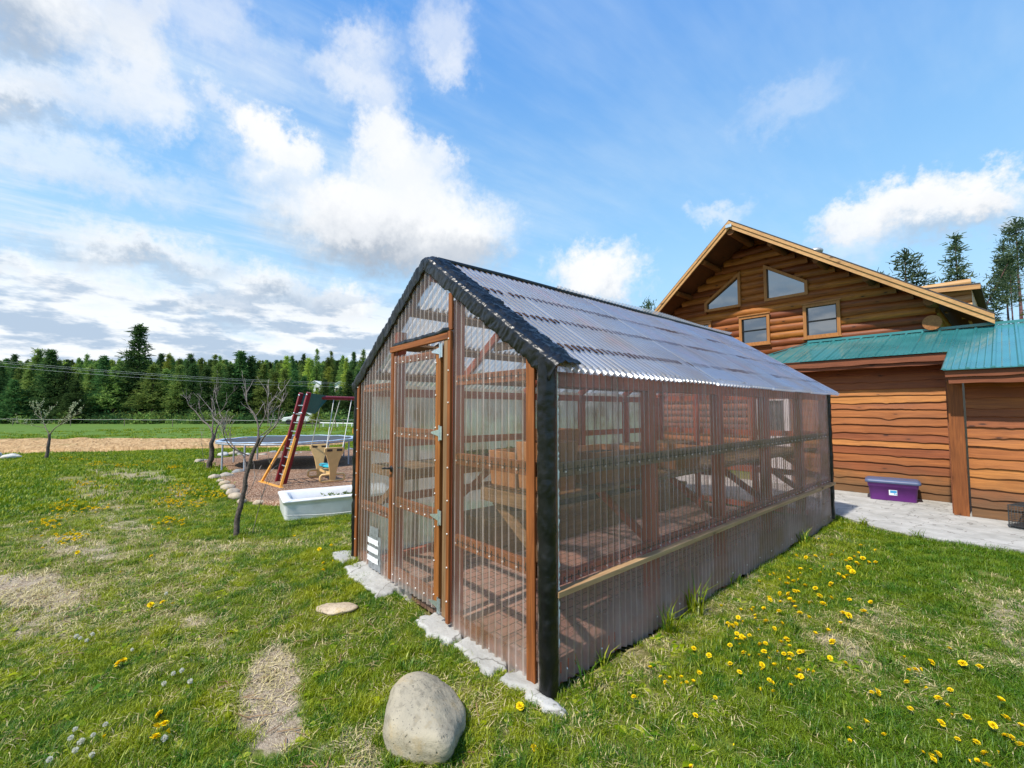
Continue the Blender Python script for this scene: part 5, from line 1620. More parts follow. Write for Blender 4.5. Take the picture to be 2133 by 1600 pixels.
# glider that hangs from the beam
GC = Vector((-8.40, 1.62, .03))
gd = Vector((1, -.05, 0)).normalized()
gl = tag(empty('glider_swing', (GC.x, GC.y, .12), math.atan2(gd.y, gd.x)), 'two-seat tan glider swing with a turquoise seat hanging from the swing set', 'swing')
def back(sx):
    mb = MB()
    n_ = 9
    lean = .10*sx
    prof = [(.06, .0), (.075, .18), (.11, .38), (.17, .55), (.205, .60), (.205, .68), (.16, .70)]
    f_, bk = [], []
    for w, z in prof:
        x = sx*(.46)+lean*z/.7
        f_.append((x, -w, z)); 
    F_ = f_+[(x, w_, z) for (x, w_, z) in [(sx*.46+lean*z/.7, w, z) for w, z in reversed(prof)]]
    n_ = len(F_); th = .035*sx
    mb.add(F_+[(x+th, y, z) for x, y, z in F_], [tuple(range(n_)), tuple(range(2*n_-1, n_-1, -1))]+[(i, (i+1) % n_, (i+1) % n_+n_, i+n_) for i in range(n_)])
    b_ = mb.build('seat_back', M['tan_plastic'], gl, world=False, bevel=.008)
    for yy in (-.10, .10):
        x = sx*.46+lean*.93
        mb = MB(); mb.box(x-.004*sx, x+.039*sx, yy-.055, yy+.055, .615, .665); mb.build('hand_hole', M['soil'], b_, world=False)
    mb = MB()
    z = .02; x = sx*.48
    pts_ = [(x, -.06, z+.10), (x, -.22, z+.10), (x, -.25, z+.07), (x, -.25, z-.01), (x, -.22, z-.04), (x, .22, z-.04), (x, .25, z-.01), (x, .25, z+.07), (x, .22, z+.10), (x, .06, z+.10)]
    mb.tube(pts_, .024, 8); mb.build('foot_rest', M['tan_plastic'], gl, world=False)
for sx in (-1, 1): back(sx)
mb = MB(); mb.ell((0, 0, .26), (.36, .11, .045), 18, 10, True, lambda d: 1+.15*abs(d.x)**2); mb.build('glider_seat', M['teal_plastic'], gl, world=False)
mb = MB(); mb.box(-.40, .40, -.03, .03, .10, .16); mb.build('glider_beam', M['tan_plastic'], gl, world=False)
from mathutils import Matrix
gM = Matrix.Translation((GC.x, GC.y, .12)) @ Matrix.Rotation(math.atan2(gd.y, gd.x), 4, 'Z')
for sx in (-1, 1):
    for yy in (-.17, .17):
        p0 = gM @ Vector((sx*.52+.05*sx, yy, .66))
        p1 = mid_t+bard*(.80+.16*sx+(.25 if yy > 0 else -.25))
        mb = MB(); mb.tube([p0, p1], .009, 5); mb.build('rope', M['rope'], None)
for o in [o for o in bpy.data.objects if o.name.startswith('rope') and o.parent is None]:
    o.data.transform(gM.inverted()); o.parent = gl

# ------------------------------------------------------------------ trampoline
tx, ty = -12.42, 1.95
tr = tag(empty('trampoline', (tx, ty, .03)), 'round trampoline with a black mat and pale blue edge pad on galvanised legs', 'trampoline')
RT = 1.84; HT = .76
mb = MB(); N_ = 56
V = [(tx+RT*.935*math.cos(2*math.pi*i/N_), ty+RT*.935*math.sin(2*math.pi*i/N_), HT-.005) for i in range(N_)]
V2 = [(a, b, c-.006) for a, b, c in V]
mb.add(V+V2, [tuple(range(N_)), tuple(range(2*N_-1, N_-1, -1))]+[(i, i+N_, (i+1) % N_+N_, (i+1) % N_) for i in range(N_)])
mb.build('jumping_mat', M['tramp_mat'], tr)
def annulus(r0, r1, z0, z1):
    mb = MB()
    ring_ = [(r0, z0), (r1, z0), (r1, z1), ((r0+r1)/2, z1+.012), (r0, z1)]
    V = []; F = []; k = len(ring_)
    for i in range(N_):
        a = 2*math.pi*i/N_
        for r_, z_ in ring_: V.append((tx+r_*math.cos(a), ty+r_*math.sin(a), z_+.008*math.sin(a*14)))
    for i in range(N_):
        for j in range(k):
            F.append((i*k+j, ((i+1) % N_)*k+j, ((i+1) % N_)*k+(j+1) % k, i*k+(j+1) % k))
    mb.add(V, F, True); return mb
annulus(RT*.93, RT+.02, HT+.002, HT+.018).build('edge_pad', M['tramp_pad'], tr)
mb = MB(); mb.tube([(tx+RT*math.cos(2*math.pi*i/40), ty+RT*math.sin(2*math.pi*i/40), HT-.035) for i in range(41)], .024, 8); mb.build('rim_tube', M['steel'], tr)
for i in range(4):
    a0 = R(28+90*i)
    for da in (-.22, .22):
        a = a0+da; c_, s_ = math.cos(a), math.sin(a)
        mb = MB(); mb.tube([(tx+RT*c_, ty+RT*s_, HT-.04), (tx+RT*1.0*c_, ty+RT*s_, .05)], .023, 8); mb.build('leg', M['steel'], tr)

# ------------------------------------------------------------------ bare fruit trees
def limb(mb, pts, r0, r1, n=7, jit=.08):
    P_ = [Vector(p) for p in pts]; out = []
    for a, b in zip(P_[:-1], P_[1:]):
        k = 4
        for i in range(k): out.append(a.lerp(b, i/k))
    out.append(P_[-1])
    for _ in range(2): out = [out[0]]+[(out[i-1]+out[i]*2+out[i+1])/4 for i in range(1, len(out)-1)]+[out[-1]]
    out = [p+Vector((mnoise.noise(p*5), mnoise.noise(p*5+Vector((9, 0, 0))), 0))*r0*.7 for p in out]
    rad = [r0+(r1-r0)*i/(len(out)-1) for i in range(len(out))]
    mb.tube(out, rad, n, True, True, 0, jit)
    return out
def fruit_tree(name, base, label, scale, limbs, trunk, twigs, seed, mt, buds=0):
    """limbs are (side, height, depth) way-points in metres, side to the right of the viewer"""
    random.seed(seed)
    bx, by = base
    z0 = gzf(bx, by)
    root = tag(empty(name, (bx, by, z0)), label, 'fruit tree', 'bare fruit trees on the lawn')
    def W_(p): return Vector((bx, by, z0))+Rv*p[0]*scale+Fv*p[2]*scale+Vector((0, 0, p[1]*scale*(1 if p[1] < 1 else (1+(p[1]-1)*.72)/p[1])))
    mb = MB()
    limb(mb, [W_(p) for p in trunk[0]], trunk[1], trunk[2], 10, .12)
    mb.build('trunk', M['bark_f'], root)
    tw = MB()
    for pts, r0, r1 in limbs:
        bb = MB()
        path = limb(bb, [W_(p) for p in pts], r0*.68, r1*.6)
        bb.build('branch', M['branch_f'] if mt == 'twig' else M['twig_y'], root)
        for _ in range(int(twigs*len(path)/17)):
            i = random.randint(len(path)//3, len(path)-1)
            p = path[i]
            d = (path[min(i+1, len(path)-1)]-path[max(0, i-1)]).normalized()
            d = (d*.5+Vector((random.gauss(0, .5), random.gauss(0, .5), random.uniform(.2, 1.0)))).normalized()
            l = random.uniform(.10, .30)*scale
            q = [p]
            for s_ in range(4):
                d = (d+Vector((random.gauss(0, .14), random.gauss(0, .14), random.gauss(.07, .1)))).normalized(); q.append(q[-1]+d*l/4)
            tw.tube(q, [.0040, .0034, .0028, .0024, .0016], 4, False)
            for s_ in range(1, 5):
                if random.random() < .35:
                    d2 = (d+Vector((random.gauss(0, .7), random.gauss(0, .7), random.gauss(.2, .4)))).normalized()
                    tw.tube([q[s_], q[s_]+d2*l*.22], [.003, .0016], 4, False)
            for s_ in range(buds):
                p2 = q[random.randint(1, 4)]+Vector((random.gauss(0, .014), random.gauss(0, .014), random.gauss(0, .02)))
                tw.ell(tuple(p2), (.009, .009, .016), 5, 4, mi=1)
    tw.build('crown', [M[mt], M['bud']], root)
    return root
fruit_tree('fruit_tree', (-4.76, -.72), 'nearest bare fruit tree with a dark leaning trunk forked at chest height', 1.0,
    [([(.10, .82, 0), (.02, 1.0, .1), (-.12, 1.12, .15), (-.28, 1.3, .2), (-.36, 1.62, .22), (-.44, 1.95, .22)], .016, .005),
     ([(.24, 1.28, 0), (.22, 1.5, .05), (.16, 1.72, .08), (.02, 1.95, .1), (-.02, 2.25, .12)], .019, .005),
     ([(.26, 1.2, 0), (.34, 1.35, -.05), (.46, 1.47, -.1), (.55, 1.62, -.1), (.57, 1.92, -.12), (.66, 2.15, -.1)], .017, .004),
     ([(.22, 1.5, .05), (.27, 1.72, .1), (.30, 1.95, .1), (.27, 2.3, .12)], .013, .004),
     ([(.24, 1.34, 0), (.31, 1.46, .1), (.36, 1.54, .1), (.29, 1.68, .12), (.36, 1.9, .15), (.42, 2.18, .2)], .012, .004),
     ([(.14, 1.02, 0), (-.02, 1.16, -.1), (-.10, 1.36, -.15), (-.08, 1.55, -.2), (-.2, 1.8, -.22)], .012, .004),
     ([(.16, .03, .1), (.22, .3, .1), (.30, .62, .1), (.40, .95, .1)], .008, .003),
     ([(.02, .45, .02), (.16, .55, 0), (.26, .78, -.03)], .008, .003)],
    ([(0, -.03, 0), (.03, .28, 0), (.08, .62, .02), (.15, .98, .02), (.24, 1.22, 0), (.26, 1.34, 0)], .034, .017), 9, 3, 'twig')
fruit_tree('fruit_tree', (-12.79, .01), 'middle bare fruit tree with two low limbs at the corner of the wood-chip bed', 1.0,
    [([(.06, .95, 0), (-.08, 1.2, .1), (-.4, 1.45, .2), (-.62, 1.75, .3), (-.85, 2.0, .3), (-.95, 2.35, .3)], .035, .008),
     ([(.04, 1.0, 0), (.0, 1.4, .1), (-.02, 1.8, .1), (-.1, 2.15, .15), (-.05, 2.6, .2)], .030, .008),
     ([(.12, .9, 0), (.22, 1.2, -.05), (.32, 1.4, -.05), (.42, 1.52, -.05)], .035, .022),
     ([(-.3, 1.4, .2), (-.38, 1.8, .1), (-.42, 2.2, .1), (-.35, 2.6, .1)], .018, .006),
     ([(0, 1.55, .1), (.2, 1.85, .2), (.3, 2.3, .2), (.55, 2.65, .2)], .018, .006),
     ([(-.1, 2.1, .15), (.1, 2.4, .1), (.1, 2.9, .1)], .012, .004),
     ([(-.12, 0, 0), (-.2, .5, 0), (-.24, .9, 0)], .010, .005), ([(.16, .05, 0), (.24, .6, 0), (.2, 1.0, 0)], .010, .005)],
    ([(0, -.03, 0), (.03, .35, 0), (.07, .7, 0), (.09, .95, 0)], .070, .045), 10, 5, 'twig')
fruit_tree('fruit_tree', (-19.10, -3.58), 'small fruit tree with pale opening buds standing alone by the straw strip', 1.0,
    [([(.02, .78, 0), (-.1, 1.0, 0), (-.32, 1.3, .1), (-.42, 1.7, .1), (-.5, 2.0, .1)], .026, .008),
     ([(.03, .80, 0), (.18, 1.05, 0), (.42, 1.28, .1), (.62, 1.55, .1), (.95, 1.75, .1)], .026, .008),
     ([(.3, 1.18, .05), (.55, 1.36, -.1), (.75, 1.6, -.2), (1.0, 2.0, -.2)], .016, .006),
     ([(-.15, 1.05, 0), (-.5, 1.16, -.1), (-.95, 1.3, -.2)], .014, .005),
     ([(-.32, 1.3, .1), (-.1, 1.6, 0), (0, 1.9, 0)], .012, .005),
     ([(.42, 1.28, .1), (.5, 1.7, .2), (.55, 2.05, .2)], .012, .005), ([(-.36, 1.45, .1), (-.62, 1.7, .1), (-.7, 2.1, .1)], .012, .005)],
    ([(-.02, -.03, 0), (.0, .3, 0), (.03, .6, 0), (.03, .82, 0)], .050, .036), 13, 8, 'twig_y', 7)
random.seed(21)

# ------------------------------------------------------------------ field fence, road rail, stake
def fence(name, label, pts, hts, hp, wires, pr=.03, mt='post_w'):
    f = tag(empty(name, (pts[0][0], pts[0][1], 0)), label, 'fence')
    tops = []
    for (x, y), h in zip(pts, hts):
        z = gzf(x, y)
        mb = MB(); mb.tube([(x, y, z-.1), (x, y, z+hp*h)], pr, 6); mb.build('fence_post', M[mt], f)
        tops.append((x, y, z, h))
    for fr_ in wires:
        mb = MB()
        for a, b in zip(tops[:-1], tops[1:]):
            q = []
            for i in range(7):
                k = i/6; q.append((a[0]+(b[0]-a[0])*k, a[1]+(b[1]-a[1])*k, a[2]+a[3]*hp*fr_+(b[2]+b[3]*hp*fr_-a[2]-a[3]*hp*fr_)*k-.05*math.sin(math.pi*k)))
            mb.tube(q, .012 if fr_ > .9 else .005, 5, False)
        mb.build('fence_rope', M['rope'] if fr_ > .9 else M['wire'], f)
    return f
fence('rope_fence', 'field fence of thin posts with one white rope in front of the tree line', [bearing(p, 49-.012*p) for p in (-160, 30, 150, 262, 362, 470, 560)], [1]*7, .72, (.97,))
fence('wire_fence', 'wire fence on dark posts at the far end of the field behind the swing set', [bearing(p, d) for p, d in ((560, 42), (637, 42), (652, 41), (667, 40), (700, 40), (716, 41), (745, 41), (790, 41))], [1]*8, .80, (.97, .6, .3), .035)
mb = MB()
p0, p1 = bearing(668, 44), bearing(742, 43)
mb.bar((p0[0], p0[1], .42), (p1[0], p1[1], .36), .08, .10)
for f_ in (0.1, .5, .9):
    x, y = p0[0]+(p1[0]-p0[0])*f_, p0[1]+(p1[1]-p0[1])*f_; mb.box(x-.05, x+.05, y-.05, y+.05, -.1, .36)
tag(mb.build('white_rail', M['white_paint']), 'low white rail on short posts beyond the wire fence', 'rail')
x, y = bearing(737, 30); mb = MB(); mb.box(x-.045, x+.045, y-.02, y+.02, -.1, .36); mb.prism([(x-.045, .36), (x+.045, .36), (x, .42)], y-.02, y+.02)
tag(mb.build('marker_stake', M['yellow_paint']), 'short amber marker stake standing in the field by the trampoline', 'stake')
# power line crossing in front of the trees
pl = tag(empty('power_line', (*bearing(-420, 42), 0)), 'three thin power cables strung across the front of the tree line', 'power line')
ends = [bearing(-420, 44), bearing(980, 66)]
for e, h in zip(ends, (8.6, 5.6)):
    z = gzf(*e)
    mb = MB(); mb.tube([(e[0], e[1], z-.2), (e[0], e[1], z+h+.3)], [.14, .10], 10)
    mb.build('pole', M['bark'], pl)
for k_, dz_ in enumerate((0, -.22, -.62)):
    q = []
    for i in range(25):
        f_ = i/24
        q.append((ends[0][0]+(ends[1][0]-ends[0][0])*f_+.4*(k_-1), ends[0][1]+(ends[1][1]-ends[0][1])*f_, 8.55+dz_+(5.6-8.6)*f_-1.25*math.sin(math.pi*f_)))
    mb = MB(); mb.tube(q, .010, 4, False); mb.build('cable', M['wire'], pl)

# far white cottages on the wooded slope
def cottage(px, d, w, h, label, rm):
    x, y = bearing(px, d); z = gzf(x, y)
    c = tag(empty('cottage', (x, y, z), YAW), label, 'house', 'far white houses among the trees')
    mb = MB(); mb.box(-w/2, w/2, 0, 4, -2, h); mb.prism([(-w/2, h), (w/2, h), (0, h+w*.28)], 0, 4)
    mb.build('wall', M['white_paint'], c, world=False)
    mb = MB()
    for s in (-1, 1):
        V = [(0, -.3, h+w*.28+.05), (0, 4.3, h+w*.28+.05), (s*(w/2+.3), 4.3, h-.12), (s*(w/2+.3), -.3, h-.12)]
        mb.add(V+[(a, b, e+.12) for a, b, e in V], [(0, 1, 2, 3), (4, 5, 6, 7), (0, 4, 5, 1), (1, 5, 6, 2), (2, 6, 7, 3), (3, 7, 4, 0)])
    mb.build('roof', M[rm], c, world=False)
    mb = MB()
    for wx in (-w*.25, w*.22): mb.box(wx-.4, wx+.4, -.03, .02, h*.35, h*.8)
    mb.build('window', M['glass'], c, world=False)
cottage(655, 118, 3.0, 3.9, 'far white cottage on the wooded slope, the left one of two', 'white_paint')
cottage(708, 116, 3.0, 3.9, 'far white cottage with a pale green roof on the wooded slope', 'grey_roof')
# parked white car beyond the field
x, y = bearing(629, 52); z = gzf(x, y)
car = tag(empty('parked_car', (x, y, z), YAW+.3), 'small white car parked at the far edge of the field beside the red swing frame', 'car')
mb = MB()
prof = [(-1.9, .35), (-1.95, .62), (-1.75, .82), (-1.0, .92), (-.55, 1.38), (.75, 1.42), (1.35, .95), (1.9, .86), (1.98, .55), (1.92, .32)]
mb.prism(prof, -.8, .8); mb.build('car_body', M['white_paint'], car, world=False, bevel=.06)
mb = MB(); mb.prism([(-.80, .95), (-.45, 1.30), (.65, 1.33), (1.10, .97)], -.815, .815); mb.build('car_window', M['glass'], car, world=False)
for wx in (-1.2, 1.25):
    for wy in (-.72, .72):
        mb = MB(); mb.tube([(wx, wy-.1, .32), (wx, wy+.1, .32)], .32, 16); mb.build('wheel', M['black_metal'], car, world=False)

# ------------------------------------------------------------------ conifers
def crown_mesh(name, H, base, Rmax, m, seed, nb=110, clump=4, leaf=.22, power=.85, droop=.15, open_=0.0, tuft=False):
    rng = np.random.default_rng(seed)
    V = []; F = []
    quads = []
    ts = np.sort(rng.uniform(0, 1, nb))
    for t_ in ts:
        z = base+(H-base)*t_
        if rng.uniform() < open_: continue
        prof = (1-t_)**power
        if t_ < .12: prof *= .55+t_/.12*.45
        L = Rmax*prof*rng.uniform(.62, 1.12)+.06
        az = rng.uniform(0, 2*math.pi)
        up = rng.uniform(-.05, .35)*(1 if tuft else .6)-droop*(1-t_)
        d = np.array([math.cos(az), math.sin(az), up])
        c = np.array([0, 0, z])
        n = max(2, int(clump*(L/Rmax)*1.6+1))
        for k in range(n):
            s = (k+rng.uniform(.3, 1))/n
            if tuft and s < .35: continue
            p = c+d*L*s+np.array([0, 0, -.12*L*s*s*(0 if tuft else 1)])
            m_ = 7 if tuft else 6
            spread = leaf*(1.1 if tuft else .8)
            for q in range(m_):
                o = rng.normal(0, 1, 3); o /= np.linalg.norm(o)
                if not tuft: o = o*np.array([1, 1, .55])+d*.5
                else: o[2] = abs(o[2])*.9-.1
                o /= np.linalg.norm(o)
                pp = p+rng.normal(0, spread*.55, 3)
                side = np.cross(o, rng.normal(0, 1, 3)); side /= (np.linalg.norm(side)+1e-6)
                l = leaf*rng.uniform(.7, 1.5); w = leaf*rng.uniform(.16, .34)
                quads.append((pp-side*w*.6, pp+side*w*.6, pp+o*l+side*w*.25, pp+o*l-side*w*.25))
    # leader
    for q in range(16):
        o = np.array([rng.normal(0, .5), rng.normal(0, .5), 1.0]); o /= np.linalg.norm(o)
        pp = np.array([0, 0, H-rng.uniform(0, .35)*min(1.5, H*.2)])
        side = np.cross(o, rng.normal(0, 1, 3)); side /= np.linalg.norm(side)
        w = leaf*.25
        quads.append((pp-side*w, pp+side*w, pp+o*leaf+side*w*.2, pp+o*leaf-side*w*.2))
    V = np.array(quads).reshape(-1, 3)
    F = np.arange(len(V)).reshape(-1, 4)
    return np_mesh(name, V, F, m)
def trunk_mesh(name, H, r, m, seed, base=0.0, stubs=14, Rb=.5):
    rnd = random.Random(seed); mb = MB()
    k = 8
    pts = [(.03*H*.1*rnd.uniform(-1, 1)*i/k, .03*H*.1*rnd.uniform(-1, 1)*i/k, H*.97*i/k-.3*(i == 0)) for i in range(k+1)]
    mb.tube(pts, [r*(1-.88*i/k) for i in range(k+1)], 8)
    for i in range(stubs):
        t_ = rnd.uniform(.15, .9); a = rnd.uniform(0, 6.28); z = H*t_; l = Rb*(1-t_)*rnd.uniform(.5, 1)+.1
        mb.tube([(0, 0, z), (math.cos(a)*l, math.sin(a)*l, z+l*.15)], [r*.22*(1-t_)+.008, .005], 4, False)
    o = mb.build(name, m); me = o.data
    bpy.data.objects.remove(o)
    return me
KIND = {}
for i in range(4):
    KIND['dark', i] = (crown_mesh('crown', 9.0, .5+.3*i, 2.5+.25*i, M['fol_dark'], 100+i, 210, 5, .34, .98, .18), trunk_mesh('trunk', 9.0, .20, M['bark'], i), 9.0)
for i in range(4):
    KIND['mid', i] = (crown_mesh('crown', 9.0, 1.0+.5*i, 2.0+.22*i, M['fol_mid'], 200+i, 170, 5, .32, 1.0, .10, .05), trunk_mesh('trunk', 9.0, .17, M['bark'], 10+i), 9.0)
for i in range(3):
    KIND['lite', i] = (crown_mesh('crown', 9.0, 1.0, 1.9+.2*i, M['fol_lite'], 300+i, 150, 5, .34, .95, .02, .05), trunk_mesh('trunk', 9.0, .15, M['bark'], 20+i), 9.0)
for i in range(3):
    KIND['pine', i] = (crown_mesh('crown', 10.0, 2.4+.8*i, 2.2, M['fol_pine'], 400+i, 130, 4, .30, .55, .0, .08, True), trunk_mesh('trunk', 10.0, .17, M['bark_p'], 30+i), 10.0)

TREES = {}
def tree(kind, i, x, y, h, label, group=None, name='conifer_tree', wide=1.0, lean=None, z=None):
    cm, tm, H = KIND[kind, i]
    root = empty(name, (x, y, (gzf(x, y) if z is None else z)-.05))
    s = h/H
    root.scale = (s*wide, s*wide, s)
    root.rotation_euler = (lean[0] if lean else 0, lean[1] if lean else 0, random.uniform(0, 6.28) if not lean else 0)
    tag(root, label, 'tree', group)
    link('crown', cm, root); link('trunk', tm, root)
    return root
rnd = random.Random(3)
GL_ = {'dark': ('dark green conifer in the tree line behind the rope fence', 'dark conifers of the tree line'),
       'mid': ('mid-green conifer in the tree line behind the field', 'mid-green conifers of the tree line'),
       'lite': ('bright yellow-green larch among the darker trees beyond the field', 'bright larches of the tree line')}
# front row: bearing, distance, height, kind, width
FRONT = [(-120,58,9.0,'dark',1.2),(-60,56,7.8,'dark',1.3),(-15,57,6.6,'dark',1.2),(28,55,5.4,'dark',1.35),(62,58,7.6,'mid',1.2),(100,57,9.3,'dark',1.25),(135,57,7.6,'dark',1.2),(158,55,5.3,'dark',1.4),
         (185,58,7.4,'mid',1.2),(214,58,8.6,'dark',1.1),(238,58,7.3,'mid',1.3),(318,58,7.6,'mid',1.3),(345,60,7.2,'mid',1.2),(372,58,7.5,'mid',1.2),(402,60,7.8,'dark',1.1),(428,58,7.2,'dark',1.2),
         (455,60,8.0,'mid',1.1),(478,58,7.5,'dark',1.2),(498,59,9.4,'dark',1.2),(522,60,8.8,'dark',1.1),(548,59,7.8,'mid',1.2),(572,58,6.6,'mid',1.1),(592,58,7.0,'mid',1.1),(612,60,7.0,'dark',1.1),(632,62,6.4,'dark',1.1),
         (645,62,4.6,'mid',.9),(676,62,6.0,'dark',1.0),(690,64,5.4,'dark',1.0),(708,64,5.0,'dark',1.0),(728,60,6.8,'dark',1.1),(745,62,7.2,'dark',1.2),(770,62,7.0,'dark',1.1),(795,62,7.2,'mid',1.1),(820,64,7.2,'dark',1.1),(850,64,7.4,'mid',1.1),(885,64,7,'dark',1.1),(930,64,7.2,'dark',1.3),(980,65,7.4,'mid',1.3),(1030,66,7,'dark',1.3),(1085,66,7.4,'dark',1.4),(1140,66,7,'mid',1.4),(1200,66,7.5,'dark',1.5),(1265,66,7.5,'dark',1.5),(1330,66,7.5,'mid',1.5)]
for px, d, h, k, w in FRONT:
    x, y = bearing(px, d)
    tree(k, rnd.randrange(4 if k != 'lite' else 3), x, y, h, *GL_[k], wide=w)
x, y = bearing(284, 60)
tree('dark', 1, x, y, 13.0, 'tallest dark conifer with a pointed open top rising well above the tree line', wide=1.08)
x, y = bearing(658, 46)
tree('lite', 1, x, y, 3.6, 'short olive tree standing alone in front of the tree line by the swing beam', wide=1.0)
# second and third rows
occ = []
for row, (d0, h0, n, step) in enumerate(((70, 8.6, 27, 38), (84, 9.2, 31, 34), (104, 9.5, 36, 30))):
    for j in range(n):
        px = -150+j*step+rnd.uniform(-9, 9)
        d = d0+rnd.uniform(-6, 8)
        right = max(0, min(1, (px-300)/300))
        r_ = rnd.random()
        k = 'lite' if r_ < .10+.42*right else ('mid' if r_ < .62+.2*right else 'dark')
        x, y = bearing(px, d)
        if any(abs(px-c) < 10 for c in (655, 708)): continue
        tree(k, rnd.randrange(3), x, y, h0*rnd.uniform(.66, 1.25), *GL_[k], wide=rnd.uniform(.8, 1.15))
for px, d, h in ((658, 125, 13.5), (688, 128, 13.0), (712, 126, 11.8), (630, 122, 12), (606, 124, 11.5), (735, 122, 12.5), (755, 124, 13.4), (455, 122, 11.5), (160, 120, 11), (176, 122, 12)):
    x, y = bearing(px, d)
    tree('mid' if px % 3 else 'dark', rnd.randrange(4), x, y, h, 'tall conifer on the slope whose tip stands against the sky', 'tall conifers on the slope', wide=.75)
# far ridge: one mass of small trees
rng = np.random.default_rng(8)
pts = []
for k in range(1900):
    d = rng.uniform(125, 330); px = rng.uniform(-320, 1150)
    if abs(px-655) < 9 and d < 140 or abs(px-708) < 9 and d < 140: pass
    x, y = bearing(px, d); pts.append((x, y))
pts = np.array(pts)
pz = gz(pts[:, 0], pts[:, 1])
def points_object(name, P_, m_list, scl, rot, idx, label=None, kind='stuff', mat_=None, tilt=None):
    """one stuff object: copies of a few small meshes set at given points by geometry nodes"""
    me = bpy.data.meshes.new(name)
    me.vertices.add(len(P_)); me.vertices.foreach_set('co', np.asarray(P_, np.float32).ravel())
    for an, av, ty in (('scl', scl, 'FLOAT'), ('rot', rot, 'FLOAT'), ('idx', idx, 'INT')):
        a = me.attributes.new(an, ty, 'POINT'); a.data.foreach_set('value', np.asarray(av, np.float32 if ty == 'FLOAT' else np.int32))
    o = bpy.data.objects.new(name, me); col.objects.link(o)
    cl = bpy.data.collections.new(name+'_kinds')
    for i, mm in enumerate(m_list):
        cl.objects.link(bpy.data.objects.new('%s_kind_%02d' % (name, i), mm))
    ng = bpy.data.node_groups.new(name, 'GeometryNodeTree')
    ng.interface.new_socket('Geometry', in_out='INPUT', socket_type='NodeSocketGeometry')
    ng.interface.new_socket('Geometry', in_out='OUTPUT', socket_type='NodeSocketGeometry')
    N = ng.nodes; Lk = ng.links
    gi, go = N.new('NodeGroupInput'), N.new('NodeGroupOutput')
    ci = N.new('GeometryNodeCollectionInfo'); ci.inputs['Collection'].default_value = cl
    ci.inputs['Separate Children'].default_value = True; ci.inputs['Reset Children'].default_value = True
    ip = N.new('GeometryNodeInstanceOnPoints'); ip.inputs['Pick Instance'].default_value = True
    def attr(nm, ty):
        a = N.new('GeometryNodeInputNamedAttribute'); a.data_type = ty; a.inputs['Name'].default_value = nm
        return a.outputs[0]
    cx = N.new('ShaderNodeCombineXYZ'); Lk.new(attr('rot', 'FLOAT'), cx.inputs[2])
    er = N.new('FunctionNodeEulerToRotation'); Lk.new(cx.outputs[0], er.inputs[0])
    Lk.new(gi.outputs[0], ip.inputs['Points']); Lk.new(ci.outputs[0], ip.inputs['Instance'])
    Lk.new(attr('idx', 'INT'), ip.inputs['Instance Index']); Lk.new(er.outputs[0], ip.inputs['Rotation'])
    Lk.new(attr('scl', 'FLOAT'), ip.inputs['Scale']); Lk.new(ip.outputs[0], go.inputs[0])
    md = o.modifiers.new('scatter', 'NODES'); md.node_group = ng
    tag(o, label, None, None, kind)
    return o
points_object('far_forest', np.stack([pts[:, 0], pts[:, 1], pz-.3], 1), [KIND['dark', 0][0], KIND['mid', 0][0], KIND['mid', 2][0], KIND['dark', 2][0], KIND['lite', 0][0]],
              rng.uniform(.75, 1.25, len(pts)), rng.uniform(0, 6.28, len(pts)), rng.choice([0, 0, 1, 1, 2, 2, 3, 4], len(pts)), 'dense conifer forest covering the far hills')
# brush under the tree line
bm_ = []
for i in range(3):
    rg_ = np.random.default_rng(50+i); q = []
    for k in range(160):
        p = rg_.normal(0, 1, 3)*np.array([.5, .5, .3])+np.array([0, 0, .45]); o_ = rg_.normal(0, 1, 3); o_ /= np.linalg.norm(o_)
        s_ = np.cross(o_, rg_.normal(0, 1, 3)); s_ /= np.linalg.norm(s_); l = .22; w = .06
        q += [p-s_*w, p+s_*w, p+o_*l+s_*w*.3, p+o_*l-s_*w*.3]
    q = np.array(q); bm_.append(np_mesh('brush', q, np.arange(len(q)).reshape(-1, 4), M['fol_dark'] if i else M['fol_mid']))
P_ = []
for k in range(520):
    x, y = bearing(rng.uniform(-200, 900), rng.uniform(53.5, 64)); P_.append((x, y))
P_ = np.array(P_)
points_object('undergrowth', np.stack([P_[:, 0], P_[:, 1], gz(P_[:, 0], P_[:, 1])-.1], 1), bm_, rng.uniform(.6, 1.5, len(P_)), rng.uniform(0, 6, len(P_)), rng.integers(0, 3, len(P_)), 'low dark undergrowth along the foot of the tree line')

# pines behind the log house
def pine(px, top_y, d, kind, i, label, wide=1.0, lean=None, group=None):
    px = 1066.5+(px-1066.5)*(1+.06*(855-(top_y+620)/2)/923.77)
    x, y = bearing(px, d)
    h = 1.6+(855-top_y)/923.77*d*1.005
    return tree(kind, i, x, y, h, label, group, 'pine_tree', wide, lean)
KIND['pinef', 0] = (crown_mesh('crown', 12.0, 2.0, 2.0, M['fol_pine'], 501, 165, 5, .26, .80, .12, .05), trunk_mesh('trunk', 12.0, .16, M['bark'], 41), 12.0)
KIND['pinet', 0] = (crown_mesh('crown', 17.0, 12.0, 1.25, M['fol_pine'], 502, 80, 4, .26, .45, .0, .10, True), trunk_mesh('trunk', 17.0, .19, M['bark_p'], 42, stubs=30, Rb=1.2), 17.0)
KIND['pinet', 1] = (crown_mesh('crown', 17.0, 11.8, 1.0, M['fol_pine'], 503, 80, 4, .24, .40, .05, .12, True), trunk_mesh('trunk', 17.0, .17, M['bark_p'], 43, stubs=30, Rb=1.2), 17.0)
KIND['pinel', 0] = (crown_mesh('crown', 12.0, 4.0, 1.5, M['fol_pine'], 504, 120, 4, .28, .6, .05, .10, True), trunk_mesh('trunk', 12.0, .13, M['bark_p'], 44), 12.0)
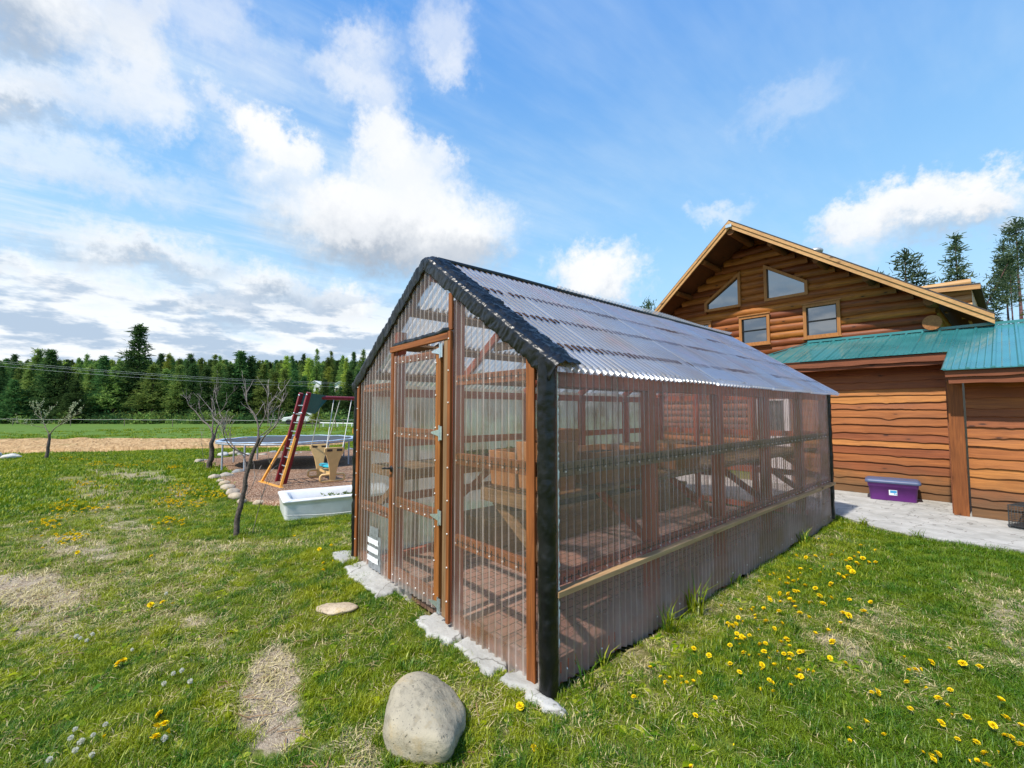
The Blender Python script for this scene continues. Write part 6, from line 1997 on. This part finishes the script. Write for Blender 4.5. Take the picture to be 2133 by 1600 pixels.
pine(1886, 520, 42, 'pine', 0, 'full bushy pine rising behind the log house roof, left of the leaning one', .95)
pine(1992, 487, 44, 'pinef', 0, 'symmetrical spruce-like pine standing right of the leaning tree behind the dormer')
x, y = bearing(1918, 43)
tree('pinel', 0, x, y, 16.6, 'thin pine leaning to the right behind the log house roof', None, 'pine_tree', .9, (0.0, 0.40))
pine(1832, 572, 40, 'pine', 1, 'pine whose tip just shows above the log house roof slope', .8)
pine(2092, 496, 42, 'pinet', 1, 'tall slim pine with a bare lower trunk, left of the group at the right edge', .9)
pine(2102, 525, 41, 'pinet', 1, 'slender pine between two taller ones at the right edge', .8)
pine(2118, 450, 43, 'pinet', 0, 'tallest pine with a long bare reddish trunk at the right edge', 1.15)
pine(2160, 478, 44, 'pinet', 0, 'tall pine partly cut off by the right edge of the view', 1.0)
pine(2046, 628, 45, 'pine', 2, 'small pine just right of the dormer behind the roof', .8)
pine(2158, 610, 40, 'mid', 0, 'rounded green tree at the right edge below the tall pines', 1.2)
pine(1350, 628, 46, 'pine', 1, 'pine tip showing between the greenhouse ridge and the log house roof', .7)

# ------------------------------------------------------------------ grass
def blades(nb, spread, hmin, hmax, w, seed, lean=.55):
    rg = np.random.default_rng(seed); V = []; F = []
    for k in range(nb):
        a = rg.uniform(0, 6.283); r_ = spread*math.sqrt(rg.uniform())
        x, y = r_*math.cos(a), r_*math.sin(a)
        h = rg.uniform(hmin, hmax); ln = rg.uniform(.1, lean)*h*1.6; b = rg.uniform(0, 6.283)
        dx, dy = math.cos(b), math.sin(b); sx, sy = -dy*w/2, dx*w/2
        ww = rg.uniform(.7, 1.3)
        s = len(V)
        for f_, z_, wf in ((0, 0, 1), (.32, .58, .9), (1, 1-.25*ln/h*.6, .08)):
            V.append((x+dx*ln*f_-sx*wf*ww, y+dy*ln*f_-sy*wf*ww, h*z_)); V.append((x+dx*ln*f_+sx*wf*ww, y+dy*ln*f_+sy*wf*ww, h*z_))
        F += [(s, s+1, s+3, s+2), (s+2, s+3, s+5, s+4)]
    return np.array(V), np.array(F)
m, t = mat('grass_blades')
p_ = t.pos(); isl = t.island()
big = t.noise(p_, 1.1, 4, 0.6); mid_ = t.noise(p_, 5.5, 4, 0.6)
c_ = t.mix(t.smooth(big, 0.40, 0.62), (0.165, 0.250, 0.014), (0.335, 0.375, 0.022))
c_ = t.mix(t.smooth(mid_, 0.42, 0.62), c_, (0.075, 0.185, 0.016))
c_ = t.mix(t.m('MULTIPLY', t.smooth(isl, 0.70, 1.0), 0.8), c_, (0.42, 0.43, 0.07))
sx = t.node('ShaderNodeSeparateXYZ'); t.put(sx.inputs[0], p_)
lus = t.m('MULTIPLY', t.smooth(t.m('ADD', sx.outputs[0], t.m('MULTIPLY', t.m('SUBTRACT', big, 0.5), 3.0)), 0.1, 1.3), 0.62)
c_ = t.mix(lus, c_, (0.075, 0.175, 0.016))
c_ = t.hsv(c_, 0.5, 1.06, t.m('ADD', 0.62, t.m('MULTIPLY', isl, 0.75)))
di = t.node('ShaderNodeBsdfDiffuse'); tl = t.node('ShaderNodeBsdfTranslucent'); gs = t.node('ShaderNodeBsdfGlossy')
t.put(di.inputs[0], c_); t.put(tl.inputs[0], c_); gs.inputs['Roughness'].default_value = .45; t.put(gs.inputs[0], (.9, .95, .9, 1))
t.out(t.mixs(0.025, t.mixs(0.35, di.outputs[0], tl.outputs[0]), gs.outputs[0]))
M['grass'] = m
m, t = mat('dry_grass_blades')
isl = t.island()
c_ = t.mix(isl, (0.34, 0.29, 0.11), (0.66, 0.56, 0.33))
di = t.node('ShaderNodeBsdfDiffuse'); t.put(di.inputs[0], c_); t.out(di.outputs[0])
M['dry'] = m
GK = []
for i in range(5): GK.append(np_mesh('grass_tuft', *blades(36, .058, .016, .044, .0032, 600+i, 1.0), M['grass']))
for i in range(2): GK.append(np_mesh('grass_tuft', *blades(34, .055, .035, .075, .0040, 620+i, .7), M['grass']))
for i in range(3): GK.append(np_mesh('dry_tuft', *blades(16, .07, .008, .030, .0034, 640+i, 2.4), M['dry']))
for i in range(2): GK.append(np_mesh('grass_far', *blades(40, .16, .03, .075, .010, 660+i, .7), M['grass']))
def rosette(seed):
    rg_ = np.random.default_rng(seed); V = []; F = []
    for k in range(rg_.integers(5, 9)):
        a = rg_.uniform(0, 6.28); L = rg_.uniform(.03, .065); w = L*.22; up = rg_.uniform(.15, .55)
        d = np.array([math.cos(a), math.sin(a), 0]); s_ = np.array([-math.sin(a), math.cos(a), 0]); b = len(V)
        for f_, wf, z in ((.05, .25, .004), (.45, .8, .5*up*L), (.75, 1.0, .62*up*L), (1.0, .15, .45*up*L)):
            V += [d*L*f_-s_*w*wf+np.array([0, 0, z]), d*L*f_+s_*w*wf+np.array([0, 0, z])]
        for q in range(3): F.append((b+q*2, b+q*2+1, b+q*2+3, b+q*2+2))
    return np.array(V), np.array(F)
for i in range(3): GK.append(np_mesh('weed_rosette', *rosette(700+i), M['grass']))
GREEN, TALL, DRYI, FARI, WEED = [0, 1, 2, 3, 4], [5, 6], [7, 8, 9], [10, 11], [12, 13, 14]
rg = np.random.default_rng(77)
def scatter(n, rmin, rmax):
    """points on the lawn in the view's sector, with a margin"""
    r_ = np.sqrt(rg.uniform(rmin**2, rmax**2, n)); k = rg.uniform(-1.35, 1.35, n)
    a = np.arctan(k) if False else rg.uniform(-1.02, 1.02, n)
    X = CAM.x+r_*(-math.sin(YAW)*np.cos(a)+math.cos(YAW)*np.sin(a)); Y = CAM.y+r_*(math.cos(YAW)*np.cos(a)+math.sin(YAW)*np.sin(a))
    return X, Y
def lawn_ok(X, Y, foot=True):
    ok = ~in_poly(X, Y, [(-2.76, -.035), (.05, -.035), (.05, 5.96), (-2.76, 5.96)])
    ok &= ~in_poly(X, Y, SLAB) & ~in_poly(X, Y, CHIPS) & ~in_poly(X, Y, STRAW)
    ok &= ~((Y > 7.5) & (X > -8))
    ok &= ell_d(X, Y, -.19, -.67, .17, .17) > 1
    q = np.stack([X-(A+ld*.8+wd_*.42).x, Y-(A+ld*.8+wd_*.42).y], 1)
    u_ = q[:, 0]*ld.x+q[:, 1]*ld.y; v_ = q[:, 0]*wd_.x+q[:, 1]*wd_.y
    ok &= ~((abs(u_) < .84) & (abs(v_) < .5))
    ok &= ~((foot_mask(X, Y) > .5) & (rg.uniform(0, 1, len(X)) < .90))
    return ok
PX, PY, PI_, PS = [], [], [], []
def lay(n, r0, r1, kind, s0, s1, dens):
    X, Y = scatter(n, r0, r1)
    ok = lawn_ok(X, Y)
    b, d = lawn_masks(X, Y)
    u = rg.uniform(0, 1, len(X))
    ok &= u < dens(b, d, X, Y)
    X, Y = X[ok], Y[ok]
    PX.append(X); PY.append(Y); PI_.append(rg.choice(kind, len(X))); PS.append(rg.uniform(s0, s1, len(X)))
def around(cx, cy, r0, r1, n, kind, s0, s1):
    a = rg.uniform(0, 6.283, n); r_ = rg.uniform(r0, r1, n)
    PX.append(cx+r_*np.cos(a)); PY.append(cy+r_*np.sin(a)); PI_.append(rg.choice(kind, n)); PS.append(rg.uniform(s0, s1, n))
around(-.165, -.685, .165, .23, 150, TALL, .5, .95)
around(-.165, -.685, .15, .20, 60, DRYI, .8, 1.3)
lush = lambda X, Y: np.clip((fbm(X, Y, .55, 12)-.40)*4, .0, 1)
lay(30000, 1.0, 5.5, GREEN, .6, 1.05, lambda b, d, X, Y: np.clip(1-1.15*b, .0, 1)*(1-.62*d))
lay(5200, 1.0, 5.5, TALL, .6, 1.05, lambda b, d, X, Y: np.clip(1-2*b, 0, 1)*(1-.9*d)*lush(X, Y))
lay(2600, 1.0, 6.0, WEED, .6, 1.4, lambda b, d, X, Y: np.clip(1-1.5*b, 0, 1)*(.25+.75*lush(X*1.7, Y*1.7)))
lay(9000, 1.0, 6.0, DRYI, .8, 1.5, lambda b, d, X, Y: .12+.6*d+.45*b)
lay(26000, 5.0, 11.0, GREEN, .9, 1.6, lambda b, d, X, Y: np.clip(1-1.25*b, 0, 1)*(1-.6*d))
lay(9000, 5.0, 12.0, DRYI, 1.0, 2.0, lambda b, d, X, Y: .06+.6*d+.3*b)
lay(22000, 10.0, 24.0, FARI, .8, 1.5, lambda b, d, X, Y: np.clip(1-1.2*b, 0, 1)*(1-.5*d))
lay(9000, 23.0, 50.0, FARI, 1.0, 2.2, lambda b, d, X, Y: .8*lush(X/4, Y/4)+.1)
GXp, GYp = np.concatenate(PX), np.concatenate(PY)
points_object('lawn_grass', np.stack([GXp, GYp, gz(GXp, GYp)-.004], 1), GK, np.concatenate(PS), rg.uniform(0, 6.283, len(GXp)), np.concatenate(PI_), 'short lawn grass with dry patches')
# long tufts that the mower missed along the greenhouse skirt
def tuft(x, y, h, n, seed, label):
    v, f = blades(n, .05, h*.45, h, .008, seed, .75)
    o = link('grass_clump', np_mesh('grass_clump', v, f, M['grass']))
    o.location = (x, y, gzf(x, y)-.005)
    tag(o, label, 'grass clump', 'long grass clumps along the skirt')
for i, (x, y, h, n, lab) in enumerate(((.10, 1.16, .24, 46, 'long grass clump at the skirt, the lower of two standing side by side'), (.08, 1.60, .36, 40, 'tallest grass clump at the greenhouse skirt'), (.13, .20, .22, 22, 'sparse grass clump at the foot of the black post'), (.06, 2.42, .17, 12, 'broad-bladed grass clump midway along the greenhouse skirt'),
        (.07, 4.36, .24, 30, 'grass clump near the far end of the greenhouse skirt'), (.35, 5.95, .16, 34, 'grass clump on the edge of the concrete slab'), (.95, 5.68, .14, 30, 'grass clump further right on the edge of the concrete slab'), (.05, .45, .16, 18, 'small grass clump close to the black post'))):
    tuft(x, y, h, n, 900+i, lab)
# clover edge by the slab, chickweed
# dandelions
DR= [[0.11, 4.58], [0.17, 4.58], [0.57, 4.61], [0.6, 4.32], [0.49, 4.21], [0.17, 3.72], [0.28, 3.66], [0.32, 3.83], [0.44, 3.96], [0.68, 4.11], [0.62, 4.04], [0.59, 3.84], [0.61, 3.91], [0.7, 3.84], [0.75, 3.97], [0.8, 4.03], [0.72, 4.52], [0.69, 3.77], [0.34, 3.26], [0.41, 3.32], [0.5, 3.39], [0.57, 3.45], [0.66, 3.61], [0.67, 3.51], [0.71, 3.5], [0.63, 3.36], [0.73, 3.44], [0.68, 3.27], [0.7, 3.34], [0.51, 3.23], [0.39, 3.11], [0.32, 3.01], [0.2, 2.93], [0.21, 2.8], [0.34, 2.86], [0.41, 2.83], [0.43, 2.84], [0.5, 2.81], [0.65, 3.01], [0.66, 2.92], [0.34, 2.69], [0.2, 2.56], [0.39, 2.67], [0.41, 2.65], [0.48, 2.59], [0.51, 2.57], [0.6, 2.73], [0.47, 2.47], [0.4, 2.48], [0.67, 2.57], [0.72, 2.47], [0.75, 2.57], [0.84, 2.73], [0.98, 2.75], [0.39, 2.26], [0.42, 2.19], [0.45, 2.32], [0.48, 2.24], [0.53, 2.32], [0.56, 2.3], [0.59, 2.24], [0.64, 2.43], [0.43, 2.03], [0.37, 1.93], [0.39, 1.92], [0.43, 1.86], [0.46, 1.78], [0.31, 1.88], [0.21, 1.76], [0.54, 2.02], [0.65, 2.13], [0.71, 2.11], [0.87, 2.38], [0.92, 2.3], [0.98, 2.49], [0.52, 1.81], [0.37, 1.68], [0.4, 1.68], [0.33, 1.59], [0.38, 1.55], [0.39, 1.59], [0.39, 1.46], [0.62, 1.82], [0.55, 1.56], [0.46, 1.43], [0.61, 1.7], [0.82, 1.85], [0.88, 1.92], [0.92, 2.09], [0.69, 1.66], [0.71, 1.63], [0.49, 1.39], [0.5, 1.41], [0.52, 1.41], [0.54, 1.44], [0.49, 1.35], [0.52, 1.33], [0.61, 1.43], [0.63, 1.47], [0.71, 1.52], [0.76, 1.53], [0.5, 1.22], [0.59, 1.21], [0.63, 1.2], [0.66, 1.27], [0.68, 1.3], [0.74, 1.34], [0.76, 1.41], [0.79, 1.44], [0.83, 1.49], [0.84, 1.51], [0.82, 1.32], [0.74, 1.21], [0.58, 1.03], [0.73, 1.12], [0.79, 1.16], [0.85, 1.21], [0.89, 1.26], [0.92, 1.3], [0.9, 1.16], [0.92, 1.18], [0.96, 1.24], [0.75, 1.04], [0.8, 1.03], [0.84, 0.95], [0.87, 0.89], [0.82, 0.85], [0.92, 1.01], [0.67, 0.94], [1.05, 1.58], [0.97, 1.58], [0.93, 1.82], [0.46, 1.0], [0.35, 1.02], [0.28, 0.61], [0.37, 0.58], [0.4, 0.62], [0.43, 0.52], [0.47, 0.63], [0.49, 0.65], [0.5, 0.58], [0.54, 0.63], [0.49, 0.8], [0.51, 0.77], [0.66, 0.64], [0.38, 0.28], [0.66, 0.41], [0.82, 0.05], [0.88, 0.33], [1.23, 0.79], [1.26, 0.97], [1.23, 1.29], [1.25, 1.31], [1.29, 1.89], [1.33, 1.77], [1.39, 1.75], [1.41, 1.94], [1.47, 2.22], [1.36, 1.73], [1.34, 1.58], [1.41, 1.6], [1.54, 2.06], [1.61, 2.07], [1.51, 1.69], [1.48, 1.47], [1.51, 1.47], [1.54, 1.37], [1.39, 1.28], [1.59, 1.41], [1.51, 1.24], [1.68, 1.4], [1.7, 1.69], [1.72, 1.6], [1.77, 1.52], [1.57, 1.17], [1.63, 1.24], [1.7, 1.21], [1.66, 1.16], [1.62, 1.04], [1.51, 0.91], [1.5, 0.97], [1.52, 0.97], [1.47, 0.95], [1.77, 1.32], [1.72, 1.41], [1.67, 1.04], [1.33, 0.97], [1.21, 0.89], [1.64, 1.08], [1.74, 1.36]]
DF= [[-1.17, -1.66], [-1.04, -1.65], [-1.03, -1.68], [-0.96, -1.63], [-0.94, -1.69], [-1.13, -1.87], [-1.91, -1.8], [-1.9, -1.82], [-2.81, -1.63], [-2.68, -1.5], [-2.74, -1.56], [-5.54, -2.47], [-5.91, -2.28], [-5.85, -2.23], [-5.81, -2.35], [-5.03, -2.16], [-4.35, -1.56], [-5.42, -1.3], [-3.18, -0.09], [-3.13, -0.23], [-2.71, -0.33], [-2.64, -0.26], [-2.48, -0.41], [-3.96, -0.25], [-3.83, -0.24], [-3.96, -1.81], [-6.22, -2.63], [-6.29, -2.55], [0.02, -0.23], [0.26, -0.36]]
DW= [[-2.93, -1.52], [-2.0, -1.76], [-2.53, -2.04], [-2.44, -1.96], [-2.41, -1.98], [-2.43, -2.01], [-1.56, -1.58], [-1.52, -1.54], [-1.39, -1.51], [-1.46, -1.63], [-1.24, -1.87], [-1.25, -1.98], [-1.16, -1.96], [-1.18, -1.99], [-1.12, -1.91], [-1.08, -1.97], [-1.01, -1.91], [-1.05, -2.05], [-0.93, -1.66]]
DC= [[-18.56, -2.99], [-17.85, -2.64], [-18.6, -3.13], [-18.39, -2.98], [-18.47, -3.12], [-17.59, -2.82], [-18.09, -2.83], [-17.49, -3.04], [-18.08, -3.13], [-16.06, -2.36], [-16.02, -2.39], [-15.77, -2.3], [-16.24, -2.23], [-16.04, -2.34], [-16.39, -2.29], [-15.72, -2.36], [-15.56, -2.43], [-15.44, -2.31], [-14.94, -1.59], [-14.89, -1.86], [-14.32, -1.63], [-15.03, -1.85], [-15.03, -1.86], [-14.79, -1.78], [-14.62, -1.43], [-14.59, -1.79], [-14.97, -1.89], [-15.23, -1.13], [-15.13, -1.28], [-15.51, -1.16], [-15.2, -1.04], [-15.37, -1.0], [-15.41, -1.12], [-15.16, -1.24], [-16.14, -1.18], [-15.4, -0.89], [-10.95, -2.39], [-11.05, -2.29], [-11.44, -2.37], [-12.0, -2.5], [-11.42, -2.38], [-10.59, -2.13], [-11.14, -2.38], [-11.39, -2.33], [-11.85, -2.47], [-14.0, -0.73], [-13.8, -0.71], [-13.46, -0.66], [-13.2, -0.74], [-13.56, -0.7], [-13.61, -0.72], [-13.27, -0.69], [-13.3, -0.72], [-13.43, -0.76], [-9.43, -1.07], [-9.7, -0.87], [-9.72, -0.81], [-9.38, -0.94], [-10.12, -0.84], [-10.4, -0.77], [-9.68, -0.69], [-8.99, -0.94], [-9.52, -0.64], [-8.45, -0.92], [-8.57, -0.79], [-8.47, -0.97], [-8.54, -0.95], [-8.85, -0.89], [-9.28, -1.02], [-8.48, -1.01], [-8.57, -1.09], [-8.62, -0.86], [-7.8, -1.16], [-7.93, -1.23], [-7.71, -1.17], [-7.88, -1.07], [-7.88, -1.07], [-7.76, -1.18], [-7.83, -1.16], [-7.89, -1.12], [-7.9, -1.21], [-7.31, -0.89], [-7.2, -0.82], [-7.62, -1.18], [-7.25, -0.84], [-7.51, -0.98], [-7.13, -0.88], [-7.25, -0.92], [-7.15, -0.87], [-7.33, -1.06], [-7.87, -2.1], [-7.8, -2.05], [-7.87, -2.35], [-7.8, -2.03], [-7.86, -2.15], [-7.92, -2.23], [-7.93, -2.14], [-8.03, -2.2], [-7.6, -2.02], [-8.5, -2.45], [-8.47, -2.54], [-8.68, -2.38], [-8.8, -2.42], [-8.49, -2.51], [-8.86, -2.6], [-8.38, -2.46], [-8.35, -2.51], [-8.31, -2.52], [-7.18, -2.53], [-7.16, -2.51], [-6.87, -2.44], [-7.22, -2.52], [-7.36, -2.59], [-7.23, -2.54], [-7.22, -2.54], [-7.39, -2.53], [-7.1, -2.56], [-6.15, -1.26], [-6.14, -1.22], [-6.36, -1.34], [-6.1, -1.26], [-6.01, -1.25], [-6.13, -1.32], [-6.09, -1.24], [-6.15, -1.34], [-6.0, -1.27], [-8.2, -0.51], [-8.49, -0.52], [-8.19, -0.61], [-7.92, -0.56], [-8.05, -0.7], [-8.39, -0.6], [-8.72, -0.61], [-8.05, -0.46], [-8.74, -0.51], [-6.07, -2.37], [-5.87, -2.29], [-5.96, -2.36], [-6.0, -2.17], [-6.05, -2.22], [-5.89, -2.26], [-5.95, -2.15], [-5.81, -2.26], [-6.05, -2.38], [-8.2, -0.41], [-7.96, -0.39], [-7.81, -0.34], [-8.06, -0.35], [-8.06, -0.41], [-7.91, -0.51], [-8.25, -0.4], [-7.97, -0.43], [-8.09, -0.35]]
m, t = mat('dandelion_yellow')
c_ = t.mix(t.noise(t.obj(), 90, 3, .6), (0.72, 0.47, 0.005), (0.90, 0.70, 0.02))
di = t.node('ShaderNodeBsdfDiffuse'); t.put(di.inputs[0], c_); t.out(di.outputs[0]); M['dandelion'] = m
M['stem'] = simple('dandelion_stem', (0.13, 0.17, 0.05), .7, bump=0)
m, t = mat('dandelion_seed_head'); di = t.node('ShaderNodeBsdfDiffuse'); tl = t.node('ShaderNodeBsdfTranslucent')
for q_ in (di, tl): t.put(q_.inputs[0], (0.80, 0.79, 0.70, 1))
t.out(t.mixs(.5, di.outputs[0], tl.outputs[0])); M['clock'] = m
def bloom_mesh(seed, closed=0.0):
    rg_ = np.random.default_rng(seed); V = []; F = []
    for ring_, (n_, l, el_) in enumerate(((16, .019, .15), (14, .016, .55), (10, .012, 1.0), (6, .008, 1.35))):
        for k in range(n_):
            a = 2*math.pi*(k+rg_.uniform(-.3, .3))/n_; e = min(1.5, el_+closed*(1.4-el_)+rg_.uniform(-.18, .18))
            d = np.array([math.cos(a)*math.cos(e), math.sin(a)*math.cos(e), math.sin(e)]); s_ = np.array([-math.sin(a), math.cos(a), 0])*.0032
            b = np.array([0, 0, .001*ring_]); tip = b+d*l
            s0 = len(V); V += [b-s_*.4, b+s_*.4, tip+s_, tip-s_]; F.append((s0, s0+1, s0+2, s0+3))
    return np_mesh('bloom', np.array(V), np.array(F), M['dandelion'])
BL = [bloom_mesh(i) for i in range(4)]+[bloom_mesh(i, .55) for i in range(4, 6)]+[bloom_mesh(6, .95)]
mb = MB(); mb.tube([(0, 0, -.05), (.003, .001, -.025), (0, 0, .001)], .0018, 5); so = mb.build('stem', M['stem']); STEM = so.data; bpy.data.objects.remove(so)
rg_ = np.random.default_rng(3); V = []; F = []
for k in range(150):
    o_ = rg_.normal(0, 1, 3); o_ /= np.linalg.norm(o_); s_ = np.cross(o_, rg_.normal(0, 1, 3)); s_ /= np.linalg.norm(s_)
    l = rg_.uniform(.012, .017); b = np.array([0, 0, .012]); q0 = len(V)
    V += [b+o_*l*.2-s_*.0002, b+o_*l*.2+s_*.0002, b+o_*l+s_*.0022, b+o_*l-s_*.0022]; F.append((q0, q0+1, q0+2, q0+3))
CLOCK = np_mesh('seed_head', np.array(V), np.array(F), M['clock'])
random.seed(5)
def flower(x, y, mesh, part, name, label, cat, group, s):
    h = random.uniform(.018, .055)
    o = link(name, STEM); o.location = (x, y, gzf(x, y)+h)
    o.scale = (s, s, s)
    o.rotation_euler = (random.gauss(0, .38), random.gauss(0, .38), random.uniform(0, 6.28))
    tag(o, label, cat, group)
    link(part, mesh, o)
for x, y in DR: flower(x, y, random.choice(BL), 'bloom', 'dandelion', 'yellow dandelion in bloom on the lawn right of the greenhouse', 'dandelion', 'dandelions right of the greenhouse', random.uniform(.62, .98)*max(.66, min(1.50, .68+.36*(math.hypot(x-CAM.x, y-CAM.y)-2.0))))
for x, y in DF: flower(x, y, random.choice(BL), 'bloom', 'dandelion', 'yellow dandelion in bloom on the lawn before the greenhouse and left of it', 'dandelion', 'dandelions before the greenhouse', random.uniform(.9, 1.3))
for x, y in DC[:78]: flower(x, y, random.choice(BL), 'bloom', 'dandelion', 'yellow dandelion in a patch on the lawn left of the wood-chip bed', 'dandelion', 'dandelions left of the wood-chip bed', random.uniform(.7, 1.15))
for x, y in DW: flower(x, y, CLOCK, 'seed_head', 'dandelion_clock', 'white dandelion seed head in the grass left of the boulder', 'dandelion clock', 'dandelion seed heads', random.uniform(.62, .95))
# the rest of the flowering patches farther off
rg = np.random.default_rng(19); Q = []
for x, y in DC:
    for k in range(4): Q.append((x+rg.normal(0, .22), y+rg.normal(0, .09)))
Q = np.array(Q); ok = ~in_poly(Q[:, 0], Q[:, 1], CHIPS); Q = Q[ok]
points_object('dandelion_patches', np.stack([Q[:, 0], Q[:, 1], gz(Q[:, 0], Q[:, 1])+.055], 1), BL, rg.uniform(.7, 1.25, len(Q)), rg.uniform(0, 6, len(Q)), rg.integers(0, 6, len(Q)), 'more yellow dandelions in patches far down the left lawn')
# straw and twigs lying about
def litter(name, label, n, region, m_, lmin, lmax, w, z=.006):
    rg_ = np.random.default_rng(len(name)); mb = MB()
    for k in range(n):
        x, y = region(rg_); a = rg_.uniform(0, 6.28); l = rg_.uniform(lmin, lmax)
        z_ = (gzf(x, y) if z is None else z)+.004
        mb.bar((x, y, z_+rg_.uniform(0, .012)), (x+l*math.cos(a), y+l*math.sin(a), z_+rg_.uniform(0, .02)), w*rg_.uniform(.6, 1.4), w*.5)
    return tag(mb.build(name, m_, recalc=False), label, None, None, 'stuff')
def reg_left(r_):
    if r_.uniform() < .55: return r_.normal(-3.6, 1.3), r_.normal(-2.1, .45)
    return r_.uniform(-4.5, 1.2), r_.uniform(-1.6, -.4)
litter('straw_litter', 'dry straw and grass clippings strewn over the lawn', 620, reg_left, M['old_x'], .03, .12, .004, None)
litter('twig_litter', 'dark twigs and leaf bits lying on the concrete slab', 90, lambda r_: (r_.uniform(0, 2.6), r_.uniform(6.2, 8.6)), M['bark_f'], .01, .07, .005, .030)
